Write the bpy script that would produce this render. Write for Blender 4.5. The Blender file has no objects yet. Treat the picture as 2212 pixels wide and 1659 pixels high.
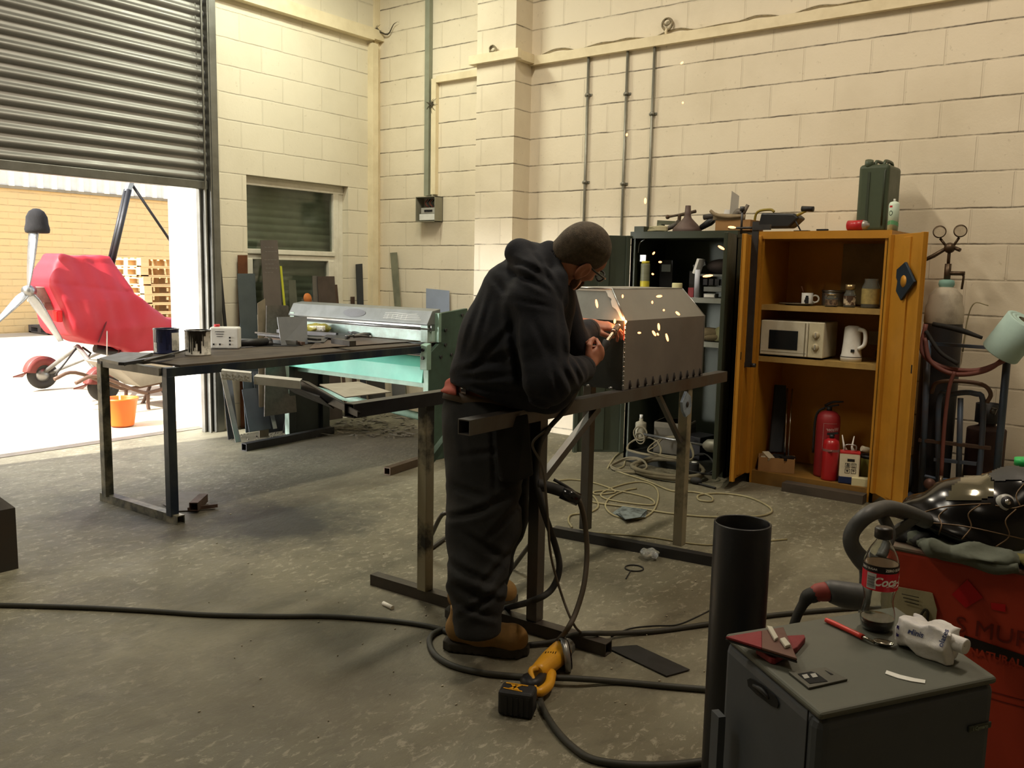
import bpy, math, random
import numpy as np
from mathutils import Vector, Matrix
random.seed(7); np.random.seed(7)
COL = bpy.context.scene.collection
SC = bpy.context.scene
PI = math.pi

# ------------------------------------------------------------------ camera
FPX, CX, CY, CAMZ = 1877.74, 1106.0, 829.5, 1.44
RC = np.array([[0.60714035, 0.08976763, -0.78950768],
               [-0.79434445, 0.0934993, -0.60022894],
               [0.01993728, 0.99156425, 0.12807362]])
cam = bpy.data.cameras.new('camera'); co = bpy.data.objects.new('camera', cam); COL.objects.link(co)
M4 = Matrix.Identity(4)
for i in range(3):
    for j in range(3): M4[i][j] = RC[i][j]
M4[2][3] = CAMZ
co.matrix_world = M4
cam.sensor_width = 36; cam.lens = FPX / 2212 * 36; cam.clip_start = 0.05; cam.clip_end = 200
SC.camera = co
SC.view_settings.view_transform = 'Standard'; SC.view_settings.look = 'None'
SC.view_settings.gamma = 1; SC.view_settings.use_curve_mapping = False
SC.view_settings.exposure = 0.0

# ------------------------------------------------------------------ world, sun, lamps
w = bpy.data.worlds.new('sky'); SC.world = w; w.use_nodes = True
nt = w.node_tree; bg = nt.nodes['Background']
sky = nt.nodes.new('ShaderNodeTexSky'); sky.sky_type = 'NISHITA'; sky.sun_disc = False
sky.sun_elevation = math.radians(48); sky.sun_rotation = math.radians(-60); sky.air_density = 1; sky.dust_density = 2
hs = nt.nodes.new('ShaderNodeHueSaturation'); hs.inputs['Saturation'].default_value = .45
nt.links.new(sky.outputs[0], hs.inputs['Color']); nt.links.new(hs.outputs[0], bg.inputs[0]); bg.inputs[1].default_value = 0.6

def sun(strength, d, col, ang=0.6):
    l = bpy.data.lights.new('sun', 'SUN'); l.energy = strength; l.color = col; l.angle = math.radians(ang)
    o = bpy.data.objects.new('sun', l); COL.objects.link(o)
    o.rotation_euler = Vector(d).to_track_quat('-Z', 'Y').to_euler(); o.location = (0, 12, 9)
sun(13.5, (0.85, -0.12, -0.80), (1, .96, .9))
sun(6.5, (0.80, -0.575, -0.105), (1, .97, .93), 11)          # added second sun standing in for low hazy sky, reaching under the half open door
def lamp(loc, power, col, size=(1.2, .25), spread=180, rz=0):
    l = bpy.data.lights.new('ceiling_lamp_light', 'AREA'); l.energy = power; l.color = col
    l.shape = 'RECTANGLE'; l.size, l.size_y = size; l.spread = math.radians(spread)
    o = bpy.data.objects.new('ceiling_lamp_light', l); COL.objects.link(o); o.location = loc; o.rotation_euler = (0, 0, rz)
LAMPS = [((4.75, 5.55, 4.35), 52, (.98, 1, .80)), ((3.6, 3.6, 5.0), 92, (1, .90, .72)),
         ((3.9, .4, 5.0), 90, (1, .85, .67)), ((0.3, 3.6, 5.0), 56, (1, .92, .76)), ((0.3, -.6, 5.0), 9, (1, .86, .66))]
for lc, lp, lcol in LAMPS: lamp(lc, lp, lcol)

# ------------------------------------------------------------------ helpers
def ray(px, py): return RC @ np.array([(px - CX) / FPX, -(py - CY) / FPX, -1.0])
def at(px, py, X=None, Y=None, Z=None):
    d = ray(px, py)
    t = X / d[0] if X is not None else (Y / d[1] if Y is not None else (Z - CAMZ) / d[2])
    return np.array([0, 0, CAMZ]) + t * d
def W(px, py, t): return np.array([0, 0, CAMZ]) + ray(px, py) * t
SR, SU, ST = RC[:, 0], RC[:, 1], RC[:, 2]      # right, up, toward (unit directions in the room)

def lin(h):
    if isinstance(h, str):
        h = h.lstrip('#'); c = [int(h[i:i + 2], 16) / 255 for i in (0, 2, 4)]
        return tuple(x / 12.92 if x <= .04045 else ((x + .055) / 1.055) ** 2.4 for x in c)
    return tuple(h)
MATS = {}
class NB:
    def __init__(s, name):
        s.m = bpy.data.materials.new(name); s.m.use_nodes = True; s.t = s.m.node_tree; s.bs = s.t.nodes['Principled BSDF']
        s.tc = s.t.nodes.new('ShaderNodeTexCoord'); s.src = s.tc.outputs['Object']
    def n(s, ty, **k):
        o = s.t.nodes.new('ShaderNode' + ty)
        for a, b in k.items(): setattr(o, a, b)
        return o
    def l(s, a, b): s.t.links.new(a, b)
    def noise(s, scale, detail=5, rough=.55, vec=None, stretch=None, dist=0):
        v = vec or s.src
        if stretch:
            mp = s.n('Mapping'); mp.inputs['Scale'].default_value = stretch; s.l(v, mp.inputs[0]); v = mp.outputs[0]
        o = s.n('TexNoise'); o.inputs['Scale'].default_value = scale; o.inputs['Detail'].default_value = detail
        o.inputs['Roughness'].default_value = rough; o.inputs['Distortion'].default_value = dist
        s.l(v, o.inputs['Vector']); return o.outputs['Fac']
    def ramp(s, fac, a, b, ca=(0, 0, 0, 1), cb=(1, 1, 1, 1)):
        r = s.n('ValToRGB'); e = r.color_ramp.elements; e[0].position = a; e[1].position = b; e[0].color = ca; e[1].color = cb
        s.l(fac, r.inputs[0]); return r.outputs[0]
    def mix(s, fac, a, b, mode='MIX'):
        o = s.n('Mix', data_type='RGBA', blend_type=mode)
        for i, v in ((0, fac), (6, a), (7, b)):
            if hasattr(v, 'links') or hasattr(v, 'is_linked'): s.l(v, o.inputs[i])
            elif i == 0: o.inputs[0].default_value = v
            else: o.inputs[i].default_value = (*v[:3], 1)
        return o.outputs[2]
    def math(s, op, a, b=0.0, c=None):
        o = s.n('Math', operation=op)
        for i, v in enumerate((a, b) if c is None else (a, b, c)):
            if hasattr(v, 'is_linked'): s.l(v, o.inputs[i])
            else: o.inputs[i].default_value = v
        return o.outputs[0]
    def bump(s, h, strength, dist=.01, prev=None):
        o = s.n('Bump'); o.inputs['Strength'].default_value = strength; o.inputs['Distance'].default_value = dist
        s.l(h, o.inputs['Height'])
        if prev: s.l(prev, o.inputs['Normal'])
        return o.outputs[0]
    def out(s, col=None, rough=None, nrm=None):
        if col is not None:
            if hasattr(col, 'is_linked'): s.l(col, s.bs.inputs['Base Color'])
            else: s.bs.inputs['Base Color'].default_value = (*col[:3], 1)
        if rough is not None:
            if hasattr(rough, 'is_linked'): s.l(rough, s.bs.inputs['Roughness'])
            else: s.bs.inputs['Roughness'].default_value = rough
        if nrm is not None: s.l(nrm, s.bs.inputs['Normal'])
        return s.m
def mat(name, col, rough=.6, metal=0., col2=None, scale=7, amt=.55, bump=.12, bs=45, lo=.42, hi=.68, coat=0, trans=0, emis=0, ior=1.45, alpha=1, stretch=None):
    if name in MATS: return MATS[name]
    s = NB(name); c = lin(col); c2 = lin(col2) if col2 else tuple(x * .55 for x in c)
    if amt:
        f = s.ramp(s.noise(scale, 7, .62, stretch=stretch), lo, hi); f = s.math('MULTIPLY', f, amt)
        base = s.mix(f, c, c2)
        rr = s.math('MULTIPLY_ADD', s.noise(scale * 2.3, 4), .3, max(0, rough - .15)) if rough > .16 else rough
    else: base = c; rr = rough
    nr = s.bump(s.noise(bs, 5, .6), bump, .004) if bump else None
    s.out(base, rr, nr)
    s.bs.inputs['Metallic'].default_value = metal; s.bs.inputs['Coat Weight'].default_value = coat
    s.bs.inputs['Transmission Weight'].default_value = trans; s.bs.inputs['IOR'].default_value = ior
    s.bs.inputs['Alpha'].default_value = alpha
    if emis: s.bs.inputs['Emission Color'].default_value = (*c, 1); s.bs.inputs['Emission Strength'].default_value = emis
    MATS[name] = s.m; return s.m

def wmat(o):
    m = o.matrix_basis.copy()
    while o.parent: o = o.parent; m = o.matrix_basis @ m
    return m
def tag(o, label=None, cat=None, group=None, kind=None):
    if label: o['label'] = label
    if cat: o['category'] = cat
    if group: o['group'] = group
    if kind: o['kind'] = kind
    return o
def T(name, label, cat, loc, rz=0, group=None):
    o = bpy.data.objects.new(name, None); COL.objects.link(o); o.location = tuple(loc); o.rotation_euler = (0, 0, rz)
    o.empty_display_size = .05
    return tag(o, label, cat, group)
def orth(d):
    d = np.array(d, float); d /= np.linalg.norm(d)
    a = np.array([0, 0, 1.]) if abs(d[2]) < .92 else np.array([1., 0, 0])
    u = np.cross(a, d); u /= np.linalg.norm(u); return d, u, np.cross(d, u)
def smooth_pts(pts, k=6, closed=False):
    P = [np.array(p, float) for p in pts]; n = len(P)
    if n < 3: return P
    out = []
    rng = n if closed else n - 1
    for i in range(rng):
        p0 = P[(i - 1) % n] if closed or i > 0 else 2 * P[0] - P[1]
        p1 = P[i]; p2 = P[(i + 1) % n]
        p3 = P[(i + 2) % n] if closed or i + 2 < n else 2 * P[-1] - P[-2]
        for j in range(k):
            t = j / k
            out.append(.5 * ((2 * p1) + (-p0 + p2) * t + (2 * p0 - 5 * p1 + 4 * p2 - p3) * t * t + (-p0 + 3 * p1 - 3 * p2 + p3) * t ** 3))
    if not closed: out.append(P[-1])
    return out
class B:
    def __init__(s): s.v = []; s.f = []; s.mi = []; s.sm = []; s.cur = 0
    def add(s, V, F, smooth=False):
        k = len(s.v); s.v += [tuple(map(float, p)) for p in V]
        for f in F: s.f.append(tuple(i + k for i in f)); s.mi.append(s.cur); s.sm.append(smooth)
        return s
    def m(s, i): s.cur = i; return s
    def box(s, x0, x1, y0, y1, z0, z1):
        V = [(x, y, z) for x in (x0, x1) for y in (y0, y1) for z in (z0, z1)]
        return s.add(V, [(0, 1, 3, 2), (4, 6, 7, 5), (0, 4, 5, 1), (2, 3, 7, 6), (0, 2, 6, 4), (1, 5, 7, 3)])
    def obox(s, c, sz, ax):            # ax: three unit vectors
        c = np.array(c, float); V = []
        for i in (-.5, .5):
            for j in (-.5, .5):
                for k in (-.5, .5): V.append(c + i * sz[0] * np.array(ax[0]) + j * sz[1] * np.array(ax[1]) + k * sz[2] * np.array(ax[2]))
        return s.add(V, [(0, 1, 3, 2), (4, 6, 7, 5), (0, 4, 5, 1), (2, 3, 7, 6), (0, 2, 6, 4), (1, 5, 7, 3)])
    def beam(s, p, q, w, h=None, up=None):
        p = np.array(p, float); q = np.array(q, float); h = h or w
        d, u, v = orth(q - p)
        if up is not None:
            v = np.array(up, float) - np.dot(up, d) * d; v /= np.linalg.norm(v); u = np.cross(v, d)
        return s.obox((p + q) / 2, (np.linalg.norm(q - p), w, h), (d, u, v))
    def htube(s, p, q, w, h=None, t=.004):
        p = np.array(p, float); q = np.array(q, float); h = h or w; d, u, v = orth(q - p); V = []
        for e in (p, q):
            for (a, b) in ((w, h), (w - 2 * t, h - 2 * t)):
                for (i, j) in ((-1, -1), (1, -1), (1, 1), (-1, 1)): V.append(e + u * a / 2 * i + v * b / 2 * j)
        F = []
        for i in range(4):
            j = (i + 1) % 4
            F += [(i, j, 8 + j, 8 + i), (4 + j, 4 + i, 12 + i, 12 + j), (j, i, 4 + i, 4 + j), (8 + i, 8 + j, 12 + j, 12 + i)]
        return s.add(V, F)
    def prism(s, pts, vec):
        n = len(pts); P = [np.array(p, float) for p in pts]; Q = [p + np.array(vec) for p in P]
        return s.add(P + Q, [tuple(range(n))[::-1], tuple(range(n, 2 * n))] + [(i, (i + 1) % n, n + (i + 1) % n, n + i) for i in range(n)])
    def sheet(s, a, b, c, d, t):
        a, b, c, d = [np.array(x, float) for x in (a, b, c, d)]
        nn = np.cross(b - a, d - a); nn /= np.linalg.norm(nn); return s.prism([a, b, c, d], nn * t)
    def tube(s, pts, r, n=10, closed=False, k=0, caps=True):
        P = smooth_pts(pts, k, closed) if k else [np.array(p, float) for p in pts]
        m = len(P)
        if np.isscalar(r): R = [r] * m
        else: R = np.interp(np.linspace(0, 1, m), np.linspace(0, 1, len(r)), r)
        V = []; u = None
        for i in range(m):
            a = P[(i - 1) % m] if closed or i else P[0]; b = P[(i + 1) % m] if closed or i < m - 1 else P[-1]
            d = b - a; L = np.linalg.norm(d); d = d / L if L > 1e-9 else np.array([0, 0, 1.])
            if u is None: d, u, v = orth(d)
            else:
                u = u - np.dot(u, d) * d; u /= np.linalg.norm(u); v = np.cross(d, u)
            for j in range(n):
                t = 2 * PI * j / n; V.append(P[i] + R[i] * (math.cos(t) * u + math.sin(t) * v))
        F = [(i * n + j, i * n + (j + 1) % n, ((i + 1) % m) * n + (j + 1) % n, ((i + 1) % m) * n + j) for i in range(m if closed else m - 1) for j in range(n)]
        s.add(V, F, True)
        if caps and not closed:
            k0 = len(s.v) - len(V)
            for ring, rev in ((range(n), True), (range((m - 1) * n, m * n), False)):
                f = tuple(k0 + i for i in ring); s.f.append(f[::-1] if rev else f); s.mi.append(s.cur); s.sm.append(False)
        return s
    def cyl(s, p, q, r, r2=None, n=20, caps=True): return s.tube([p, q], [r, r if r2 is None else r2], n=n, caps=caps)
    def ring(s, c, ax, r, t, n=32, m=10):
        d, u, v = orth(ax); c = np.array(c, float)
        return s.tube([c + r * (math.cos(2 * PI * i / n) * u + math.sin(2 * PI * i / n) * v) for i in range(n)], t, n=m, closed=True)
    def lathe(s, prof, c=(0, 0, 0), ax=(0, 0, 1), n=24, uv=None):
        d, u, v = orth(ax) if uv is None else (np.array(ax, float), *uv); c = np.array(c, float); V = []
        for (r, z) in prof:
            for j in range(n):
                t = 2 * PI * j / n; V.append(c + d * z + max(r, 1e-4) * (math.cos(t) * u + math.sin(t) * v))
        F = [(i * n + j, i * n + (j + 1) % n, (i + 1) * n + (j + 1) % n, (i + 1) * n + j) for i in range(len(prof) - 1) for j in range(n)]
        return s.add(V, F, True)
    def ball(s, c, r, ax=None, n=16, m=10, sm=True):
        r = (r, r, r) if np.isscalar(r) else r; ax = ax if ax is not None else np.eye(3); c = np.array(c, float); V = []
        for i in range(m + 1):
            th = PI * i / m
            for j in range(n):
                p = 2 * PI * j / n
                V.append(c + r[0] * math.sin(th) * math.cos(p) * np.array(ax[0]) + r[1] * math.sin(th) * math.sin(p) * np.array(ax[1]) + r[2] * math.cos(th) * np.array(ax[2]))
        return s.add(V, [(i * n + j, (i + 1) * n + j, (i + 1) * n + (j + 1) % n, i * n + (j + 1) % n) for i in range(m) for j in range(n)], sm)
    def grid(s, fn, nu, nv, smooth=True, thick=None):
        V = [np.array(fn(i / nu, j / nv), float) for i in range(nu + 1) for j in range(nv + 1)]; k = nv + 1
        F = [(i * k + j, (i + 1) * k + j, (i + 1) * k + j + 1, i * k + j + 1) for i in range(nu) for j in range(nv)]
        if thick is not None:
            n = len(V); V += [v + np.array(thick) for v in V]; F += [tuple(a + n for a in f[::-1]) for f in F]
            rim = [i * k for i in range(nu + 1)] + [nu * k + j for j in range(1, k)] + [i * k + nv for i in range(nu - 1, -1, -1)] + [j for j in range(nv - 1, 0, -1)]
            F += [(rim[i], rim[(i + 1) % len(rim)], rim[(i + 1) % len(rim)] + n, rim[i] + n) for i in range(len(rim))]
        return s.add(V, F, smooth)
    def mesh(s, V, F, smooth=True): return s.add(V, F, smooth)
    def done(s, name, mats, parent=None, label=None, cat=None, group=None, kind=None, bevel=0, seg=2, solid=0, local=False, fix=True):
        me = bpy.data.meshes.new(name); V = np.array(s.v); org = np.zeros(3)
        if parent is not None and not local:
            mi = np.array(wmat(parent).inverted()); V = V @ mi[:3, :3].T + mi[:3, 3]
        elif parent is None and kind != 'structure':
            org = np.array([(V[:, 0].min() + V[:, 0].max()) / 2, (V[:, 1].min() + V[:, 1].max()) / 2, V[:, 2].min()]); V = V - org
        me.from_pydata(V.tolist(), [], s.f)
        for mm in (mats if isinstance(mats, (list, tuple)) else [mats]): me.materials.append(mm)
        me.polygons.foreach_set('material_index', s.mi); me.polygons.foreach_set('use_smooth', s.sm)
        if fix:
            import bmesh
            bm = bmesh.new(); bm.from_mesh(me); bmesh.ops.recalc_face_normals(bm, faces=bm.faces); bm.to_mesh(me); bm.free()
        me.update()
        o = bpy.data.objects.new(name, me); COL.objects.link(o); o.location = tuple(org)
        if parent is not None: o.parent = parent
        if bevel:
            md = o.modifiers.new('bevel', 'BEVEL'); md.width = bevel; md.segments = seg; md.limit_method = 'ANGLE'; md.angle_limit = .7
        return tag(o, label, cat, group, kind)
def copy_tree(o, parent=None):
    c = o.copy(); COL.objects.link(c); c.parent = parent
    for ch in [x for x in bpy.data.objects if x.parent == o]: copy_tree(ch, c)
    return c
def text_geo(txt, size, bold=0., shear=0.):
    cu = bpy.data.curves.new('t', 'FONT'); cu.body = txt; cu.size = size; cu.offset = bold; cu.shear = shear; cu.align_x = 'CENTER'; cu.align_y = 'CENTER'; cu.resolution_u = 3
    o = bpy.data.objects.new('t', cu); COL.objects.link(o)
    dg = bpy.context.evaluated_depsgraph_get(); dg.update(); me = o.evaluated_get(dg).to_mesh()
    V = [tuple(v.co) for v in me.vertices]; F = [tuple(p.vertices) for p in me.polygons]
    bpy.data.objects.remove(o); return V, F
def put_text(b, txt, size, fn, **k):
    V, F = text_geo(txt, size, **k); return b.add([fn(v[0], v[1]) for v in V], F)
def plane_fn(o, u, v): o, u, v = [np.array(a, float) for a in (o, u, v)]; return lambda x, y: o + u * x + v * y

# ---- implicit surfaces: round cones, ellipsoids, smooth union, surface nets
def rc(P, a, b, ra, rb):
    a = np.array(a, float); d = np.array(b, float) - a; h = np.clip(((P - a) @ d) / max(d @ d, 1e-9), 0, 1)
    return np.linalg.norm(P - a - h[..., None] * d, axis=-1) - (ra + (rb - ra) * h)
def el(P, c, r, ax=None):
    q = P - np.array(c, float)
    if ax is not None: q = q @ np.array(ax).T
    r = np.array(r, float); k0 = np.linalg.norm(q / r, axis=-1); k1 = np.linalg.norm(q / r ** 2, axis=-1)
    return k0 * (k0 - 1) / np.maximum(k1, 1e-6)
def smin(a, b, k):
    h = np.clip(.5 + .5 * (b - a) / k, 0, 1); return b + (a - b) * h - k * h * (1 - h)
def nets(fn, lo, hi, h):
    lo = np.array(lo, float); n = np.ceil((np.array(hi) - lo) / h).astype(int) + 1
    g = np.stack(np.meshgrid(*[lo[i] + h * np.arange(n[i]) for i in range(3)], indexing='ij'), -1)
    F = fn(g); ins = F < 0; cn = [(i, j, k) for i in (0, 1) for j in (0, 1) for k in (0, 1)]
    sl = lambda A, c: A[c[0]:A.shape[0] - 1 + c[0], c[1]:A.shape[1] - 1 + c[1], c[2]:A.shape[2] - 1 + c[2]]
    cnt = sum(sl(ins, c).astype(int) for c in cn); ce = np.argwhere((cnt > 0) & (cnt < 8))
    idx = -np.ones(tuple(n - 1), int); idx[tuple(ce.T)] = np.arange(len(ce))
    acc = np.zeros((len(ce), 3)); num = np.zeros(len(ce))
    for a in cn:
        for ax in range(3):
            if a[ax]: continue
            b2 = list(a); b2[ax] = 1
            va = F[tuple((ce + a).T)]; vb = F[tuple((ce + b2).T)]; m = (va < 0) != (vb < 0)
            t = np.where(m, va / np.where(m, va - vb, 1), 0); p = np.tile(np.array(a, float), (len(ce), 1)); p[:, ax] = t
            acc[m] += p[m]; num[m] += 1
    V = lo + h * (ce + acc / num[:, None]); Q = []
    for ax in range(3):
        o1, o2 = [(1, 2), (2, 0), (0, 1)][ax]
        A = ins; s0 = [slice(None)] * 3; s1 = [slice(None)] * 3; s0[ax] = slice(0, -1); s1[ax] = slice(1, None)
        e = np.argwhere(A[tuple(s0)] != A[tuple(s1)])
        e = e[(e[:, o1] > 0) & (e[:, o2] > 0) & (e[:, o1] < n[o1] - 1) & (e[:, o2] < n[o2] - 1)]
        d1 = np.zeros(3, int); d1[o1] = 1; d2 = np.zeros(3, int); d2[o2] = 1
        q = np.stack([idx[tuple((e - d1 - d2).T)], idx[tuple((e - d2).T)], idx[tuple(e.T)], idx[tuple((e - d1).T)]], 1)
        fl = ~A[tuple(e.T)]; q[fl] = q[fl][:, ::-1]; Q.append(q)
    Q = np.concatenate(Q); Q = Q[(Q >= 0).all(1)]
    return V, Q
def blob(b, fn, lo, hi, h):
    V, Q = nets(fn, lo, hi, h); return b.add(V, Q.tolist(), True)
# ------------------------------------------------------------------ the shell
YA, XB = 6.643, 6.406
def block_mat(name, uax, u0, z0, w_, h_, mort, base, dark, big):
    s = NB(name); sp = s.n('SeparateXYZ'); s.l(s.src, sp.inputs[0])
    nz = s.noise(9, 4); wob = s.math('MULTIPLY_ADD', nz, .012, -.006)
    u = s.math('ADD', sp.outputs[uax], u0); v = s.math('ADD', s.math('ADD', sp.outputs[2], -z0), wob)
    cb = s.n('CombineXYZ'); s.l(u, cb.inputs[0]); s.l(v, cb.inputs[1])
    br = s.n('TexBrick'); br.offset = .5; br.squash = 1; s.l(cb.outputs[0], br.inputs['Vector'])
    for k, x in (('Scale', 1), ('Mortar Size', mort), ('Mortar Smooth', .35), ('Bias', 0), ('Brick Width', w_), ('Row Height', h_)): br.inputs[k].default_value = x
    br.inputs['Color1'].default_value = (*lin(base), 1); br.inputs['Color2'].default_value = (*[c * .955 for c in lin(base)], 1); br.inputs['Mortar'].default_value = (*[c * .93 for c in lin(base)], 1)
    fr = s.math('FRACT', s.math('DIVIDE', v, h_))
    # thin dirty line that collects along the bed joints
    ln = s.math('SUBTRACT', 1.0, s.math('MULTIPLY', s.math('ABSOLUTE', s.math('SUBTRACT', fr, .022)), 1 / .042)); ln = s.math('MAXIMUM', ln, 0)
    ln = s.math('MULTIPLY', s.math('MULTIPLY', ln, s.ramp(s.noise(3.1, 5, .7), .36, .6)), dark)
    col = s.mix(ln, br.outputs['Color'], lin('44382a'))
    col = s.mix(s.math('MULTIPLY', s.ramp(s.noise(1.1, 6, .6), .45, .75), big), col, lin('b3a484'))
    col = s.mix(s.math('MULTIPLY', s.ramp(s.noise(23, 3, .7), .66, .74), .3), col, lin('8f7d5c'))
    inv = s.math('SUBTRACT', 1.0, br.outputs['Fac'])
    n1 = s.bump(inv, .55, .012); n1 = s.bump(s.noise(60, 5, .7), .28, .004, n1); n1 = s.bump(s.noise(7, 3), .25, .01, n1)
    s.out(col, .62, n1); return s.m
mA = block_mat('cream_block_left', 0, -4.757 + .2275, .211, .455, .225, .007, 'e4dbc4', .35, .25)
mB = block_mat('cream_block_back', 1, -2.062, .0475, .466, .2325, .008, 'e8dcc4', 1.0, .35)
mtrim = mat('cream_paint', 'e8dab8', .55, amt=.3, col2='b5a27a', scale=5, bump=.1)
def floor_mat():
    s = NB('concrete_floor'); c = lin('756c5c')
    f1 = s.ramp(s.noise(.8, 8, .62), .38, .66); col = s.mix(f1, lin('66624f'), lin('7f7a66'))
    fl = s.ramp(s.noise(17, 9, .74, stretch=(1, 1.7, 1), dist=.5), .545, .60); area = s.ramp(s.noise(.55, 3), .34, .50)
    col = s.mix(s.math('MULTIPLY', s.math('MULTIPLY', fl, area), .5), col, lin('b5af9a'))
    d = s.ramp(s.noise(4.2, 8, .7, stretch=(1, 1.6, 1)), .55, .72); col = s.mix(s.math('MULTIPLY', d, .6), col, lin('4a4538')); dm = s.ramp(s.noise(1.7, 9, .75, stretch=(1, 1.3, 1), dist=.8), .47, .60); col = s.mix(s.math('MULTIPLY', dm, .4), col, lin('4b4537'))
    d2 = s.ramp(s.noise(22, 6, .7), .58, .75); col = s.mix(s.math('MULTIPLY', d2, .4), col, lin('443d30'))
    cr = s.ramp(s.noise(17, 3, .5, dist=1.2), .74, .78); col = s.mix(s.math('MULTIPLY', cr, .6), col, lin('b9b09c'))
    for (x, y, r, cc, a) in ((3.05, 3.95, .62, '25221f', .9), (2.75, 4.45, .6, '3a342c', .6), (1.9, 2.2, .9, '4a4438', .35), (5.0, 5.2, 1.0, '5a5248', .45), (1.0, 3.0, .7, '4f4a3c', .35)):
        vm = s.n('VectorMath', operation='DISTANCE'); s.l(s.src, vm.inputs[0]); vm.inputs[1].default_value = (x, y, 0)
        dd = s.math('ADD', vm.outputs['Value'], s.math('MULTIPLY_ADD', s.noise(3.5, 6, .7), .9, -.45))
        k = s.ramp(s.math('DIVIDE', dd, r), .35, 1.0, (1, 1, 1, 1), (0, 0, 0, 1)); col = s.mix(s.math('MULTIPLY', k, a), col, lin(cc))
    n1 = s.bump(s.noise(26, 7, .7), .5, .006); n1 = s.bump(s.noise(5, 6, .7, stretch=(1, 1.7, 1)), .45, .02, n1); n1 = s.bump(fl, .2, .004, n1)
    s.out(col, s.math('MULTIPLY_ADD', s.noise(6, 5), .35, .45), n1); return s.m
b = B(); b.grid(lambda u, v: (-7 + 13.45 * u, -6 + 12.86 * v, 0), 4, 4, False); b.done('floor', floor_mat(), kind='structure')
def yard_mat():
    s = NB('yard_concrete'); col = s.mix(s.ramp(s.noise(.5, 8, .6), .4, .65), lin('b9ab94'), lin('a39680'))
    col = s.mix(s.math('MULTIPLY', s.ramp(s.noise(6, 7, .7), .56, .7), .5), col, lin('81755f'))
    s.out(col, .85, s.bump(s.noise(20, 6), .3, .01)); return s.m
b = B(); b.box(-22, 34, 6.86, 40, -.3, -.012); b.done('floor', yard_mat(), kind='structure')
b = B(); b.box(.6, 4.46, 6.80, 6.92, -.2, .004); b.done('trim_1', mat('threshold_steel', '6a6359', .6, .3), kind='structure')
# left wall with the roller door opening and the window
b = B()
for (x0, x1, z0, z1) in ((-7, .6, 0, 5.3), (.6, 4.42, 4.25, 5.3), (4.42, 4.80, 0, 5.3), (4.80, 5.99, 0, .95), (4.80, 5.99, 2.245, 5.3), (5.99, 6.62, 0, 5.3)):
    b.box(x0, x1, YA, YA + .22, z0, z1)
b.done('wall_left', mA, kind='structure')
b = B(); b.box(XB, XB + .22, -6, YA + .22, 0, 5.3); b.done('wall_back', mB, kind='structure')
b = B(); b.box(-7.2, -7, -6, YA, 0, 5.3); b.done('wall_front', mA, kind='structure')
b = B(); b.box(-7, XB, -6.2, -6, 0, 5.3); b.done('wall_right', mB, kind='structure')
b = B(); b.box(-7.2, 6.63, -6.2, YA + .22, 5.3, 5.4); b.done('ceiling', mat('ceiling_sheet', 'b8b09a', .8, amt=.2), kind='structure')
b = B(); b.box(6.169, XB, 4.723, 5.153, 0, 5.3); b.done('trim_2', mB, kind='structure')                 # pilaster
b = B(); b.box(6.255, 6.329, YA - .075, YA, 0, 3.66); b.box(6.33, XB, YA - .02, YA, 0, 5.3); b.done('trim_3', mtrim, kind='structure')
b = B(); b.box(4.5, 6.27, YA - .085, YA, 3.685, 3.80); b.box(6.271, XB - .001, YA - .08, YA, 3.70, 3.795); b.done('trim_4', mtrim, kind='structure')
# painted cable trunking that runs along the back wall and steps round the pilaster
b = B(); zt = 3.235
b.box(XB - .05, XB, 1.0, 4.721, zt, zt + .075); b.box(6.119, 6.169, 4.66, 5.21, zt + .02, zt + .095)
b.box(6.170, XB - .051, 4.66, 4.722, zt + .01, zt + .085); b.box(6.170, XB, 5.154, 5.21, zt + .02, zt + .09)
b.box(XB - .045, XB, 5.211, 5.819, zt - .02, zt + .04); b.box(XB - .045, XB, -2, .999, zt, zt + .075)
b.box(XB - .045, XB - .001, 5.82, 5.88, 2.17, zt + .02)
b.done('trim_5', mtrim, kind='structure')
# outer brick reveal painted white beside the door
b = B(); b.box(4.47, 5.0, 6.86, 7.36, -.012, 4.4); b.done('wall_outer', mat('white_masonry', 'f2efe6', .8, amt=.25, col2='b8b2a4', scale=9), kind='structure', bevel=.01)

# roller door
galv = mat('galvanised_slat', '8f8d88', .45, .55, col2='716f69', scale=3, amt=.5, bump=.05, stretch=(.3, 1, 3))
dk = mat('door_steel', '82827c', .42, .7, col2='5c5a52', scale=4)
t = T('door_1', 'wide grey steel roller shutter door rolled halfway up', 'door', (2.5, YA, 0)); t['kind'] = 'structure'
b = B(); pts = []; z = 2.14; per = .095
while z < 4.3:
    for (f, d) in ((0, 0), (.06, .004), (.18, .024), (.36, .030), (.54, .024), (.68, .006), (.8, .003), (.9, .003)): pts.append((YA - .015 - d, z + f * per))
    z += per
b.grid(lambda u, v: (.55 + 3.83 * u, *pts[min(len(pts) - 1, int(round(v * (len(pts) - 1))))]), 1, len(pts) - 1, True); b.done('curtain', galv, t)
b = B(); b.box(.55, 4.38, YA - .05, YA + .0, 2.075, 2.145); b.done('bottom_rail', dk, t, bevel=.006)
b = B()
b.box(4.385, 4.40, YA - .085, YA + .03, 0, 4.6); b.box(4.315, 4.33, YA - .02, YA + .03, 0, 4.6); b.box(4.33, 4.345, YA - .085, YA - .07, 0, 4.6)
b.box(4.40, 4.465, YA - .09, YA, 0, 4.6); b.box(4.33, 4.40, YA + .03, YA + .05, 0, 4.6); b.box(4.345, 4.36, YA - .05, YA + .05, 0, 2.1)
b.done('guide_rail', dk, t, bevel=.003)
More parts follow.
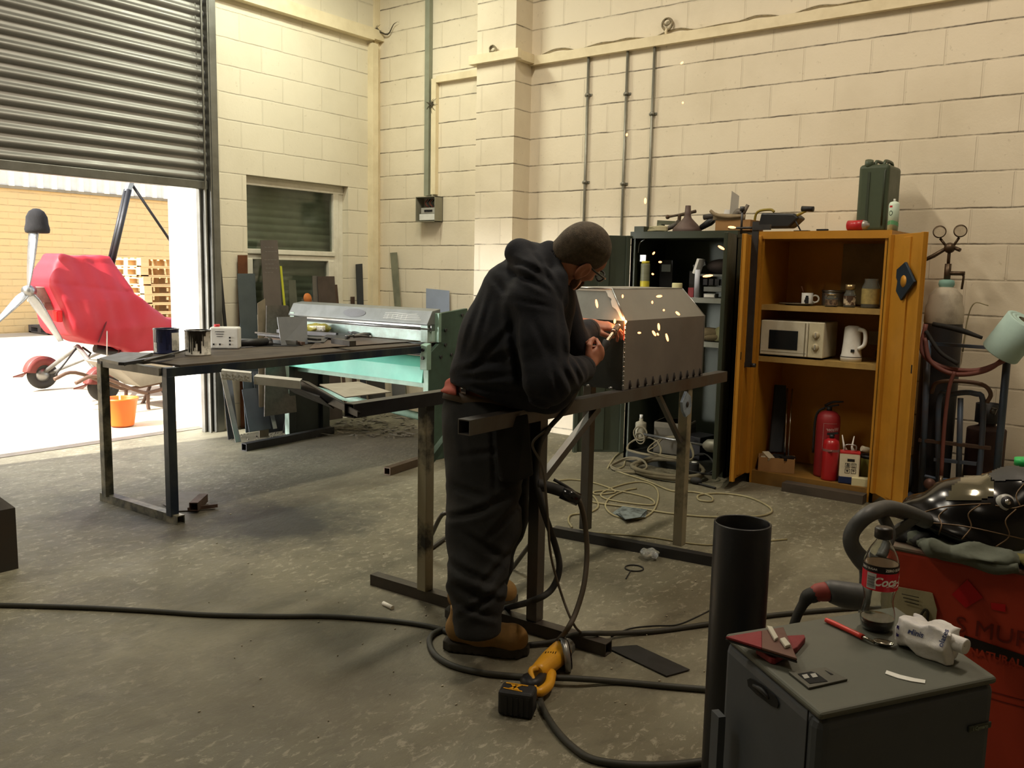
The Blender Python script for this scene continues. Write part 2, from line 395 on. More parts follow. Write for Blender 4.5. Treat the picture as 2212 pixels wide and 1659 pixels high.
# window
frm = mat('window_white', 'e4dfce', .45, amt=.3, col2='a39a80', scale=8)
t = T('window_1', 'white framed window with a closed dark roller shutter outside', 'window', (5.4, YA, .95)); t['kind'] = 'structure'
yf = YA + .07
b = B()
b.box(4.80, 5.99, yf, yf + .06, 2.165, 2.245); b.box(5.86, 5.93, yf, yf + .06, .95, 2.17); b.box(5.93, 5.99, yf + .01, yf + .06, .95, 2.2)
b.box(4.80, 4.84, yf, yf + .06, .95, 2.17); b.box(4.80, 5.87, yf - .015, yf + .06, 1.555, 1.60); b.box(4.84, 5.87, yf, yf + .06, 1.505, 1.553)
b.box(5.79, 5.86, yf - .008, yf + .06, 1.0, 1.51); b.box(4.84, 4.90, yf - .008, yf + .06, 1.0, 1.51); b.box(4.80, 5.99, YA + .0, yf + .06, .95, 1.0)
b.done('window_frame', frm, t, bevel=.005)
gl = mat('window_glass', 'dfe8e2', .06, trans=1, amt=0, bump=0)
for z0, z1, nm in ((1.6, 2.165, 0), (1.0, 1.505, 1)):
    b = B(); b.box(4.84, 5.86, yf + .03, yf + .034, z0, z1); b.done('pane', gl, t)
b = B(); pp = []
z = .95
while z < 2.25:
    for f, d in ((0, 0), (.25, .012), (.5, .016), (.75, .012), (.95, 0)): pp.append((YA + .19 - d, z + f * .068))
    z += .068
b.grid(lambda u, v: (4.8 + 1.19 * u, *pp[min(len(pp) - 1, int(round(v * (len(pp) - 1))))]), 1, len(pp) - 1, True)
b.done('roller_shutter', mat('shutter_olive', '8b8e7c', .5, .1, col2='6c6f5c'), t)

# far building across the yard
YF = 18.9
fb = block_mat('yellow_brick_far', 0, 0, 0, .42, .135, .014, 'd8b67c', 1.0, .2)
b = B(); b.box(-14, 34, YF, YF + .3, -.02, 2.97); b.done('wall_far', fb, kind='structure')
b = B(); pr = []
x = -14
while x < 34:
    for f, d in ((0, 0), (.45, 0), (.55, .06), (.9, .06)): pr.append((x + f * .28, YF - .02 - d))
    x += .28
b.grid(lambda u, v: (*pr[int(round(u * (len(pr) - 1)))], 2.95 + 3.2 * v), len(pr) - 1, 1, False); b.done('trim_6', mat('cladding_white', 'e4e0d4', .5, amt=.3, col2='b8b3a5'), kind='structure')
b = B(); b.box(-14, 34, YF - .06, YF, 2.90, 2.96); b.done('trim_7', mat('flashing', '8b7f68', .6), kind='structure')
# ------------------------------------------------------------------ common materials
steel = mat('mill_steel', '5d5b58', .42, .75, col2='38322c', scale=5, amt=.7, bump=.06)
steel_d = mat('dark_steel', '3f3f40', .45, .6, col2='2a2622', scale=4, amt=.6, bump=.06)
steel_l = mat('bright_steel', '9d9f9e', .33, .85, col2='6a6a66', scale=6, amt=.5, bump=.03)
zinc = mat('zinc_sheet', '8d949c', .4, .7, col2='6d7178', scale=3, amt=.4, bump=.03)
rusty = mat('rusty_plate', '5a463a', .65, .3, col2='3a2a20', scale=5, amt=.7)
rust_b = mat('brown_rust', '6b3f22', .75, .1, col2='4a2a16', scale=6, amt=.6)
blackm = mat('black_matt', '17171a', .5, amt=.3, col2='2a2a2a')
blackr = mat('black_rubber', '232322', .75, amt=.4, col2='35332e', scale=12)
chrome = mat('chrome', 'c9c9c9', .15, 1, amt=0, bump=0)
white_p = mat('white_plastic', 'dcdcd6', .45, amt=.3, col2='a7a59a', scale=10)
dkgreen = mat('machine_green', '40574a', .5, .1, col2='2b3830', scale=4, amt=.7)
paleg = mat('machine_pale_green', '86a392', .5, col2='5d7566', scale=6, amt=.55)
teal = mat('machine_teal', '63b6a0', .5, col2='3f8474', scale=3, amt=.35)
plank = mat('bench_board', '4d4337', .8, col2='2b2620', scale=5, amt=.8, bump=.3, stretch=(.4, 3, 1))

# ------------------------------------------------------------------ sheet metal folding machine
FX = 4.754
t = T('sheet_metal_folder', 'green sheet metal bending machine with a grey steel clamping beam', 'machine', (5.0, 5.2, 0))
b = B(); b.prism([(FX, 6.035, 0), (FX, 6.035, .86), (5.18, 6.035, 1.10), (5.18, 6.035, 0)], (0, .03, 0)); b.box(FX - .02, FX + .045, 6.0, 6.066, .02, .9)
b.box(5.10, 5.18, 6.0, 6.04, 0, .9)
b.done('side_panel', mat('machine_side_dark', '343b38', .5, .1, col2='23241f', scale=4), t, bevel=.004)
b = B(); b.box(FX - .024, FX - .018, 6.004, 6.062, .0, .87); b.done('edge_strip', mat('pale_edge', 'b9d2c4', .5, col2='8fa898'), t)
b = B(); b.prism([(FX, 4.43, 0), (FX, 4.43, .80), (FX + .02, 4.43, .83), (FX + .12, 4.43, .90), (FX + .13, 4.43, 1.12), (5.19, 4.43, 1.15), (5.19, 4.43, 0)], (0, -.035, 0))
b.done('side_panel', dkgreen, t, bevel=.004)
b = B(); b.box(FX - .005, FX + .01, 4.397, 4.45, 0, .79); b.prism([(FX - .03, 4.46, .70), (FX - .03, 4.46, .885), (FX + .02, 4.46, .90), (FX + .02, 4.46, .70)], (0, -.07, 0)); b.box(FX + .10, FX + .13, 4.39, 4.46, .90, 1.12)
b.done('side_edge', paleg, t, bevel=.004)
for (x, z) in ((4.80, .80), (4.80, .86)):
    b = B(); b.cyl((x - .09, 4.425, z - .01), (x - .075, 4.425, z - .01), .014, n=6); b.done('bolt', steel_d, t)
for (x, z) in ((4.93, .99), (4.93, .88), (4.88, .79), (5.0, .80), (5.12, 1.10)):
    b = B(); b.cyl((x, 4.395, z), (x, 4.382, z), .013, n=6); b.done('bolt', steel_d, t)
b = B(); b.prism([(FX + .02, 4.43, 1.028), (FX + .015, 4.43, 1.04), (FX + .07, 4.43, 1.135), (FX + .16, 4.43, 1.15), (FX + .16, 4.43, 1.03)], (0, 1.62, 0))
cb_ = b.done('clamping_beam', mat('beam_grey', '858987', .42, .3, col2='6a6c69', scale=5, amt=.5), t, bevel=.004)
bp = lambda u, v: np.array([FX + .0175 + .0, 0, 0]) + np.array([.055 * v, 0, .095 * v]) + np.array([-.002, 5.25 - u, 1.04])
b = B(); b.ring(bp(0, .5), (-.87, 0, .5), .03, .0025); b.v = b.v  # raised oval plate
b = B(); b.prism([bp(.13 * math.cos(a), .5 + .33 * math.sin(a)) for a in [2 * PI * i / 24 for i in range(24)]], (-.004, 0, .002)); b.done('name_plate', mat('plate_grey', '77787a', .4, .4, col2='606062'), cb_)
b = B()
for i in range(4):
    vv = .25 + .14 * i; b.tube([bp(.34, vv), bp(.45, vv + .04), bp(.58, vv - .02), bp(.74 - .02 * i, vv + .03)], .0016, n=4, k=4)
for i in range(5): b.tube([bp(.38 + .05 * i, .2), bp(.38 + .05 * i, .6)], .0014, n=4)
b.done('chalk_marks', mat('chalk', 'cfcfc9', .9, amt=0), cb_)
b = B(); b.box(FX + .06, FX + .14, 4.43, 6.0, .985, 1.035); b.cyl((FX + .05, 4.44, 1.0), (FX + .05, 6.0, 1.0), .012); b.done('clamp_bar', steel_l, t)
b = B(); b.box(FX + .07, FX + .1, 4.43, 6.0, .905, .985); b.box(FX + .04, FX + .08, 4.45, 4.52, .9, 1.03); b.done('bed_face', mat('pale_worn_green', 'b4cfc4', .5, col2='8d8b80', scale=9, amt=.6), t)
b = B(); b.box(FX + .02, FX + .10, 5.98, 6.03, .86, 1.06); b.done('beam_end', mat('pale_edge', 'b9d2c4'), t)
b = B(); b.box(FX + .0, 5.3, 4.45, 6.0, .87, .895); b.box(FX + .1, FX + .13, 4.45, 6.0, .79, .87); b.done('bed', steel_d, t)
b = B(); b.prism([(FX + .04, 4.45, .79), (FX + .0, 4.45, .715), (FX + .03, 4.45, .715), (FX + .07, 4.45, .79)], (0, 1.57, 0)); b.prism([(FX + .0, 4.45, .715), (FX - .02, 4.45, .60), (FX + .01, 4.45, .595), (FX + .03, 4.45, .715)], (0, 1.57, 0)); b.done('folding_beam', teal, t)
b = B(); b.tube([(FX + .03, 4.5, .33), (FX + .05, 5.95, .43)], .03, n=12); b.box(FX + .07, FX + .12, 4.45, 6.0, .55, .6); b.done('foot_bar', paleg, t)
b = B(); b.box(FX + .2, FX + .55, 4.5, 4.62, 0, .58); b.done('counterweight', blackm, t)

# ------------------------------------------------------------------ work table with painted frame
navy = mat('navy_painted_steel', '1d2736', .38, .3, col2='4a4f45', scale=5, amt=.75, stretch=(1, 1, .35))
cream_s = mat('worn_cream_steel', '3d3f38', .45, .3, col2='9a937c', scale=3.2, amt=.9, lo=.45, hi=.6)
t = T('work_table', 'long steel framed work table with navy legs and a dark board top', 'table', (3.6, 4.75, 0))
tx0, y0, y1 = 2.62, 4.39, 5.06
b = B(); b.beam((2.64, y0, .04), (2.64, y0, .83), .05); b.done('leg', navy, t, bevel=.002)
b = B(); b.beam((2.62, y1, .04), (2.62, y1, .85), .05); b.done('leg', cream_s, t, bevel=.002)
b = B(); b.htube((2.63, 5.13, .025), (2.65, 4.325, .025), .05, t=.005); b.done('foot_rail', cream_s, t)
b = B(); b.beam((2.615, y0, .853), (4.70, y0 + .06, .853), .05); b.done('top_rail', navy, t, bevel=.002)
b = B(); b.beam((2.60, y1, .853), (4.70, y1 + .06, .853), .05); b.done('top_rail', steel_d, t, bevel=.002)
for xx in (2.625, 3.35, 4.3):
  b = B(); b.beam((xx, y0 + .03, .853), (xx, y1 - .03, .853), .045); b.done('cross_rail', mat('grey_paint_worn', '77756b', .5, col2='4c463d', scale=5, amt=.7), t, bevel=.002)
b = B(); b.prism([(2.70, y0 - .02, .878), (4.72, y0 + .06, .878), (4.72, y1 + .07, .878), (2.66, y1 + .02, .878)], (0, 0, .012)); b.done('board_top', plank, t)

# right hand side: bent sheet resting on the table and the machine bed
def sheetz(name, pts, z, th, m, label, cat, group=None, bevel=0):
    b = B(); b.prism([(p[0], p[1], z + (p[2] if len(p) > 2 else 0)) for p in pts], (0, 0, th)); return b.done(name, m, label=label, cat=cat, group=group, bevel=bevel)
def P2(px, py, z): return at(px, py, Z=z)
sheetz('steel_sheet', [P2(668, 754, .895)[:2], P2(905, 737, .895)[:2], P2(872, 716, .895)[:2], P2(700, 722, .895)[:2]], .8955, .003, mat('brown_steel_sheet', '5e5048', .5, .4, col2='4a3d35', scale=3, amt=.5), 'thin brown steel sheet bridging the work table and green machine', 'metal sheet')
sheetz('steel_sheet', [P2(545, 748, .892)[:2], P2(640, 748, .892)[:2], P2(735, 728, .892)[:2], P2(600, 722, .892)[:2]], .8915, .003, steel_d, 'dark steel offcut sheet flat on the work table beneath the bars', 'metal sheet')
sheetz('steel_plate', [P2(215, 778, .895)[:2], P2(268, 790, .895)[:2], P2(330, 766, .895)[:2], P2(262, 765, .895)[:2]], .8915, .016, mat('grey_plate', '6a6a62', .5, .4, col2='45423a', scale=7, amt=.7), 'flat steel plate on the left front corner of the work table', 'metal plate')
b = B(); b.beam(P2(262, 786, .915), P2(372, 768, .915), .035, .016); b.done('flat_bar', steel_d, label='short dark flat bar lying across the table plate left of the tins', cat='metal bar')
b = B(); b.cyl(P2(310, 780, .925), P2(420, 752, .925), .006, n=8); b.done('welding_rod', steel, label='thin steel rod lying in front of the navy paint tin', cat='metal rod')
bars = [((521, 736), (641, 740), .03, .03, steel_l, 'pale square bar lying farthest left in the offcut pile on the table'),
        ((555, 718), (625, 726), .04, .012, steel, 'grey flat offcut behind the pale square bar on the table'),
        ((560, 722), (690, 734), .035, .015, steel_d, 'dark long flat bar in the middle of the table offcut pile'),
        ((575, 731), (655, 742), .03, .02, rusty, 'brown rusty flat bar at the front of the table offcut pile'),
        ((600, 715), (728, 723), .028, .028, steel_d, 'dark square bar under the yellow bag on the table'),
        ((722, 736), (762, 742), .05, .035, steel, 'short box section offcut at the right end of the pile')]
for i, (p, q, w_, h_, m, lab) in enumerate(bars):
    b = B(); z = .897 + .012 * (i % 3) + h_ / 2; b.beam(P2(*p, z), P2(*q, z), w_, h_, up=(0, 0, 1)); b.done('metal_bar', m, label=lab, cat='metal bar', group='offcuts piled on the work table')
for i, (q4, z, m, lab) in enumerate([(((640, 738), (700, 741), (712, 730), (655, 728)), .90, steel, 'small grey plate offcut near the front right of the table pile'), (((700, 728), (745, 734), (760, 722), (715, 718)), .915, steel_d, 'small dark square plate below the clamps on the table'), (((550, 746), (590, 744), (585, 738), (552, 740)), .90, zinc, 'little zinc offcut beside the grinder on the table')]):
    sheetz('plate_offcut', [P2(a, c, z)[:2] for a, c in q4], z, .006, m, lab, 'metal offcut', 'offcuts piled on the work table')
# clamps heap
def small_clamp(cx, cy, z, a, lab):
    t = T('mole_grip_clamp', lab, 'clamp', (cx, cy, z), a, 'locking clamps heaped on the work table')
    b = B(); b.tube([(-.09, 0, .012), (-.02, .0, .02), (.03, 0, .018)], [.008, .012, .014], n=8, k=3); b.tube([(.03, 0, .018), (.07, .02, .02), (.09, 0, .02), (.08, -.02, .016)], .008, n=8, k=4); b.done('jaw', steel, t, local=True)
    b = B(); b.tube([(-.11, -.02, .012), (-.03, -.012, .014), (.03, -.01, .012)], .007, n=8, k=3); b.done('lever', steel_d, t, local=True)
    b = B(); b.cyl((-.11, 0, .012), (-.09, 0, .012), .011, n=10); b.done('adjusting_screw', steel_l, t, local=True)
for k, (px, py, z, a, lab) in enumerate([(778, 715, .93, .3, 'topmost locking clamp of the dark heap on the table'), (765, 724, .905, 1.2, 'locking clamp lowest left in the heap on the table'), (790, 727, .905, -.5, 'locking clamp lowest right in the heap on the table'), (772, 731, .91, 2.6, 'front locking clamp with its handle toward the room')]):
    small_clamp(*P2(px, py, z)[:2], z, a, lab)
# yellow bag on the table
yb = P2(680, 722, .9)
b = B()
def fy(P):
    d = el(P, yb + SR * .02 + np.array([0, 0, .045]), (.13, .085, .045)); d = smin(d, el(P, yb - SR * .06 + np.array([0, 0, .03]), (.075, .07, .035)), .02)
    return d + .005 * np.sin(P[..., 0] * 70 + 3 * np.sin(P[..., 2] * 50)) * np.sin(P[..., 1] * 60)
blob(b, fy, yb - .22, yb + .22, .009); yo = b.done('plastic_bag', mat('olive_yellow_plastic', '9a9138', .3, col2='5f5a28', scale=12, amt=.6, coat=.3), label='crumpled olive yellow plastic bag with a white printed label on the work table', cat='bag')
b = B()
lf = lambda u, v: yb + SR * (-.045 + .15 * u) - ST * (-.095) + np.array([0, 0, .018 + .045 * v]) - ST * .01 * abs(u - .5)
b.grid(lf, 6, 3, True, ST * .003); b.done('printed_label', mat('label_white', 'e8e6da', .5, col2='3a3a34', scale=60, amt=.9, lo=.55, hi=.6), yo)
# black angle grinder
p, q = P2(518, 742, .92), P2(575, 738, .92)
t = T('angle_grinder', 'black corded angle grinder lying on the table right of the white canister', 'power tool', (p + q) / 2 - np.array([0, 0, .03]))
b = B(); b.tube([p, (p + q) / 2, q], [.022, .025, .028], n=12); b.done('body', blackm, t)
b = B(); b.tube([q, q + (q - p) * .15], [.024, .03], n=10); b.cyl(q + (q - p) * .1, q + (q - p) * .1 - SU * .03, .03, n=16); b.done('gear_head', steel_d, t)

# paint tins
def drip(fn, u0, w_, L, n=1): pass
def tin(cx, cy, z, r, h, lab, body, drips, ink, lidc):
    t = T('paint_tin', lab, 'paint tin', (cx, cy, z), 0, 'open paint tins on the work table')
    b = B(); b.lathe([(r * .9, 0.0), (r, 0.0), (r, .006), (r * .985, .008), (r * .985, h - .008), (r, h - .006), (r, h), (r * .93, h), (r * .93, h - .02), (r * .9, .01)], n=40); b.done('can', body, t, local=True)
    b = B(); b.ring((0, 0, h), (0, 0, 1), r * .97, .005, 40, 6); b.lathe([(.001, h - .03), (r * .93, h - .03)], n=40); b.done('paint_rim', lidc, t, local=True)
    b = B(); a0 = math.atan2(-ray(400, 740)[1], -ray(400, 740)[0])
    for (da, w_, L) in drips:
        def f(u, v, da=da, w_=w_, L=L):
            ww = w_ * (1 - .55 * min(1, v * 2.2)) if v < .93 else w_ * .5; a = a0 + da + (u - .5) * ww / r
            return (r * 1.008 * math.cos(a), r * 1.008 * math.sin(a), h - v * L)
        b.grid(f, 4, 12, True)
    b.done('paint_drips', ink, t, local=True)
    return t
blk = mat('black_paint', '141210', .25, amt=0, coat=.5); nv = mat('navy_paint', '161a38', .25, amt=0, coat=.5)
lbl = mat('tin_label', 'd5d2c8', .45, col2='8b897f', scale=22, amt=.55, lo=.5, hi=.55)
c = P2(428, 766, .892); tin(c[0], c[1] , .8915, .077, .150, 'white labelled paint tin covered in black paint runs', lbl, [(-.1, .075, .06), (.05, .03, .12), (-.25, .02, .1), (.18, .02, .135), (.3, .014, .06), (-.5, .014, .14), (-.7, .02, .13), (.42, .01, .09), (-.36, .012, .12), (-.95, .012, .10), (.0, .05, .075), (.55, .03, .03)], blk, blk)
c = P2(360, 762, .892); tin(c[0], c[1], .8915, .077, .150, 'navy paint tin with a torn white label at its side', mat('tin_navy', '20264a', .35, col2='14172c', scale=6, amt=.6), [(.1, .03, .12), (.3, .02, .09), (-.4, .03, .08), (-.9, .02, .13)], nv, nv)
c = P2(360, 762, .892); b = B(); a0 = math.atan2(-ray(365, 740)[1], -ray(365, 740)[0])
for (a1, a2, z1, z2) in ((.42, 1.2, .02, .13), (-1.15, -.78, .01, .07)):
    b = B(); b.grid(lambda u, v: (c[0] + .0785 * math.cos(a0 + a1 + (a2 - a1) * u), c[1] + .0785 * math.sin(a0 + a1 + (a2 - a1) * u), .8915 + z1 + (z2 - z1) * v), 8, 2, True)
    b.done('torn_label', lbl, [o for o in bpy.data.objects if o.name == 'paint_tin.001'][0])
c = P2(488, 752, .892)
t = T('solvent_canister', 'white rectangular canister with a red cap behind the black-dripped tin', 'canister', (c[0], c[1], .8915))
u_ = np.array([.72, -.69, 0]); v_ = np.array([.69, .72, 0]); b = B(); b.obox((c[0], c[1], .8915 + .072), (.19, .10, .144), (u_, v_, (0, 0, 1))); b.done('can', white_p, t, bevel=.012, seg=3)
b = B(); k = c - u_ * .055 + np.array([0, 0, .144]); b.cyl(k, k + np.array([0, 0, .016]), .019, n=18); b.done('screw_cap', mat('red_cap', 'b5252a', .4, amt=0), t)
b = B(); fn = plane_fn(np.array([c[0], c[1], .8915]) - v_ * .0515 - u_ * 0, u_, (0, 0, 1))
for i in range(3): b.obox(fn(-.03, .115 - .016 * i), (.06 - .01 * i, .002, .003), (u_, v_, (0, 0, 1)))
for (x, z) in ((-.07, .03), (-.03, .03), (.035, .075), (.035, .055), (.035, .03)):
    b.obox(fn(x, z), (.011, .002, .011), (u_, v_, (0, 0, 1)))
b.done('hazard_marks', blackm, t)

# ------------------------------------------------------------------ welding stand
t = T('welding_stand', 'long dark steel trestle stand of two square tube rails on four legs', 'stand', (3.4, 2.2, 0))
Ya_, Yb_ = 1.945, 2.50; zr = .897
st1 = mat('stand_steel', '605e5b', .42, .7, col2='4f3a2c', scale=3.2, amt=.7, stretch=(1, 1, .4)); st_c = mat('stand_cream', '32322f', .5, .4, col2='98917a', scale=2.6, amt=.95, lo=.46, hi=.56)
b = B(); b.htube((2.285, Ya_, zr), (4.46, Ya_, zr), .055, t=.004); b.done('rail', st1, t)
b = B(); b.htube((2.255, Yb_, zr), (4.44, Yb_, zr), .055, t=.004); b.done('rail', steel_d, t)
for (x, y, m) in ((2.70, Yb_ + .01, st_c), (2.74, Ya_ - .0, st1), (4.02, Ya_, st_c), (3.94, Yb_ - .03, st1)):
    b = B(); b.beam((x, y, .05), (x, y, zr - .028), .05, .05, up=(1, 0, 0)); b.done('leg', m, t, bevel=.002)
b = B(); b.htube((2.70, 2.83, .025), (2.745, 1.60, .025), .05, t=.004); b.done('foot_bar', mat('stand_bar', '4d463f', .5, .5, col2='33302c'), t)
for (p, q) in (((3.86, 2.62, .025), (3.99, 1.60, .025)),):
    b = B(); b.htube(p, q, .05, t=.004); b.done('foot_bar', steel_d, t)
b = B(); b.beam((2.76, Ya_, .62), (3.17, Ya_, zr - .03), .03); b.done('brace', st1, t)
b = B(); b.beam((2.72, Yb_ + .01, .62), (3.02, Yb_, zr - .03), .03); b.done('brace', dkgreen, t)
b = B(); b.beam((3.98, Ya_, .60), (3.72, Ya_, zr - .03), .022); b.done('brace', steel, t)
# bent and checkered pieces resting across the open rail ends
chk = mat('checker_plate', 'd9dad6', .45, .15, col2='b5b5b0', scale=40, amt=.4)
S1, S2, S3, S4 = at(475, 800, X=2.9), at(541, 806, X=2.9), at(541, 826, X=2.9), at(475, 815, X=2.9)
zz = .905 + .02
def chan(pts, th, m, name, lab, cat='metal section'):
    b = B()
    for q in pts: b.sheet(*q, th)
    return b.done(name, m, label=lab, cat=cat)
fz = lambda px, py, z: at(px, py, Z=z)
a1, a2 = fz(478, 802, .99), fz(542, 808, .99); dwn = np.array([0, 0, -.035])
o = chan([(a1, a2, a2 + dwn, a1 + dwn), (a1, a2, a2 + np.array([.04, .05, .0]), a1 + np.array([.04, .05, 0]))], .004, chk, 'checker_plate_angle', 'bright checkered angle piece lying at the far left of the trestle rails')
b = B()
for i in range(9):
    for j in range(2):
        c0 = a1 + (a2 - a1) * ((i + .5 + .3 * j) / 9.6) + dwn * (.3 + .4 * j) - ST * -.004; b.obox(c0, (.016, .004, .004), (SR * .8 + SU * (.5 if i % 2 else -.5), SU, ST))
b.done('raised_studs', chk, o)
p1, p2 = fz(548, 815, .97), fz(648, 825, .965)
chan([(p1, p2, p2 + np.array([0, 0, -.03]), p1 + np.array([0, 0, -.03])), (p1, p2, p2 + np.array([.06, .06, .0]), p1 + np.array([.06, .06, 0]))], .004, mat('pale_channel', 'c6c6c0', .45, .2, col2='9a9a94', scale=6), 'folded_steel_channel', 'long bright folded channel lying behind the checkered angle')
p1, p2 = fz(650, 823, .96), fz(772, 890, .90)
chan([(p1, p2, p2 + np.array([.07, .05, -.02]), p1 + np.array([.09, .06, -.02])), (p1, p2, p2 + np.array([0, 0, -.02]), p1 + np.array([0, 0, -.045]))], .004, steel_d, 'steel_angle', 'dark slanting steel angle reaching down to the trestle rail end')
p1, p2 = fz(600, 827, .93), fz(690, 858, .93)
chan([(p1, p2, p2 + np.array([.09, .02, -.06]), p1 + np.array([.11, .02, -.06]))], .006, blackm, 'steel_plate', 'black plate hanging under the folded channel at the rails')
p1, p2, p3, p4 = fz(690, 832, .925), fz(745, 860, .925), fz(845, 848, .925), fz(775, 826, .925)
b = B(); b.prism([p1, p2, p3, p4], (0, 0, .004)); b.done('steel_sheet', mat('pale_sheet', '9b968a', .5, .4, col2='75705f'), label='pale flat sheet resting across the left ends of both rails', cat='metal sheet')

# metal hood box being welded
t = T('metal_hood_box', 'grey sheet steel box with a sloping hipped top being welded on the stand', 'box', (3.76, 2.2, .918))
hx0, hx1, hy0, hy1, z0, z1, z2 = 3.355, 4.165, 1.93, 2.48, .926, 1.235, 1.372
ux0, ux1, uy0, uy1 = 3.402, 4.10, 2.03, 2.36
boxm = mat('hood_steel', '77736f', .42, .3, col2='5e5a59', scale=1.8, amt=.7, bump=.03); boxt = mat('hood_steel_light', '8a8982', .45, .25, col2='74726b', scale=2.2, amt=.5, bump=.03)
b = B(); b.sheet((hx0, hy0, z0), (hx1, hy0, z0), (hx1, hy0, z1), (hx0, hy0, z1), -.003); b.done('front_panel', boxm, t)
b = B(); b.sheet((hx0, hy1, z0), (hx0, hy0 + .001, z0), (hx0, hy0 + .001, z1), (hx0, hy1, z1), -.003); b.done('end_panel', mat('hood_shaded', '3a3d3b', .5, .4, col2='2c2c2a'), t)  # end panel given a darker colour for the shade on it
b = B(); b.sheet((hx1, hy0, z0), (hx1, hy1, z0), (hx1, hy1, z1), (hx1, hy0, z1), -.003); b.done('end_panel', boxm, t)
b = B(); b.sheet((hx1, hy1, z0), (hx0, hy1, z0), (hx0, hy1, z1), (hx1, hy1, z1), -.003); b.done('rear_panel', boxm, t)
b = B(); b.sheet((hx0, hy0, z1), (hx1, hy0, z1), (ux1, uy0, z2), (ux0, uy0, z2), -.003); b.done('sloping_panel', boxt, t)
b = B(); b.sheet((hx0, hy1, z1), (hx0, hy0, z1), (ux0, uy0, z2), (ux0, uy1, z2), -.003); b.done('sloping_panel', mat('hood_steel_lit', 'a7adaa', .5, .1, col2='858a88', scale=5, amt=.5), t)  # end slope paler than its neighbours, the daylight on it put into the colour
b = B(); b.sheet((hx1, hy0, z1), (hx1, hy1, z1), (ux1, uy1, z2), (ux1, uy0, z2), -.003); b.done('sloping_panel', boxt, t)
b = B(); b.sheet((hx1, hy1, z1), (hx0, hy1, z1), (ux0, uy1, z2), (ux1, uy1, z2), -.003); b.done('sloping_panel', boxt, t)
b = B(); b.sheet((ux0, uy0, z2), (ux1, uy0, z2), (ux1, uy1, z2), (ux0, uy1, z2), .003); b.done('top_panel', boxt, t)
b = B(); e = .004
b.tube([(hx0, hy0, z0), (hx0, hy0, z1)], .0045, n=6); b.tube([(hx0, hy0, z1), (ux0, uy0, z2)], .005, n=6); b.tube([(hx1, hy0, z0), (hx1, hy0, z1), (ux1, uy0, z2)], .003, n=6); b.tube([(ux0, uy0, z2), (ux0, uy1, z2)], .005, n=6); b.tube([(ux0, uy0, z2), (ux1, uy0, z2)], .002, n=6)
for i in range(14): b.ball((hx0 - .001, hy0 - .001, z0 + .02 + i * .021), .0058, n=6, m=4)
b.done('weld_seam', steel_l, t)
b = B(); N = 12                                   # ground-back band along the sloping seam, its glare painted near white
sl = np.array([ux0 - hx0, uy0 - hy0, z2 - z1])
for i in range(N):
    wj = [.034 + .009 * math.sin(3.1 * j) + .006 * math.sin(7.7 * j) for j in (i, i + 1)]; wj = [w_ * (.35 + .65 * min(1, (j / N) * 2.2)) for w_, j in zip(wj, (i, i + 1))]
    q0, q1 = [np.array([hx0, hy0, z1]) + sl * (j / N) - np.array([.0022, 0, -.0015]) for j in (i, i + 1)]
    b.add([q0, q1, q1 + np.array([0, wj[1], 0]), q0 + np.array([0, wj[0], 0])], [(0, 1, 2, 3)])
q0 = np.array([ux0 - .0022, uy0, z2 + .001]); b.add([q0, q0 + np.array([0, .3, 0]), q0 + np.array([-.003, .3, -.012]), q0 + np.array([-.003, .02, -.012])], [(0, 1, 2, 3)])
b.done('ground_edge', mat('ground_glare', 'fbfbf4', .35, .05, amt=0), t)
tk = mat('burnt_tack', '16110e', .7, amt=0)
for i in range(11):
    x = hx0 + .06 + i * .072; b = B(); b.tube([(x, hy0 - .002, z0 + .004), (x, hy0 - .003, z0 + .016), (x + .001, hy0 - .002, z0 + .04)], [.009, .007, .002], n=8); o = b.done('tack_weld', tk, t)
    b = B(); b.ball((x, hy0 - .006, z0 + .006), .006, n=8, m=5); b.done('weld_bead', steel_l, o)
for i in range(4):
    y = hy0 + .06 + i * .12; b = B(); b.ball((hx0 - .003, y, z0 + .005), (.006, .012, .006), n=8, m=5); b.done('tack_weld', steel_l, t)
b = B(); b.sheet((hx0, hy0 - .004, z1 - .004), (hx0, hy0 - .004, z1 - .085), (hx0 - .006, hy0 + .002, z1 - .085), (hx0 - .006, hy0 + .002, z1 - .004), .002); b.done('glowing_weld', mat('hot_metal', 'ff4a28', .5, amt=0, emis=1.6), t)

# magnets and hanging torch on the stand
def magnet(name, c, ax, lab, s=1., m=None, pts=None, hr=.018, hm=None):
    t = T(name, lab, 'magnet', c, 0); u, v = np.array(ax[0]), np.array(ax[1]); n_ = np.cross(u, v)
    m = m or mat('blue_magnet', '3f5f80', .45, .2, col2='2d3f52', scale=30, amt=.5)
    b = B(); pts = pts or [(-.03, -.075), (.03, -.075), (.06, -.03), (.06, .03), (.01, .085), (-.06, .04), (-.06, -.02)]
    b.prism([np.array(c) + u * x * s + v * y * s for x, y in pts], n_ * .014); b.done('body', m, t, bevel=.002)
    b = B(); b.lathe([(.001, 0), (hr * s, 0), (hr * s, .0165), (.001, .0165)], c=np.array(c) - n_ * .001, ax=n_, n=20); b.done('centre_hole', hm or blackm, t)
magnet('welding_magnet', (2.95, 2.37, .76), ((.75, -.66, 0), (0.1, 0.1, .98)), 'blue welding magnet hanging below the trestle behind the front leg', 1.0, mat('pale_blue_magnet', '5d83ad', .45, .2, col2='8aa0b4', scale=40, amt=.5))
magnet('welding_magnet', (3.95, Ya_ - .03, .80), ((.95, 0, 0.3), (-.3, 0, .95)), 'worn blue grey welding magnet on the right trestle leg under the box', .8, mat('worn_blue_magnet', '8fa0b2', .5, .2, col2='55626e', scale=30, amt=.7))
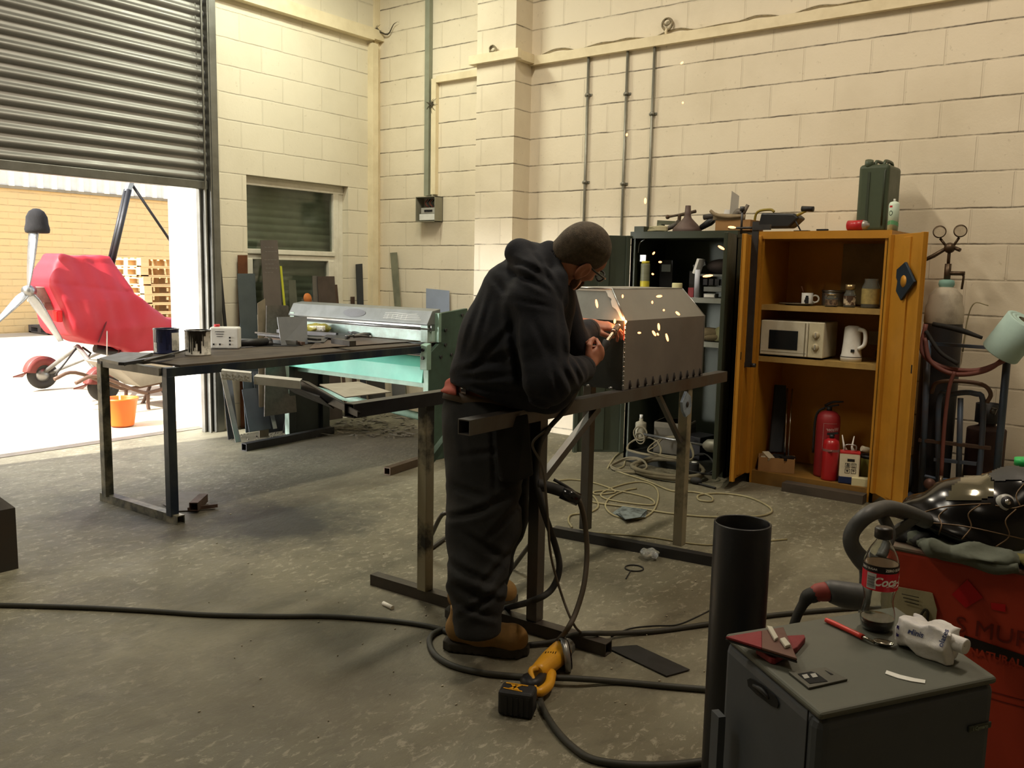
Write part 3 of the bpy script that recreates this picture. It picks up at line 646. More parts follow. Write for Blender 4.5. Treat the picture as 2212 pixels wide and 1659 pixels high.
# ------------------------------------------------------------------ wall services on the back wall
galvp = mat('galvanised_pipe', '8d8b80', .45, .6, col2='6d6a5c', scale=8, amt=.5)
for i, (y, saddles, lab) in enumerate([(4.117, (2.93, 2.21), 'left of three thin conduits running down the back wall'), (3.742, (2.90, 2.18), 'middle of three thin conduits running down the back wall'), (3.497, (2.72,), 'right of three thin conduits running down the back wall')]):
    t = T('wall_conduit', lab, 'conduit', (XB - .02, y, 1.2), 0, 'thin conduits on the back wall')
    b = B(); b.cyl((XB - .02, y, .9 if i < 2 else 1.2), (XB - .02, y, 3.235), .0115, n=10); b.done('pipe', galvp, t)
    for z in saddles:
        b = B(); b.cyl((XB - .02, y, z - .012), (XB - .02, y, z + .012), .019, n=12); b.box(XB - .01, XB - .0005, y - .035, y + .035, z - .008, z + .008); b.done('saddle', galvp, t)
t = T('wide_conduit', 'grey green flat conduit rising from the meter box to the ceiling', 'conduit', (XB - .03, 5.93, 2.16))
b = B(); b.box(XB - .05, XB - .001, 5.905, 5.962, 2.16, 5.28); b.done('channel', mat('conduit_green', '8f9280', .5, col2='6f715f', scale=4), t)
t = T('meter_box', 'open grey electric meter box mounted on the back wall', 'meter box', (XB - .06, 5.88, 1.90))
mx, my0, my1, mz0, mz1 = XB - .115, 5.755, 6.01, 1.905, 2.145
b = B(); b.box(mx, XB - .001, my0, my0 + .006, mz0, mz1); b.box(mx, XB - .001, my1 - .006, my1, mz0, mz1); b.box(mx, XB - .001, my0, my1, mz0, mz0 + .006); b.box(mx, XB - .001, my0, my1, mz1 - .006, mz1); b.box(XB - .008, XB - .001, my0, my1, mz0, mz1)
b.done('case', mat('meter_grey', '8b8877', .5, col2='77745f', scale=6), t)
b = B(); b.box(mx + .02, XB - .03, my0 + .02, my1 - .03, mz0 + .015, mz0 + .075); b.done('cover_plate', white_p, t, bevel=.004)
b = B(); b.box(mx + .03, XB - .03, my0 + .02, my1 - .045, mz0 + .08, mz0 + .135); b.done('fuse_carrier', mat('grey_plastic', 'a9a79f', .4), t, bevel=.003)
for i in range(6):
    b = B(); y = my0 + .06 + i * .018; b.box(mx + .022, mx + .03, y, y + .012, mz0 + .095, mz0 + .115); b.done('switch', blackm, t)
for i in range(4):
    b = B(); y = my0 + .05 + i * .03; b.tube([(XB - .05, y, mz0 + .14), (XB - .07, y + .03, mz0 + .18), (XB - .05, y + .01, mz1 - .02)], .006, n=6, k=4); b.done('wire', mat('red_brown_wire', '6d2f26', .5, amt=0) if i % 2 else blackm, t)
for k, (px, py, X) in enumerate([(1065, 118, 6.17), (1441, 62, XB)]):
    c = at(px, py, X=X - .03)
    t = T('cable_loop', 'small hook with a looped white cord on the trunking ' + ('above the pilaster' if k == 0 else 'above the wall conduits'), 'hook', c - np.array([0, 0, .05]), 0, 'cord hooks on the painted trunking')
    b = B(); b.tube([c + np.array([.0, .0, -.06]), c + np.array([0, .01, -.02]), c + np.array([0, 0, .0])], .012, n=8); b.done('bracket', mtrim, t)
    b = B(); b.ring(c + np.array([0, 0, .035]), (1, .1, 0), .032 + .01 * k, .009, 18, 8); b.ring(c + np.array([-.01, 0, .05]), (1, .4, 0), .026, .006, 18, 8); b.done('loop', mat('dirty_cord', '9a8d70', .7, col2='4a4334', scale=30, amt=.7), t)
b = B(); y = 4.6
pts = [np.array([XB - .012, 4.6 - i * .12, 3.325 + .012 * math.sin(i * 1.3) + (.01 if i % 3 else -.006)]) for i in range(24)]
b.tube(pts, .005, n=6, k=3); b.done('loose_cable', mat('dirty_cord', '9a8d70'), label='thin dirty cable lying along the top of the wall trunking', cat='cable')
for k, (c, lab) in enumerate([((6.34, 6.60, 3.80), 'dark torn cobweb clump at the top of the corner trim'), ((6.36, 5.86, 3.02), 'small dark cobweb stuck beside the vertical trunking')]):
    b = B(); c = np.array(c)
    for i in range(9):
        a = 2.399 * i; d = np.array([-.02 * (i % 2), math.cos(a), math.sin(a)]) * (.05 + .02 * (i % 3)); b.tube([c, c + d * .5 + np.array([-.01, .01, 0]), c + d], [.009, .003, .001], n=5, k=3)
    if k == 0: b.tube([c, c + np.array([.03, -.12, -.05]), c + np.array([.03, -.2, .03]), c + np.array([.03, -.26, .05])], [.012, .007, .004, .001], n=6, k=4); b.ball(c + np.array([0, 0, -.01]), (.02, .03, .03), n=8, m=6)
    b.done('cobweb', mat('cobweb_dark', '4a4335', .9), label=lab, cat='cobweb')

# ------------------------------------------------------------------ steel cupboards
def cupboard(nm, lab, X0, y0, y1, ztop, m, mi, shelves, shm, dl, dr):
    t = T(nm, lab, 'cabinet', ((X0 + 6.33) / 2, (y0 + y1) / 2, 0)); X1 = 6.33
    b = B(); e = .02
    b.box(X0, X1, y0, y0 + e, .0, ztop); b.box(X0, X1, y1 - e, y1, .0, ztop); b.box(X0 - .01, X1, y0 - .004, y1 + .004, ztop - .05, ztop); b.box(X1 - .01, X1, y0, y1, .0, ztop)
    b.box(X0, X0 + .012, y0, y0 + .035, .0, ztop - .04); b.box(X0, X0 + .012, y1 - .035, y1, 0, ztop - .04)
    b.done('carcass', m, t)
    b = B(); b.box(X0 + .012, X1 - .011, y0 + e, y1 - e, .05, .085); b.box(X0 + .002, X0 + .03, y0 + e, y1 - e, 0, .09); b.done('floor_panel', mi, t)
    for z in shelves:
        b = B(); b.box(X0 + .015, X1 - .011, y0 + e + .001, y1 - e - .001, z - .022, z); b.box(X0 + .012, X0 + .018, y0 + e, y1 - e, z - .035, z + .002); b.done('shelf', shm, t)
    for (h, o_) in (dl, dr):
        h = np.array([*h, 0.]); o2 = np.array([*o_, 0.]); d = o2 - h; L = np.linalg.norm(d); d /= L; nn = np.array([-d[1], d[0], 0])
        if np.dot(nn, np.array([0, (y0 + y1) / 2, 0]) - h * np.array([0, 1, 0])) < 0: nn = -nn     # towards the opening
        b = B(); c = h + d * L / 2
        b.obox(c + np.array([0, 0, (.07 + ztop - .03) / 2]), (L, .004, ztop - .10), (d, nn, (0, 0, 1)))
        for q in (0.02, L - .02): b.obox(h + d * q + nn * .014 + np.array([0, 0, (.07 + ztop - .03) / 2]), (.03, .024, ztop - .10), (d, nn, (0, 0, 1)))
        b.obox(h + d * L * .5 + nn * .007 + np.array([0, 0, (.07 + ztop - .03) / 2]), (.08, .012, ztop - .14), (d, nn, (0, 0, 1)))
        dr_ = b.done('door', m, t, bevel=.002)
        b = B(); b.obox(h + d * (L - .018) + nn * .026 + np.array([0, 0, .92]), (.012, .004, .05), (d, nn, (0, 0, 1))); b.done('lock_slot', blackm, dr_)
    return t
yel = mat('ochre_paint', 'b98228', .45, .1, col2='8f621c', scale=2.5, amt=.45); yel_d = mat('ochre_dirty', '7c5a22', .7, col2='4a3a1c', scale=4, amt=.7)
ct = cupboard('steel_cupboard', 'open ochre yellow steel cupboard holding a microwave, jars and fire extinguishers', 5.80, 1.46, 2.31, 1.745, yel, yel_d, (1.25, .895), mat('ochre_shelf', 'a88a4e', .6, col2='6f5a30', scale=6, amt=.6), ((5.80, 2.315), (5.44, 2.285)), ((5.80, 1.455), (5.46, 1.175)))
b = B(); b.box(6.30, 6.318, 1.49, 1.90, 1.26, 1.68); b.done('back_patch', mat('beige_board', '8d7a50', .7), ct)
grn = mat('dark_green_paint', '3d4437', .45, .15, col2='2c3128', scale=3, amt=.5); grn_i = mat('green_inner', '22251f', .7, col2='181a16')
cupboard('steel_cupboard', 'open dark green steel cupboard cluttered with tools behind the hood box', 5.80, 2.47, 3.31, 1.755, grn, grn_i, (1.28, .965), mat('pale_shelf', '8f928a', .5, col2='6c6e66', scale=5), ((5.80, 3.315), (5.53, 3.61)), ((5.80, 2.475), (5.43, 2.38)))
b = B(); b.prism([(5.38, 2.43, 0.005), (5.80, 2.25, .005), (5.80, 2.25, .07), (5.38, 2.43, .07)], (.03, -.03, 0)); 
b = B(); b.box(5.70, 5.79, 1.49, 2.02, .0, .06); b.done('timber_batten', mat('dirty_timber', '4a4136', .85, col2='2d2821', scale=6, amt=.7, stretch=(3, .5, 1)), label='dirty timber batten lying along the foot of the yellow cupboard', cat='timber')
magnet('welding_magnet', np.array([5.60, 1.31, 1.43]), (np.array([.77, .63, 0]) * -1, (0, 0, 1)), 'dark blue welding magnet stuck inside the right yellow cupboard door', 1., mat('dark_blue_magnet', '243544', .45, .3, col2='1a2430'), [(0, .115), (-.10, .07), (-.10, .02), (-.08, .0), (-.09, -.06), (-.02, -.115), (.13, 0)], .036, yel)

def cyl_thing(nm, lab, cat, c, r, h, m, cap=None, capm=None, group=None, neck=None, n=24):
    t = T(nm, lab, cat, c, 0, group); b = B(); pr = [(.001, 0), (r * .96, 0), (r, .006), (r, h - .008), (r * .95, h)]
    if neck: pr += [(neck[0], h + neck[1] * .4), (neck[0], h + neck[1])]
    pr.append((.001, pr[-1][1])); b.lathe(pr, n=n); b.done('body', m, t, local=True)
    if cap:
        z = pr[-1][1]; b = B(); b.lathe([(.001, z + .0005), (cap[0], z + .0005), (cap[0], z + cap[1]), (.001, z + cap[1])], n=n); b.done('cap', capm, t, local=True)
    return t
def boxo(nm, lab, cat, c, sz, rz, m, group=None, bevel=.003, parts=()):
    """box shaped thing standing on c, with its parts given as (name, (centre), (size), material)"""
    t = T(nm, lab, cat, c, rz, group) if parts else None
    b = B(); ca, sa = math.cos(rz), math.sin(rz); ax = ((ca, sa, 0), (-sa, ca, 0), (0, 0, 1))
    b.obox(np.array(c) + np.array([0, 0, sz[2] / 2]), sz, ax)
    if t is None: return b.done(nm, m, label=lab, cat=cat, group=group, bevel=bevel)
    b.done('body', m, t, bevel=bevel)
    for (pn, pc, ps, pm) in parts:
        b = B(); b.obox(pc, ps, np.eye(3)); b.done(pn, pm, t, local=True, bevel=min(ps) * .2)
    return t
# --- yellow cupboard contents: upper shelf z = 1.25
zs = 1.251
c = at(1723, 655, X=5.92)
b = B(); b.lathe([(.001, .002), (.07, .002), (.115, .014), (.118, .016), (.07, .008), (.001, .008)], c=(5.93, 2.075, zs), n=40); b.done('plate', mat('grey_china', '9c9c90', .3, amt=.1), label='grey dinner plate on the upper shelf of the yellow cupboard', cat='plate')
t = T('mug', 'white mug with a black printed mark and a spoon on the upper shelf', 'mug', (6.02, 2.035, zs)); 
b = B(); b.lathe([(.001, 0), (.036, 0), (.038, .004), (.038, .085), (.035, .085), (.034, .008), (.001, .008)], n=28); b.done('cup', white_p, t, local=True)
b = B(); b.ring((.012, -.05, .045), (1, .35, 0), .024, .006, 16, 8); b.done('handle', white_p, t, local=True)
b = B(); a0 = math.atan2(-2.0, -6.0)
for (u0, v0, r_) in ((.3, .06, .009), (.28, .045, .012), (.15, .03, .012), (.4, .03, .008), (.3, .022, .012)): b.grid(lambda u, v: (.0385 * math.cos(a0 + u0 - .35 + r_ / .038 * 2 * (u - .5)), .0385 * math.sin(a0 + u0 - .35 + r_ / .038 * 2 * (u - .5)), v0 + r_ * (v - .5) * 1.6), 4, 2)
b.done('printed_mark', blackm, t, local=True)
b = B(); b.tube([(0, .01, .02), (.0, .03, .09), (0, .045, .13)], [.003, .003, .006], n=8); b.done('spoon_handle', mat('brown_wood', '6a3f20', .6), t, local=True)
cyl_thing('cooking_pot', 'grey metal pot with a lid behind the small jars', 'pot', (6.12, 1.89, zs), .075, .095, steel_l, (.078, .012), steel_l)
glassd = mat('jar_glass', 'cfd6cf', .08, trans=.9, amt=0, bump=0); coff = mat('coffee', '2f1a10', .8, amt=.3); 
def jar(lab, c, r, h, lab_m, fill, fm, lidm, hl):
    t = T('glass_jar', lab, 'jar', c, 0, 'jars on the upper shelf of the yellow cupboard')
    b = B(); b.lathe([(.001, 0), (r * .95, 0), (r, .008), (r, h * .72), (r * .75, h * .86), (r * .75, h)], n=28); b.done('glass', glassd, t, local=True)
    b = B(); b.lathe([(.001, .004), (r * .93, .004), (r * .93, h * fill), (.001, h * fill)], n=20); b.done('contents', fm, t, local=True)
    b = B(); b.lathe([(r * 1.01, h * .14), (r * 1.012, h * .66)], n=28); b.done('label', lab_m, t, local=True)
    if lidm: b = B(); b.lathe([(.001, h + .001), (r * .82, h + .001), (r * .82, h + hl), (.001, h + hl)], n=28); b.done('lid', lidm, t, local=True)
tanlab = mat('tan_label', 'a08f58', .5, col2='5c5238', scale=30, amt=.6); brlab = mat('brown_label', '7d6a55', .5, col2='2c211c', scale=38, amt=.85, lo=.45, hi=.55)
jar('low wide jar of coffee in front of the grey pot', (5.91, 1.835, zs), .042, .075, brlab, .6, coff, mat('gold_lid', 'a5916a', .3, .8, amt=0), .008)
jar('tall coffee jar with a gold lid in the middle of the upper shelf', (5.93, 1.725, zs), .038, .115, mat('coffee_label', 'b9ab92', .4, col2='3a241b', scale=25, amt=.95, lo=.42, hi=.5), .5, coff, mat('gold_lid', 'a5916a', .3, .8), .035)
jar('large open jar with a plain tan label right of the gold lidded jar', (5.95, 1.60, zs), .056, .19, tanlab, .25, coff, None, 0)
cyl_thing('metal_canister', 'dark shiny canister at the right end of the upper shelf', 'canister', (6.05, 1.52, zs), .032, .225, mat('dark_chrome', '55564f', .25, .9, amt=.3))
# middle shelf z = .895 : microwave, kettle
zs = .896
t = T('microwave', 'old cream microwave oven with a dark window and two dials', 'microwave', (6.0, 2.07, zs)); cream = mat('cream_enamel', 'c9c5b2', .4, col2='a89f80', scale=9, amt=.5)
mx0, mx1, my0, my1, mz = 5.835, 6.12, 1.845, 2.275, .25
b = B(); b.box(mx0, mx1, my0, my1, zs + .012, zs + mz); b.done('case', cream, t, bevel=.008)
b = B(); b.box(mx0 - .012, mx0, my0 + .105, my1, zs + .014, zs + mz - .002); dd = b.done('door', cream, t, bevel=.004)
b = B(); b.box(mx0 - .015, mx0 - .011, my0 + .17, my1 - .06, zs + .055, zs + .185); b.done('door_window', mat('smoked_glass', '1c2023', .15, amt=0), dd, bevel=.01)
b = B(); b.box(mx0 - .010, mx0, my0, my0 + .10, zs + .014, zs + mz - .002); cp = b.done('control_panel', mat('cream_panel', 'c6bfa2', .4, col2='9f977b', scale=12), t, bevel=.003)
for z in (.165, .085):
    b = B(); b.lathe([(.001, .012), (.022, .012), (.024, 0)], c=(mx0 - .010, my0 + .05, zs + z), ax=(-1, 0, 0), n=24); d_ = b.done('dial', mat('dial_cream', 'b3a98a', .4, amt=.2), cp)
    b = B(); b.obox((mx0 - .024, my0 + .05, zs + z), (.004, .006, .034), np.eye(3)); b.done('pointer', mat('grey_plastic', 'a9a79f'), d_)
b = B(); b.box(mx0 - .0155, mx0 - .0118, my0 + .12, my0 + .125, zs + .02, zs + .24); b.box(mx0 - .013, mx0 - .0115, my0 + .11, my1 - .01, zs + .035, zs + .037); b.done('door_groove', mat('groove', '6d6650', .7, amt=0), dd)
for y in (my0 + .03, my1 - .03):
    for x in (mx0 + .03, mx1 - .03):
        b = B(); b.cyl((x, y, zs), (x, y, zs + .013), .012, n=10); b.done('foot', blackm, t)
t = T('kettle', 'tall white jug kettle beside the microwave', 'kettle', (5.93, 1.69, zs))
b = B(); b.lathe([(.001, 0), (.066, 0), (.068, .03), (.062, .05), (.056, .12), (.053, .2), (.05, .225), (.03, .235), (.001, .237)], c=(0, 0, 0), n=28); b.done('jug', white_p, t, local=True)
b = B(); b.tube([(-.03, -.045, .215), (-.03, -.085, .20), (-.03, -.088, .12), (-.03, -.05, .085)], [.014, .013, .013, .012], n=10, k=4); b.done('handle', white_p, t, local=True)
b = B(); b.lathe([(.0665, .028), (.0695, .031), (.0665, .034)], n=28); b.done('base_seam', blackm, t, local=True)
b = B(); b.box(-.062, -.056, -.035, -.012, .065, .083); b.done('badge', blackm, t, local=True)
b = B(); b.ball((6.05, 1.53, zs + .055), (.05, .035, .055)); b.done('dark_bag', mat('dark_cloth', '2b2a22', .9), label='dark cloth bundle at the right end of the middle shelf', cat='bundle')
b = B(); b.box(6.2, 6.215, 1.49, 1.66, zs + .1, zs + .19); b.done('socket_plate', mat('grimy_white', '9a9078', .6), label='grimy double socket plate at the back behind the kettle', cat='socket')
# bottom: extinguishers, tins, boxes
zb = .086
exr = mat('extinguisher_red', 'a51c22', .35, col2='8a151a', amt=.3, coat=.2); dkr = mat('extinguisher_red_dusty', '8c2428', .5, col2='6e1b1e', amt=.4)
t = T('fire_extinguisher', 'tall dusty red water fire extinguisher with printed white label', 'fire extinguisher', (6.0, 1.83, zb), 0)
b = B(); b.lathe([(.001, 0), (.075, 0), (.078, .015), (.078, .385), (.072, .42), (.05, .445), (.02, .455), (.001, .455)], n=32); b.done('cylinder', dkr, t, local=True)
b = B(); b.cyl((0, 0, .45), (0, 0, .48), .018); b.beam((.0, .03, .475), (0, -.06, .50), .018, .01); b.tube([(0, .03, .485), (0, -.02, .515), (0, -.09, .525)], [.009, .008, .006], n=8, k=4); b.done('valve_handle', blackm, t, local=True)
b = B(); b.tube([(0, .03, .47), (-.01, .07, .44), (-.01, .088, .36), (-.01, .088, .15)], .008, n=8, k=5); b.done('hose', blackr, t, local=True)
b = B(); a0 = math.atan2(-1.83, -6.0)
cf = lambda x, y: (.0788 * math.cos(a0 - x / .078), .0788 * math.sin(a0 - x / .078), y)
put_text(b, 'Water', .034, lambda x, y: cf(-x * -1 - .035, y + .335), bold=.0006)
for i in range(6): b.grid(lambda u, v: cf(-.03 + .06 * u * (1 - .1 * (i % 3)) - .03, .27 - i * .022 + .005 * v), 5, 1)
b.grid(lambda u, v: cf(-.06 + .09 * u, .375 + .0015 * v), 8, 1); b.grid(lambda u, v: cf(.028 + .0015 * u, .2 + .175 * v), 1, 4)
b.done('label_print', mat('dusty_white_print', 'b59a96', .6, amt=0), t, local=True)
t = T('fire_extinguisher', 'shorter plain red fire extinguisher in front of the tall one', 'fire extinguisher', (5.90, 1.77, zb), 0)
b = B(); b.lathe([(.001, 0), (.052, 0), (.054, .01), (.054, .245), (.046, .27), (.02, .285), (.001, .285)], n=28); b.done('cylinder', exr, t, local=True)
b = B(); b.cyl((0, 0, .28), (0, 0, .31), .016); b.beam((0, .03, .31), (0, -.04, .325), .02, .014); b.done('valve_handle', blackm, t, local=True)
b = B(); b.lathe([(.0547, .198), (.0552, .215)], n=28); b.tube([(-.052, 0, .2), (-.062, -.03, .21)], .006, n=6); b.done('retaining_strap', mat('grey_strap', '8a5b58', .5), t, local=True)
t = T('solvent_tin', 'white rectangular tin printed with four black handling symbols', 'tin', (5.87, 1.635, zb)); wt = mat('tin_white', 'd6ceb4', .4, col2='a79f88', scale=14, amt=.4)
ud = np.array([0.30, -.955, 0]); vd = np.array([.955, .30, 0]); cc = np.array([5.87, 1.635, zb])
b = B(); b.obox(cc + np.array([0, 0, .115]), (.125, .07, .205), (ud, vd, (0, 0, 1))); b.done('can', wt, t, bevel=.008)
b = B(); b.obox(cc + np.array([0, 0, .03]), (.127, .072, .055), (ud, vd, (0, 0, 1))); b.done('blue_band', mat('navy_band', '1c2a4e', .4, amt=.3), t, bevel=.008)
b = B(); b.obox(cc + np.array([0, 0, .212]), (.127, .072, .016), (ud, vd, (0, 0, 1))); b.done('red_band', mat('red_band', 'b22a2a', .4, amt=.2), t, bevel=.004)
fn = plane_fn(cc - vd * .0358, ud, (0, 0, 1)); b = B(); K = [ud, vd, (0, 0, 1)]
for (x, z) in ((-.012, .13), (.026, .13), (-.012, .092), (.026, .092)):
    for dx, dz, sx, sz in ((-.014, 0, .0025, .03), (.014, 0, .0025, .03), (0, .014, .03, .0025), (0, -.014, .03, .0025)): b.obox(fn(x + dx, z + dz), (sx, .001, sz), K)
b.obox(fn(-.015, .128), (.006, .001, .016), K); b.obox(fn(-.006, .128), (.006, .001, .016), K); b.obox(fn(-.0105, .138), (.008, .001, .006), K)
b.obox(fn(.021, .13), (.003, .001, .018), K); b.obox(fn(.031, .13), (.003, .001, .018), K); b.obox(fn(.026, .121), (.018, .001, .002), K)
b.prism([fn(-.012 + x, .092 + z) for x, z in ((0, -.008), (.008, .003), (.004, .008), (0, .005), (-.004, .008), (-.008, .003))], -vd * .0008)
b.prism([fn(.026 + x, .094 + z) for x, z in ((-.01, 0), (-.005, .006), (.005, .006), (.01, 0))], -vd * .0008); b.obox(fn(.026, .088), (.0015, .001, .012), K)
b.obox(fn(.007, .165), (.045, .001, .018), K); b.done('handling_symbols', blackm, t)
b = B(); b.tube([fn(-.035, .225) + vd * .03, fn(-.03, .26) + vd * .03, fn(.03, .26) + vd * .03, fn(.035, .225) + vd * .03], .005, n=6, k=3); b.done('carry_handle', steel_l, t)
for k, (dx, dz, lab) in enumerate(((-.03, .06, 'leaning white nozzle bottle with a pointed tip left above the symbol tin'), (.02, .045, 'upright white nozzle bottle standing behind the symbol tin'))):
    c0 = cc + ud * dx + vd * .075; b = B(); b.cyl(c0, c0 + np.array([0, 0, .20 + dz * .2]), .018, n=14); b.tube([c0 + np.array([0, 0, .20 + dz * .2]), c0 + np.array([0, 0, .235]) - ud * .01, c0 + np.array([0, 0, .30 + dz * .2]) - ud * .025 * (1 - k)], [.014, .007, .003], n=8); b.done('sealant_bottle', white_p, label=lab, cat='bottle')
b = B(); b.tube([cc + ud * .07 + vd * .05 + np.array([0, 0, .235]), cc + ud * .14 + vd * .08 + np.array([0, 0, .215])], .019, n=14); b.done('rolled_paper', mat('grimy_paper', 'bdb7a0', .8, amt=.4), label='short white roll lying at the right above the olive pot', cat='paper roll')
cyl_thing('plastic_pot', 'olive green pot half hidden behind the right cupboard door', 'pot', (5.99, 1.545, zb), .05, .17, mat('olive_pot', '6b6a2a', .5), (.052, .02), blackm)
boxo('small_carton', 'small cream carton lying on its side at the right front of the cupboard floor', 'box', (5.86, 1.555, zb), (.06, .11, .055), .3, mat('cream_card', 'c9c39a', .6, amt=.2))
# cardboard box with bits + tool roll with chrome bars
card = mat('cardboard', '9a7448', .85, col2='7d5c36', scale=5, amt=.4)
t = T('cardboard_box', 'open brown cardboard box of scrap at the left bottom of the yellow cupboard', 'box', (5.95, 2.17, zb)); u_ = np.array([.35, -.94, 0]); v_ = np.array([.94, .35, 0])
b = B(); c0 = np.array([5.93, 2.15, zb])
for s_, o_ in (((.24, .004, .10), v_ * -.07), ((.24, .004, .10), v_ * .07)): b.obox(c0 + o_ + np.array([0, 0, .05]), s_, (u_, v_, (0, 0, 1)))
for o_ in (-.12, .12): b.obox(c0 + u_ * o_ + np.array([0, 0, .05]), (.004, .14, .10), (u_, v_, (0, 0, 1)))
b.obox(c0 + np.array([0, 0, .003]), (.24, .14, .004), (u_, v_, (0, 0, 1))); b.done('carton', card, t)
for i in range(7):
    c1 = c0 + u_ * random.uniform(-.08, .08) + v_ * random.uniform(-.04, .04) + np.array([0, 0, .045 + .005 * i]); a = random.uniform(0, 3); b = B(); b.obox(c1 + np.array([0, 0, .03]), (.09, .05, .02), orth((math.cos(a), math.sin(a), random.uniform(-.3, .5)))); b.done('scrap_piece', [steel_d, blackm, mat('grimy_paper', 'bdb7a0'), steel_d][i % 4], t)
b = B(); b.sheet((5.99, 2.235, zb + .11), (6.06, 2.14, zb + .11), (6.15, 2.20, .66), (6.14, 2.275, .66), .03); b.done('tool_roll', mat('black_canvas', '23262a', .8, amt=.4), label='black canvas tool roll leaning in the left corner of the yellow cupboard', cat='tool roll')
for k, dy in enumerate((0, .035)):
    b = B(); b.cyl((5.95, 2.10 - dy * .7, zb + .11), (6.12, 2.17 - dy, .65), .0055, n=10); b.done('chrome_rod', chrome, label=('left' if k == 0 else 'right') + ' of two chrome rods leaning against the black tool roll', cat='rod', group='chrome rods in the yellow cupboard')

# --- sash clamp on the left yellow door
t = T('sash_clamp', 'long dark steel sash clamp hanging on the left yellow cupboard door', 'clamp', (5.60, 2.27, .85)); cl = mat('clamp_steel', '4a4a4c', .45, .6, col2='332f2c', scale=5)
xk, yk = 5.60, 2.262
b = B(); b.box(xk - .006, xk + .006, yk - .022, yk + .022, .84, 1.80); b.done('bar', cl, t)
b = B(); b.box(xk - .012, xk + .012, yk - .10, yk + .02, 1.745, 1.78); b.cyl((xk, yk + .02, 1.76), (xk, yk + .19, 1.76), .008, n=8); b.done('fixed_jaw', cl, t)
b = B(); b.cyl((xk, yk + .10, 1.72), (xk, yk + .10, 1.88), .008, n=8); b.cyl((xk, yk + .10, 1.87), (xk, yk + .10, 1.90), .016, n=10); b.done('screw', cl, t)
b = B(); b.box(xk - .015, xk + .015, yk - .02, yk + .07, .835, .865); b.cyl((xk, yk - .02, .85), (xk, yk - .05, .85), .014, n=10); b.done('sliding_jaw', cl, t)

# --- things on top of the cupboards
zt = 1.756
def px6(px, py, X=5.95): return at(px, py, X=X)
army = mat('army_green', '46513f', .45, .1, col2='37402f', scale=4, amt=.5)
c = px6(1888, 480, 6.12); t = T('jerry_can', 'tall army green jerry can standing on the yellow cupboard', 'jerry can', (6.12, 1.62, 1.746))
jx0, jx1, jy0, jy1, jz0, jz1 = 5.97, 6.27, 1.545, 1.735, 1.746, 2.175
b = B(); b.box(jx0, jx1, jy0, jy1, jz0, jz1); b.done('body', army, t, bevel=.025, seg=4)
b = B(); b.tube([(jx0 - .004, jy0 + .025, jz0 + .04), (jx0 - .004, jy0 + .025, jz1 - .05), (jx0 + .03, jy0 + .02, jz1 + .003)], .006, n=6); b.box(jx0 - .005, jx0 + .001, (jy0 + jy1) / 2 + .02, (jy0 + jy1) / 2 + .035, jz0 + .03, jz1 - .05); b.done('seam_rib', mat('army_dark', '353e30', .5), t)
for y in (jy0 + .04, (jy0 + jy1) / 2, jy1 - .04):
    b = B(); b.tube([(jx0 + .03, y, jz1 - .02), (jx0 + .045, y, jz1 + .02), (jx1 - .1, y, jz1 + .022), (jx1 - .08, y, jz1 - .01)], .011, n=8, k=3); b.done('carry_handle', army, t)
b = B(); b.cyl((jx0 + .035, jy1 - .05, jz1 - .03), (jx0 + .01, jy1 - .06, jz1 + .025), .026, n=16); b.done('filler_cap', army, t)
t = T('spray_can', 'white and green aerosol can in front of the jerry can', 'spray can', (5.93, 1.49, 1.746))
b = B(); b.lathe([(.001, 0), (.0325, 0), (.0325, .165), (.026, .178), (.012, .184), (.001, .184)], n=28); b.done('can', mat('can_pale_green', 'cfe0cf', .35, col2='9fc3a5', scale=9, amt=.5, bump=0), t, local=True)
b = B(); b.cyl((0, 0, .184), (0, 0, .20), .007, n=10); b.done('nozzle', white_p, t, local=True)
b = B(); a0 = math.atan2(-1.49, -5.93); cf = lambda x, y: (.0328 * math.cos(a0 + x / .0325), .0328 * math.sin(a0 + x / .0325), y)
for i in range(16):
    a = 2 * PI * i / 16; a2 = 2 * PI * (i + 1) / 16; b.add([cf(-.018 + .012 * math.cos(a), .11 + .016 * math.sin(a)), cf(-.018 + .012 * math.cos(a2), .11 + .016 * math.sin(a2)), cf(-.018 + .008 * math.cos(a2), .11 + .011 * math.sin(a2)), cf(-.018 + .008 * math.cos(a), .11 + .011 * math.sin(a))], [(0, 1, 2, 3)])
b.done('ring_logo', mat('dark_green_print', '24382a', .5, amt=0), t, local=True)
b = B(); b.grid(lambda u, v: cf(-.03 + .02 * u, .145 + .012 * v), 4, 1); b.done('red_print', mat('red_cap', 'b5252a'), t, local=True)
b = B(); b.grid(lambda u, v: cf(-.05 + .1 * u, .03 + .025 * v + .01 * math.sin(u * 4)), 10, 2); b.done('green_print', mat('green_print', '5d9a6a', .5), t, local=True)
t = T('spray_can', 'red aerosol can lying on its side on the yellow cupboard top', 'spray can', (5.87, 1.68, 1.746))
b = B(); q0, q1 = np.array([5.86, 1.745, 1.78]), np.array([5.845, 1.645, 1.78]); b.cyl(q0, q1, .0325, n=26); b.done('can', mat('can_red', 'b2262c', .35, col2='d8cfcf', scale=7, amt=.5, lo=.55, hi=.6, bump=0), t)
dq = (q1 - q0) / np.linalg.norm(q1 - q0); b = B(); b.lathe([(.031, 0), (.026, .02), (.012, .022), (.012, .034), (.001, .034)], c=q1, ax=dq, n=24); b.done('end_cap', mat('grey_cap', 'aaa8a2', .4, .4), t)
b = B(); b.box(5.80, 5.83, 1.86, 1.93, 1.7465, 1.757); b.done('black_strip', blackm, label='short black strip on the front edge of the yellow cupboard top', cat='strip')
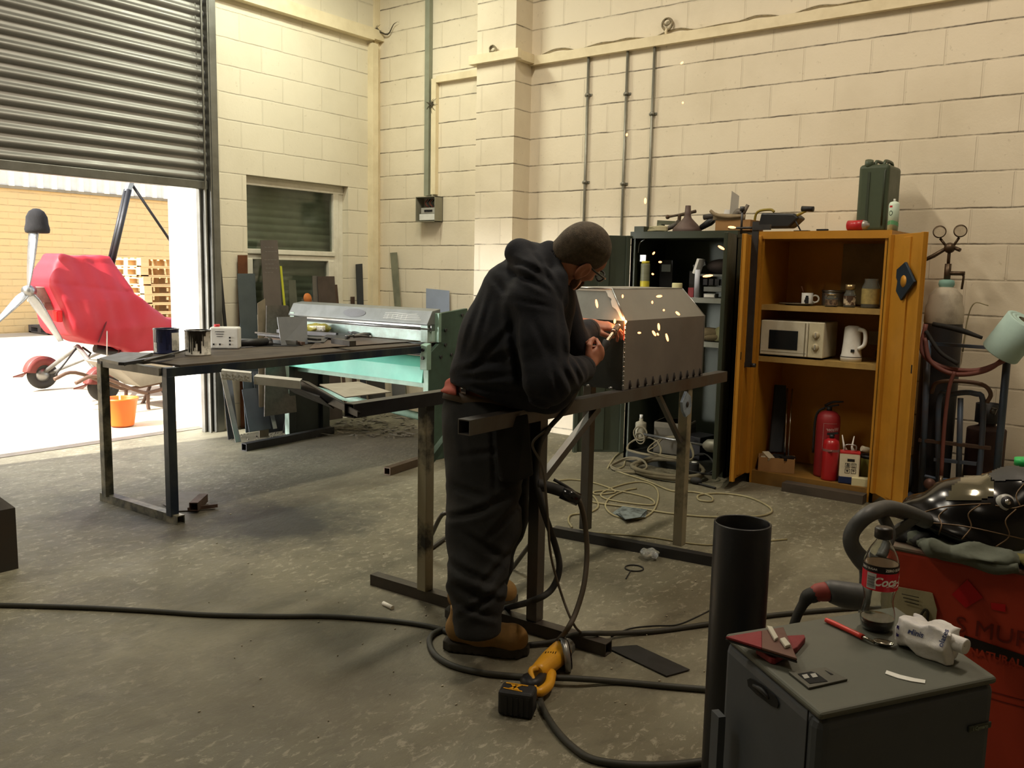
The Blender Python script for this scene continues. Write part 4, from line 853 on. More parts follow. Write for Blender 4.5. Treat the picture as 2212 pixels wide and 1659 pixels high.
# green cupboard top clutter
zt = 1.756
b = B(); b.box(5.82, 6.1, 3.22, 3.30, zt, zt + .04); b.done('drawer_runner', grn, label='dark green steel channel at the left end of the cupboard top', cat='metal channel')
t = T('funnel', 'dark rusty cone shaped funnel upside down on the green cupboard', 'funnel', (5.93, 2.92, zt))
b = B(); b.lathe([(.105, 0), (.107, .012), (.098, .03), (.03, .10), (.024, .12), (.02, .19), (.015, .19), (.02, .1), (.1, .0)], c=(0, 0, 0), n=30); b.done('cone', mat('rusty_funnel', '5a4a44', .6, .3, col2='3d2e28', scale=8, amt=.7), t, local=True)
t = T('g_clamp', 'rusty brown G clamp lying behind the funnel on the cupboard', 'clamp', (6.02, 2.98, zt)); rc_ = mat('rusty_clamp', '4f4234', .6, .3, col2='6b4a2c', scale=9)
b = B(); b.tube([(6.02, 3.04, zt + .01), (6.02, 3.03, zt + .13), (6.02, 3.03, zt + .135)], .014, n=8); b.tube([(6.02, 3.03, zt + .13), (6.02, 2.90, zt + .155)], .012, n=8); b.done('frame', rc_, t)
b = B(); b.cyl((6.02, 3.13, zt + .118), (6.02, 3.0, zt + .137), .009, n=8); b.ball((6.02, 3.13, zt + .118), .017, n=10, m=6); b.done('screw', rc_, t)
b = B()
for i in range(5): b.tube([(5.88 + .01 * i, 3.22, zt + .008 + .006 * i), (5.86, 3.13 + .01 * i, zt + .012 + .006 * i), (5.89, 3.06, zt + .01 + .006 * i), (5.92, 3.14, zt + .02 + .006 * i)], .006, n=6, k=4, closed=True)
b.done('coiled_cable', mat('cream_cable', 'a29a78', .6, amt=.3), label='coil of cream cable at the left on the green cupboard top', cat='cable')
b = B(); b.obox((6.05, 3.12, zt + .075), (.05, .20, .03), orth((.1, 1, .05))[::1] if 0 else ((1, 0, 0), (0, 1, .06), (0, -.06, 1))); b.cyl((6.05, 3.2, zt), (6.05, 3.2, zt + .07), .03, n=12); b.done('olive_tool', mat('olive_metal', '50533c', .6, amt=.5), label='olive metal tool body behind the coiled cream cable', cat='tool')
b = B(); b.tube([(5.93, 3.10, zt + .02), (5.95, 3.03, zt + .05), (5.93, 2.99, zt + .07)], [.016, .02, .022], n=10, k=3); b.done('pneumatic_tool', mat('brown_grey_metal', '4d4740', .6), label='brownish hand tool leaning against the left of the funnel', cat='tool')
t = T('power_drill', 'dark power drill lying right of the funnel', 'power tool', (5.95, 2.76, zt)); b = B(); b.tube([(5.95, 2.82, zt + .03), (5.95, 2.75, zt + .07), (5.95, 2.72, zt + .085)], [.02, .028, .02], n=10); b.done('body', blackm, t); b = B(); b.cyl((5.95, 2.80, zt + .105), (5.95, 2.70, zt + .115), .02, n=12); b.done('motor_housing', mat('grey_brown', '3c3733', .6), t); b = B(); b.tube([(5.93, 2.74, zt + .06), (5.92, 2.70, zt + .08), (5.92, 2.66, zt + .05), (5.93, 2.68, zt + .01)], .006, n=6, k=4); b.done('cord', blackr, t)
# brown box of tools
t = T('parts_carton', 'brown carton of parts with an open top between the two cupboards', 'box', (5.95, 2.54, zt)); b = B(); b.box(5.84, 6.08, 2.40, 2.66, zt, zt + .075); b.done('carton', card, t, bevel=.003)
b = B(); b.tube([(5.84, 2.70, zt + .14), (5.83, 2.65, zt + .11), (5.835, 2.56, zt + .095), (5.835, 2.46, zt + .10)], [.012, .014, .014, .012], n=8, k=4); b.grid(lambda u, v: (5.838 + .01 * v, 2.68 - .24 * u, zt + .075 + .035 * v + .012 * (1 - u) * v), 6, 2, True, (.004, 0, 0)); b.done('torn_flap', mat('grey_card', '8a7a60', .85, col2='5f513d', scale=9), t)
b = B(); b.sheet((5.90, 2.585, zt + .07), (5.93, 2.535, zt + .07), (5.93, 2.53, zt + .245), (5.90, 2.575, zt + .28), .004); b.done('grey_board', mat('grey_board', 'b0aca2', .7, amt=.2), t)
b = B(); b.sheet((5.95, 2.66, zt + .075), (5.95, 2.56, zt + .075), (5.95, 2.56, zt + .15), (5.95, 2.64, zt + .155), .003); b.done('white_paper', mat('white_paper', 'e6e6e6', .7, amt=.1), t)
b = B(); b.sheet((6.0, 2.62, zt + .15), (6.0, 2.57, zt + .15), (6.0, 2.57, zt + .25), (6.0, 2.615, zt + .25), .003); b.done('pale_blue_card', mat('pale_card', 'd3d8e0', .7, amt=.1), t)
b = B(); b.tube([(5.92, 2.56, zt + .07), (5.91, 2.52, zt + .13), (5.90, 2.48, zt + .12)], [.035, .03, .02], n=10, k=4); b.tube([(5.90, 2.49, zt + .10), (5.90, 2.45, zt + .18)], .014, n=8); b.done('pipe_fitting', mat('grey_fitting', '6a6258', .6, .2, amt=.5), t)
# crate style black torch box with yellow strap
t = T('tool_case', 'black tool case with a yellow strap on the yellow cupboard top', 'case', (5.98, 2.22, zt)); b = B(); b.prism([(5.92, 2.38, zt + .02), (5.92, 2.36, zt + .125), (5.92, 2.13, zt + .115), (5.92, 2.09, zt + .085), (5.92, 2.16, zt + .02)], (.14, 0, 0)); b.done('body', blackm, t, bevel=.012)
b = B(); b.tube([(5.93, 2.41, zt + .05), (5.93, 2.39, zt + .13), (5.93, 2.30, zt + .145), (5.93, 2.27, zt + .128)], .009, n=8, k=4); b.tube([(5.93, 2.11, zt + .10), (5.93, 2.05, zt + .13)], .009, n=8); b.done('yellow_strap', mat('olive_strap', '8f7d2c', .5), t)
b = B(); b.cyl((5.93, 2.08, zt + .145), (5.93, 2.0, zt + .14), .018, n=12); b.done('carry_grip', blackm, t)
b = B(); b.tube([(5.93, 2.12, zt + .07), (5.93, 2.08, zt)], .005, n=6); b.box(5.91, 5.95, 2.02, 2.12, zt - .008, zt); b.done('prop_foot', blackm, t)

# --- green cupboard shelf contents
zs = 1.281
lemon = mat('lemon', 'c8b936', .5, amt=.3)
t = cyl_thing('sealant_cartridge', 'grey ribbed cartridge with a yellow lower band and lid', 'cartridge', (5.86, 3.215, zs), .034, .24, mat('grey_ribbed', '77785f', .5, col2='55563f', scale=50, amt=.6, stretch=(.01, .01, 1)), (.03, .018), lemon)
b = B(); b.lathe([(.0345, .05), (.035, .11)], n=24); b.done('yellow_band', lemon, t, local=True)
boxo('blue_tray', 'flat blue tray on the upper shelf behind the hood box', 'tray', (5.86, 3.04, zs), (.08, .15, .02), 0, mat('blue_plastic', '5f7fb0', .5))
boxo('grey_drawer_box', 'dark box with a grey label standing at the back of the upper shelf', 'box', (6.05, 3.12, zs), (.08, .11, .27), 0, blackm, parts=[('label', (-.0405, 0, .21), (.002, .075, .055), mat('grey_label', '8a918f', .6))])
boxo('white_block', 'small white box under the masking tape roll', 'box', (5.88, 2.965, zs), (.09, .09, .05), .1, white_p)
t = cyl_thing('masking_tape', 'cream roll of masking tape on the small white box', 'tape', (5.88, 2.955, zs + .051), .038, .05, mat('cream_tape', 'c9c393', .6, amt=.2))
boxo('dark_carton', 'dark upright carton leaning behind the tape roll', 'box', (6.02, 2.88, zs), (.06, .08, .19), .3, mat('dark_card', '33302c', .7))
b = B(); b.obox((6.05, 2.86, zs + .235), (.03, .10, .03), orth((0, 1, -.3))[0:1] + orth((0, 1, -.3))[1:] if 0 else ((1, 0, 0), (0, .95, -.3), (0, .3, .95))); b.obox((6.05, 2.87, zs + .19), (.03, .03, .06), np.eye(3)); b.done('grey_bracket', mat('grey_bracket', '55564f', .6), label='grey angled bracket on top of the dark carton', cat='bracket')
t = T('parts_rack', 'grey plastic rack with small drawers on the upper shelf', 'rack', (5.93, 2.62, zs)); gp = mat('rack_grey', '6f726e', .5, col2='4e504c', scale=7)
b = B(); b.box(5.84, 6.02, 2.50, 2.79, zs + .155, zs + .17); b.box(5.84, 6.02, 2.775, 2.79, zs, zs + .16); b.box(5.84, 6.02, 2.50, 2.51, zs, zs + .16); b.done('frame', gp, t)
for i in range(4): b = B(); b.box(5.845, 6.0, 2.70 - i * .045, 2.735 - i * .045, zs + .09, zs + .135); b.done('drawer', blackm, t, bevel=.003)
b = B(); b.box(5.85, 6.0, 2.59, 2.73, zs + .045, zs + .08); b.done('tray', gp, t, bevel=.003)
b = B(); b.lathe([(.001, 0), (.018, 0), (.018, .20), (.001, .20)], c=(5.832, 2.775, zs), n=20); b.done('spray_tube', mat('pale_blue_tube', 'b9bcc6', .4, amt=.3), label='pale upright tube at the left front of the grey rack', cat='tube')
boxo('silver_box', 'bright silver edged box on the shelf edge below the rack', 'box', (5.84, 2.665, zs), (.06, .09, .032), 0, steel_l, parts=[('lid_inset', (-.031, 0, .016), (.002, .075, .018), white_p)])
b = B(); b.obox((5.88, 2.79, zs + .225), (.10, .018, .11), ((1, 0, 0), (0, .95, .3), (0, -.3, .95))); b.done('white_booklet', white_p, label='white booklet leaning on top of the grey rack', cat='booklet')
b = B(); b.ball((5.96, 2.64, zs + .225), (.07, .12, .055)); b.ball((5.95, 2.68, zs + .23), (.05, .06, .045)); b.done('dark_rag', mat('dark_brown_rag', '2e2622', .9, amt=.4, bump=.5, bs=20), label='dark brown rag heaped on top of the grey rack', cat='rag')
b = B(); b.box(5.81, 5.812, 2.485, 2.50, zs + .07, zs + .19); b.done('white_strip_label', white_p, label='narrow white strip stuck on the green door frame', cat='label')
boxo('red_box', 'small red box left of the grey rack', 'box', (5.87, 2.82, zs), (.08, .045, .07), 0, mat('red_box', '7c1d22', .5))
b = B(); b.tube([(5.84, 3.22, 1.70), (5.84, 3.26, 1.67), (5.84, 3.27, 1.60)], .004, n=6, k=4); b.box(5.835, 5.85, 3.20, 3.25, 1.535, 1.585); b.done('hanging_tag', steel_l, label='silver tag hanging on a hooked wire at the cupboard top left', cat='tag')
zs = .966
b = B(); b.ball((5.93, 2.70, zs + .05), (.08, .11, .05)); b.ball((5.9, 2.66, zs + .03), (.06, .09, .03)); b.done('brown_cloth', mat('brown_cloth', '5d5138', .9, amt=.5, bump=.5, bs=18), label='brown cloth heap on the lower green cupboard shelf', cat='cloth')
b = B(); b.lathe([(.001, 0), (.05, 0), (.055, .012), (.055, .018), (.001, .018)], c=(5.88, 2.60, zs + .055), ax=(-.6, .3, .2), n=24); b.done('lid', mat('olive_lid', '74724f', .5), label='round olive lid standing on the lower shelf', cat='lid')
cyl_thing('white_tube', 'upright white tube at the right end of the lower shelf', 'tube', (5.85, 2.545, zs), .016, .155, white_p)
# --- floor of the green cupboard and the heap of cables in front
cr = mat('dusty_hose', '6c6550', .8, col2='4b4536', scale=10, amt=.5); cg = mat('dusty_cable', '77705a', .8, amt=.3)
cyl = cyl_thing('squeeze_bottle', 'pale dusty squeeze bottle with a pointed nozzle by the cables', 'bottle', (5.86, 3.20, .17), .042, .14, mat('dusty_white', '9a9682', .7), (.012, .03), white_p, neck=(.014, .03))
boxo('dusty_case', 'dusty grey case with a pale lid behind the cable heap', 'case', (6.0, 2.98, .09), (.22, .26, .24), .15, mat('dusty_grey_case', '5a564a', .8), parts=[('lid', (0, 0, .215), (.225, .265, .05), mat('dusty_lid', '6f6a5c', .8))])
boxo('dark_carton', 'black carton lying at the centre of the green cupboard floor', 'box', (5.95, 2.75, .09), (.2, .16, .17), -.2, blackm)
t = T('mixer_tool', 'dusty long shafted mixing tool lying across the cable heap', 'power tool', (5.82, 2.85, .19)); b = B(); b.cyl((5.80, 3.16, .235), (5.76, 2.62, .225), .009, n=10); b.done('shaft', steel_l, t)
b = B(); b.tube([(5.76, 2.63, .225), (5.76, 2.60, .227), (5.76, 2.53, .23), (5.76, 2.51, .23)], [.02, .045, .05, .03], n=14); b.done('motor_head', mat('dusty_alloy', '8a887a', .5, .4), t)
b = B(); b.ring((5.80, 3.17, .235), (1, .1, 0), .055, .006, 18, 6); b.ring((5.80, 3.17, .20), (1, -.2, .1), .045, .005, 18, 6); b.done('mixing_basket', cg, t)
rr = random.Random(3)
def loops(nm, lab, cx, cy, z, rx, ry, r, n, m, tilt=.0, jit=.03):
    b = B()
    pts = []
    for i in range(n * 10):
        a = 2 * PI * i / 10; k = 1 + rr.uniform(-jit, jit) * 2
        pts.append((cx + rx * k * math.cos(a) + tilt * math.sin(a) * .3, cy + ry * k * math.sin(a), z + r + i * .9 * r / 10 * .9 + max(0, tilt * math.cos(a)) + rr.uniform(0, .004)))
    b.tube(pts, r, n=7, k=3); return b.done(nm, m, label=lab, cat='cable')
loops('hose_coil', 'thick dusty hose looped twice in front of the green cupboard', 5.60, 2.83, .0, .19, .27, .017, 2, cr, .06, .02)
loops('cable_coil', 'grey cable coil at the left of the heap beside the cupboard', 5.55, 3.12, .0, .12, .14, .007, 3, cg, .05)
loops('cable_coil', 'thin pale cable coil hanging over the pale bottle', 5.74, 3.10, .10, .07, .16, .006, 2, cg, .10)
loops('cable_coil', 'dark thin cable tangled at the right of the heap', 5.66, 2.62, .05, .09, .13, .006, 2, blackr, .10, .05)
loops('cable_coil', 'dusty cable tangled over the mixing tool shaft', 5.70, 2.85, .12, .09, .19, .006, 2, cg, .12, .06)
b = B(); b.tube([(5.52, 2.52, .01), (5.50, 2.60, .012), (5.46, 2.45, .01), (5.44, 2.38, .01)], .007, n=6, k=4); b.ball((5.49, 2.55, .025), (.03, .045, .025)); b.done('extension_plug', blackr, label='dark plug and flex on the floor in front of the cable heap', cat='plug')
cyl_thing('tape_reel', 'small dark reel with a pale centre in the cable heap', 'reel', (5.62, 2.63, .0), .035, .12, blackr, (.02, .004), white_p)
# ------------------------------------------------------------------ the yard outside
GY = 9.45
def g(px, py, y=GY): return at(px, py, Y=y)
def sd_poly(x, z, pts):
    n = len(pts); d = np.full(x.shape, 1e9); s_ = np.ones(x.shape)
    for i in range(n):
        a = pts[i]; c = pts[i - 1]; ex, ez = c[0] - a[0], c[1] - a[1]; wx, wz = x - a[0], z - a[1]
        t = np.clip((wx * ex + wz * ez) / (ex * ex + ez * ez), 0, 1); d = np.minimum(d, (wx - ex * t) ** 2 + (wz - ez * t) ** 2)
        c1 = z >= a[1]; c2 = z < c[1]; c3 = ex * wz > ez * wx
        s_ = np.where((c1 & c2 & c3) | (~c1 & ~c2 & ~c3), -s_, s_)
    return s_ * np.sqrt(d)
t = T('gyrocopter', 'small autogyro parked in the yard under a red fabric cover', 'aircraft', (4.9, GY, 0))
sil = [g(*p) for p in ((112, 549), (218, 553), (240, 592), (262, 632), (300, 665), (335, 683), (400, 692), (470, 700), (470, 730), (400, 742), (330, 757), (262, 757), (205, 744), (150, 733), (128, 722), (108, 672), (85, 612), (97, 570))]
P_ = [(p[0], p[2]) for p in sil]
def fcov(P):
    x, y, z = P[..., 0], P[..., 1], P[..., 2]; d2 = sd_poly(x, z, P_) + .05
    wd = .33 - .16 * np.clip((z - 1.05) / .4, 0, 1) - .12 * np.clip((x - 5.2) / .6, 0, 1) - .1 * np.clip((.75 - z) / .25, 0, 1)
    dy = np.abs(y - GY) - wd; d = np.sqrt(np.maximum(d2, 0) ** 2 + np.maximum(dy, 0) ** 2) + np.minimum(np.maximum(d2, dy), 0) - .05
    fold = .012 * np.sin(9 * x - 11 * z + 2 * np.sin(5 * z)) + .008 * np.sin(23 * x + 8 * z + 3 * np.sin(4 * x)) + .016 * np.exp(-((z - 1.19 + .12 * (x - 4.6)) / .018) ** 2)
    return d + fold * .8
b = B(); blob(b, fcov, (4.05, GY - .5, .35), (6.5, GY + .5, 1.62), .022)
b.done('fabric_cover', mat('red_cover', 'a5212e', .6, amt=.35, col2='c04a52', scale=2, bump=.15, bs=30, lo=.5, hi=.8), t)
b = B()
for dy in (-.03, .03): b.cyl(g(237, 580) + np.array([0, dy, 0]), g(276, 410) + np.array([0, dy, 0]), .028, n=12)
b.done('mast', blackm, t)
b = B(); b.beam(g(275, 414), g(284, 388), .07, .05); b.done('mast_head', steel_l, t)
b = B(); b.cyl(g(286, 400), g(392, 556), .016, n=8); b.done('mast_strut', blackm, t)
b = B(); b.tube([g(236, 592), g(238, 566)], [.075, .05], n=12); b.done('mast_boot', blackr, t)
hub = g(62, 628, GY - .25); blade = mat('alloy_blade', 'a9adb0', .3, .8, col2='7c8085', scale=4)
pr = T('dummy', None, None, (0, 0, 0)) if 0 else None
b = B(); b.lathe([(.001, -.05), (.055, -.05), (.06, 0), (.045, .05), (.001, .055)], c=hub, ax=(-1, -.35, 0), n=20); hb = b.done('propeller_hub', steel_l, t)
def bl(q, w0, w1):
    p0, p1 = hub, g(*q, GY - .25); d = (p1 - p0) / np.linalg.norm(p1 - p0); s_ = np.cross(d, (-.94, -.33, 0)); s_ /= np.linalg.norm(s_); L = np.linalg.norm(p1 - p0); b = B()
    def f(u, v):
        w_ = (w0 + (w1 - w0) * u) * (math.sin(min(1, u * 3 + .25) * PI / 2)); tw = .6 - .9 * u
        sd = s_ * math.cos(tw) + np.array([-.94, -.33, 0]) * math.sin(tw); return p0 + d * L * u + sd * w_ * (v - .5) + np.array([-.94, -.33, 0]) * .012 * math.sin(PI * v)
    b.grid(f, 14, 6, True, (-.012, -.004, 0)); b.done('propeller_blade', blade, t)
bl((76, 480), .13, .10); bl((-12, 702), .11, .06); bl((133, 737), .12, .09)
c = g(80, 484, GY - .25); b = B()
kn = mat('black_knit', '201f1f', .95, amt=.4, bump=.6, bs=90)
b.lathe([(.001, .155), (.03, .152), (.07, .125), (.098, .07), (.104, .0), (.112, -.03), (.116, -.055), (.110, -.085), (.095, -.09), (.09, -.05), (.001, .1)], c=c, n=26); b.done('beanie_hat', kn, label='black knitted beanie hat pulled over the upper propeller blade tip', cat='hat')
b = B(); b.obox(g(90, 636), (.22, .2, .16), np.eye(3)); b.obox(g(98, 655), (.1, .16, .14), np.eye(3)); b.cyl(g(97, 618), g(98, 605), .02, n=8); b.done('engine', mat('dirty_alloy', 'a09488', .5, .3, col2='6b5d54', scale=9, amt=.7), t, bevel=.02)
b = B(); b.box(*[x for p in zip(g(100, 668) - .03, g(106, 680) + .05) for x in p][:0] or (4.28, 4.34, GY - .3, GY - .2, .83, .95)); b.done('red_lamp', mat('lamp_red', 'd01822', .3, amt=0), t, bevel=.01)
tub = mat('grey_tube', '8c8a84', .45, .4, col2='6e6a62', scale=7); h1 = g(88, 812, 10.25); h2 = g(218, 848, 8.95); belly = g(168, 748)
tyre = mat('tyre', '3a3936', .85, amt=.3); mg = mat('mudguard_red', '7a3a34', .5, col2='5d2a26', scale=6)
for k, hc in enumerate((np.array([4.60, 10.25, .165]), np.array([4.60, 8.88, .165]))):
    b = B(); b.cyl(belly, hc + np.array([.03, 0, .03]), .024, n=10); b.cyl(belly + np.array([.5, 0, 0]), hc + np.array([.06, 0, .0]), .018, n=8); b.done('landing_leg', tub, t)
    b = B(); b.ring(hc, (.15, 1, 0), .115, .048, 30, 12); wh = b.done('wheel', tyre, t)
    b = B(); b.lathe([(.001, -.03), (.08, -.03), (.085, 0), (.08, .03), (.001, .03)], c=hc, ax=(.15, 1, 0), n=20); b.done('wheel_rim', steel_l, wh)
    b = B(); b.grid(lambda u, v, hc=hc: hc + np.array([-.19 * math.cos(.1 + 2.3 * u), (v - .5) * .12, .02 + .19 * math.sin(.1 + 2.3 * u)]), 12, 3, True, (0, 0, .004)); b.grid(lambda u, v, hc=hc: hc + np.array([-.19 * math.cos(.1 + 2.3 * u) * (1 - .5 * v), -.06, .02 + .19 * math.sin(.1 + 2.3 * u) * (1 - .5 * v)]), 12, 2, True, (0, .004, 0)); b.prism([hc + np.array([-.19, -.06, .04]), hc + np.array([-.34, -.05, -.0]), hc + np.array([-.19, .06, -.02]), hc + np.array([-.12, .05, .14])], (0, .0, .012)); b.done('mudguard', mg, t)
b = B(); b.tube([g(205, 752), g(232, 758), g(262, 762)], .05, n=8); b.tube([belly, g(120, 810)], .01, n=6); b.tube([g(178, 750), g(196, 763), g(190, 772)], .012, n=6); b.done('underside_gear', steel_d, t)
b = B(); b.tube([g(231, 690, GY - .36), g(231, 770, GY - .36)], .006, n=6); b.done('cover_cord', white_p, t)
b = B(); b.tube([g(230, 694, GY - .37), g(222, 715, GY - .37), g(212, 740, GY - .36)], .008, n=6, k=3); b.done('seam_rip', mat('dark_red', '5a1018', .8, amt=0), t)
# wheelbarrow
YW = 8.15; gw = lambda x, y, Y=YW: at(x, y, Y=Y)
t = T('wheelbarrow', 'grey wheelbarrow with a rusty tubular frame standing behind the table legs', 'wheelbarrow', (4.6, YW, 0)); rt = mat('rusty_tube', '6b5344', .6, .3, col2='4b382e', scale=9)
for dy in (0, .42):
    b = B(); b.tube([gw(163, 828) + np.array([0, dy, 0]), gw(210, 813) + np.array([0, dy, 0]), gw(300, 845) + np.array([0, dy, 0]), gw(330, 846) + np.array([0, dy * .9, 0]), gw(392, 828) + np.array([0, dy * .6, 0]), gw(440, 822) + np.array([0, dy * .4 + .05, 0])], .018, n=9, k=5); b.done('frame_tube', rt, t)
    b = B(); b.tube([gw(320, 848) + np.array([0, dy, 0]), gw(321, 884) + np.array([0, dy, 0]), gw(337, 905) + np.array([0, dy, -.01]), gw(356, 880) + np.array([0, dy, 0]), gw(372, 842) + np.array([0, dy, 0])], .018, n=9, k=5); b.done('leg', rt, t)
q = [gw(243, 787), gw(318, 838), gw(392, 822), gw(460, 778)]; b = B()
V = [q[0], q[3], q[0] + np.array([0, .55, 0]), q[3] + np.array([0, .55, 0]), q[1] + np.array([0, .12, 0]), q[2] + np.array([0, .12, 0]), q[1] + np.array([0, .43, 0]), q[2] + np.array([0, .43, 0])]
b.add(V, [(0, 1, 5, 4), (2, 6, 7, 3), (0, 4, 6, 2), (1, 3, 7, 5), (4, 5, 7, 6)]); o = b.done('tray', mat('galv_tray', 'a39f93', .5, .4, col2='8a8270', scale=4), t, fix=True); md = o.modifiers.new('s', 'SOLIDIFY'); md.thickness = .008
b = B(); b.ring(np.array([5.15, YW + .27, .19]), (0, 1, 0), .14, .045, 26, 10); b.done('wheel', tyre, t)
t = T('bucket', 'bright orange plastic bucket standing in the yard', 'bucket', (4.02, 7.46, 0)); org = mat('orange_plastic', 'e8661c', .4, amt=.15)
b = B(); b.lathe([(.001, 0), (.10, 0), (.103, .01), (.135, .225), (.146, .235), (.146, .25), (.137, .25), (.132, .24), (.10, .012), (.001, .012)], n=32); b.done('body', org, t, local=True)
b = B(); b.tube([(.0, .02, .02), (.02, .06, .29)], .009, n=8); b.done('stirring_stick', mat('stick', 'c9b691', .8), t, local=True)
# pallet stack
pw = mat('pallet_wood', 'd9b784', .8, col2='b18a58', scale=4, amt=.6, stretch=(.5, 4, 2))
base = at(250, 700, Y=14.2); p0 = None
for i in range(10):
    if i == 0:
        p0 = T('wooden_pallet', 'lowest wooden pallet of the stack by the brick wall', 'pallet', (8.55, 14.4, 0), 0, 'stack of wooden pallets in the yard')
        b = B()
        for k in range(5): b.box(-.6, .6, -.5 + k * .215, -.36 + k * .215, .132, .152)
        for x in (-.6, -.07, .46): b.box(x, x + .14, -.5, .5, .11, .132)
        b.done('deck', pw, p0, local=True); b = B()
        for x in (-.6, -.07, .46):
            for y in (-.5, -.07, .36): b.box(x, x + .14, y, y + .14, .022, .11)
            b.box(x, x + .14, -.5, .5, 0, .022)
        for y in (-.5, .36): b.box(-.6, .6, y, y + .14, 0.001, .022)
        b.done('base', pw, p0, local=True)
    else:
        c = copy_tree(p0); c.location = (8.55 + random.uniform(-.02, .02), 14.4 + random.uniform(-.02, .02), .155 * i); c.rotation_euler = (0, 0, random.uniform(-.03, .03))
        c['label'] = ('topmost wooden pallet of the tall stack in the yard' if i == 9 else '%s pallet up from the ground in the tall yard stack' % ['', 'second', 'third', 'fourth', 'fifth', 'sixth', 'seventh', 'eighth', 'ninth'][i])
c = at(85, 720, Z=0); q = copy_tree(p0); q.location = (c[0] + .6, c[1], 0); q['label'] = 'single dark pallet lying against the brick wall behind the propeller'; del q['group']
dkw = mat('dark_pallet', '57504a', .8)
for ch in [o for o in bpy.data.objects if o.parent == q]: ch.data = ch.data.copy(); ch.data.materials.clear(); ch.data.materials.append(dkw)
for k, x in enumerate((78, 84, 93)):
    c = at(x, 715, Z=0); b = B(); b.cyl(c, c + np.array([.02 * k, 0, 1.0 - .15 * k]), .03, n=8); b.done('leaning_post', mat('grey_post', 'b3ada0', .6), label=['left', 'middle', 'right'][k] + ' of three grey posts against the brick wall behind the propeller', cat='post', group='grey posts by the far wall')
for k, (x, y) in enumerate(((378, 905), (390, 900))):
    p = at(x, y, Z=0); b = B(); b.beam(p, p + np.array([.12, .05, .55]), .02, .05); b.done('timber_offcut', mat('dirty_timber', '4a4136', .85), label=('left' if k == 0 else 'right') + ' timber strip leaning on the white reveal outside', cat='timber', group='timber strips outside')

# ------------------------------------------------------------------ metal leaning against the left wall
def lean(nm, lab, cat, q, yb, yt, m, th=.004, group='metal pieces leaning under the window'):
    """q: bottom-left, bottom-right, top-right, top-left seen from the room; feet on the floor at depth yb, heads on the wall at yt"""
    bl_, br_ = at(*q[0], Y=yb), at(*q[1], Y=yb); tr_, tl_ = at(*q[2], Y=yt), at(*q[3], Y=yt)
    bl_[2] = br_[2] = max(0.002, 0 if yb > 6 else bl_[2]); b = B(); b.sheet(bl_, br_, tr_, tl_, th); return b.done(nm, m, label=lab, cat=cat, group=group)
bg_ = mat('blue_grey_steel', '50595d', .45, .4, col2='3c4346', scale=3, amt=.6); dk2 = mat('dark_grey_plate', '3e4144', .5, .3, col2='33312e', scale=4, amt=.5)
lean('steel_plate', 'brown rusty plate top standing behind the left grey plate', 'metal plate', ((520, 930), (540, 930), (534, 551), (513, 551)), 6.57, 6.62, rust_b)
lean('steel_plate', 'wide blue grey steel plate leaning leftmost below the window', 'metal plate', ((530, 920), (568, 920), (550, 591), (512, 591)), 6.35, 6.60, bg_)
lean('steel_plate', 'tall brown grey plate with faint chalk writing in front of the window', 'metal plate', ((586, 935), (626, 935), (599, 519), (562, 519)), 6.28, 6.60, mat('grey_brown_plate', '625a55', .5, .35, col2='45413e', scale=2, amt=.6))
o = bpy.data.objects['steel_plate.004'] if 'steel_plate.004' in bpy.data.objects else None
b = B()
for r_ in range(7):
    if r_ == 2: continue
    for k in range(3 + r_ % 2):
        p = at(571 + k * 7 + (r_ % 3), 535 + r_ * 9, Y=6.50 if r_ < 3 else 6.48); b.tube([p, p + SR * .008 + SU * .006, p + SR * .014, p + SR * .02 + SU * .005], .0012, n=4)
b.done('chalk_writing', mat('chalk_faint', '8b8782', .9, amt=0), [x for x in bpy.data.objects if x.get('label', '').startswith('tall brown grey')][0])
lean('steel_plate', 'dark plate behind the chalk marked plate', 'metal plate', ((600, 935), (632, 935), (606, 610), (585, 610)), 6.45, 6.61, dk2)
lean('steel_bar', 'thin yellow painted bar leaning right of the chalk marked plate', 'metal bar', ((636, 935), (641, 935), (608, 575), (604, 575)), 6.30, 6.60, mat('yellow_paint', 'b5b52c', .5, amt=.3), .006)
lean('steel_plate', 'green grey plate right of the thin yellow bar', 'metal plate', ((640, 900), (660, 900), (638, 605), (622, 605)), 6.35, 6.60, mat('green_grey', '5a5c50', .5, .3, col2='43453c'))
lean('steel_plate', 'slim grey brown plate left of the dark brown square plate', 'metal plate', ((688, 900), (705, 900), (686, 596), (674, 596)), 6.35, 6.60, mat('slim_grey', '66615b', .5, .3))
lean('steel_plate', 'dark brown square topped plate at the right of the window', 'metal plate', ((703, 900), (740, 900), (722, 597), (685, 597)), 6.32, 6.59, mat('dark_brown_plate', '4f443d', .55, .3))
lean('steel_plate', 'narrow rusty plate peeping out right of the square brown plate', 'metal plate', ((745, 900), (752, 900), (728, 615), (722, 615)), 6.40, 6.61, rusty)
lean('steel_bar', 'short dark bar leaning on the wall right of the window', 'metal bar', ((780, 900), (790, 900), (780, 570), (768, 571)), 6.45, 6.62, dk2, .02)
lean('steel_bar', 'stubby dark bar just above the green machine', 'metal bar', ((762, 900), (770, 900), (764, 641), (757, 641)), 6.54, 6.63, rusty, .015)
lean('steel_bar', 'long thin dark rod leaning beside the roller door frame', 'metal bar', ((499, 760), (506, 760), (464, 440), (459, 440)), 6.56, 6.63, steel_d, .01)
lean('steel_plate', 'orange topped disc plate behind the machine', 'metal plate', ((650, 900), (676, 900), (676, 650), (652, 645)), 6.22, 6.40, mat('pale_grey_plate', '6f6a62', .5))
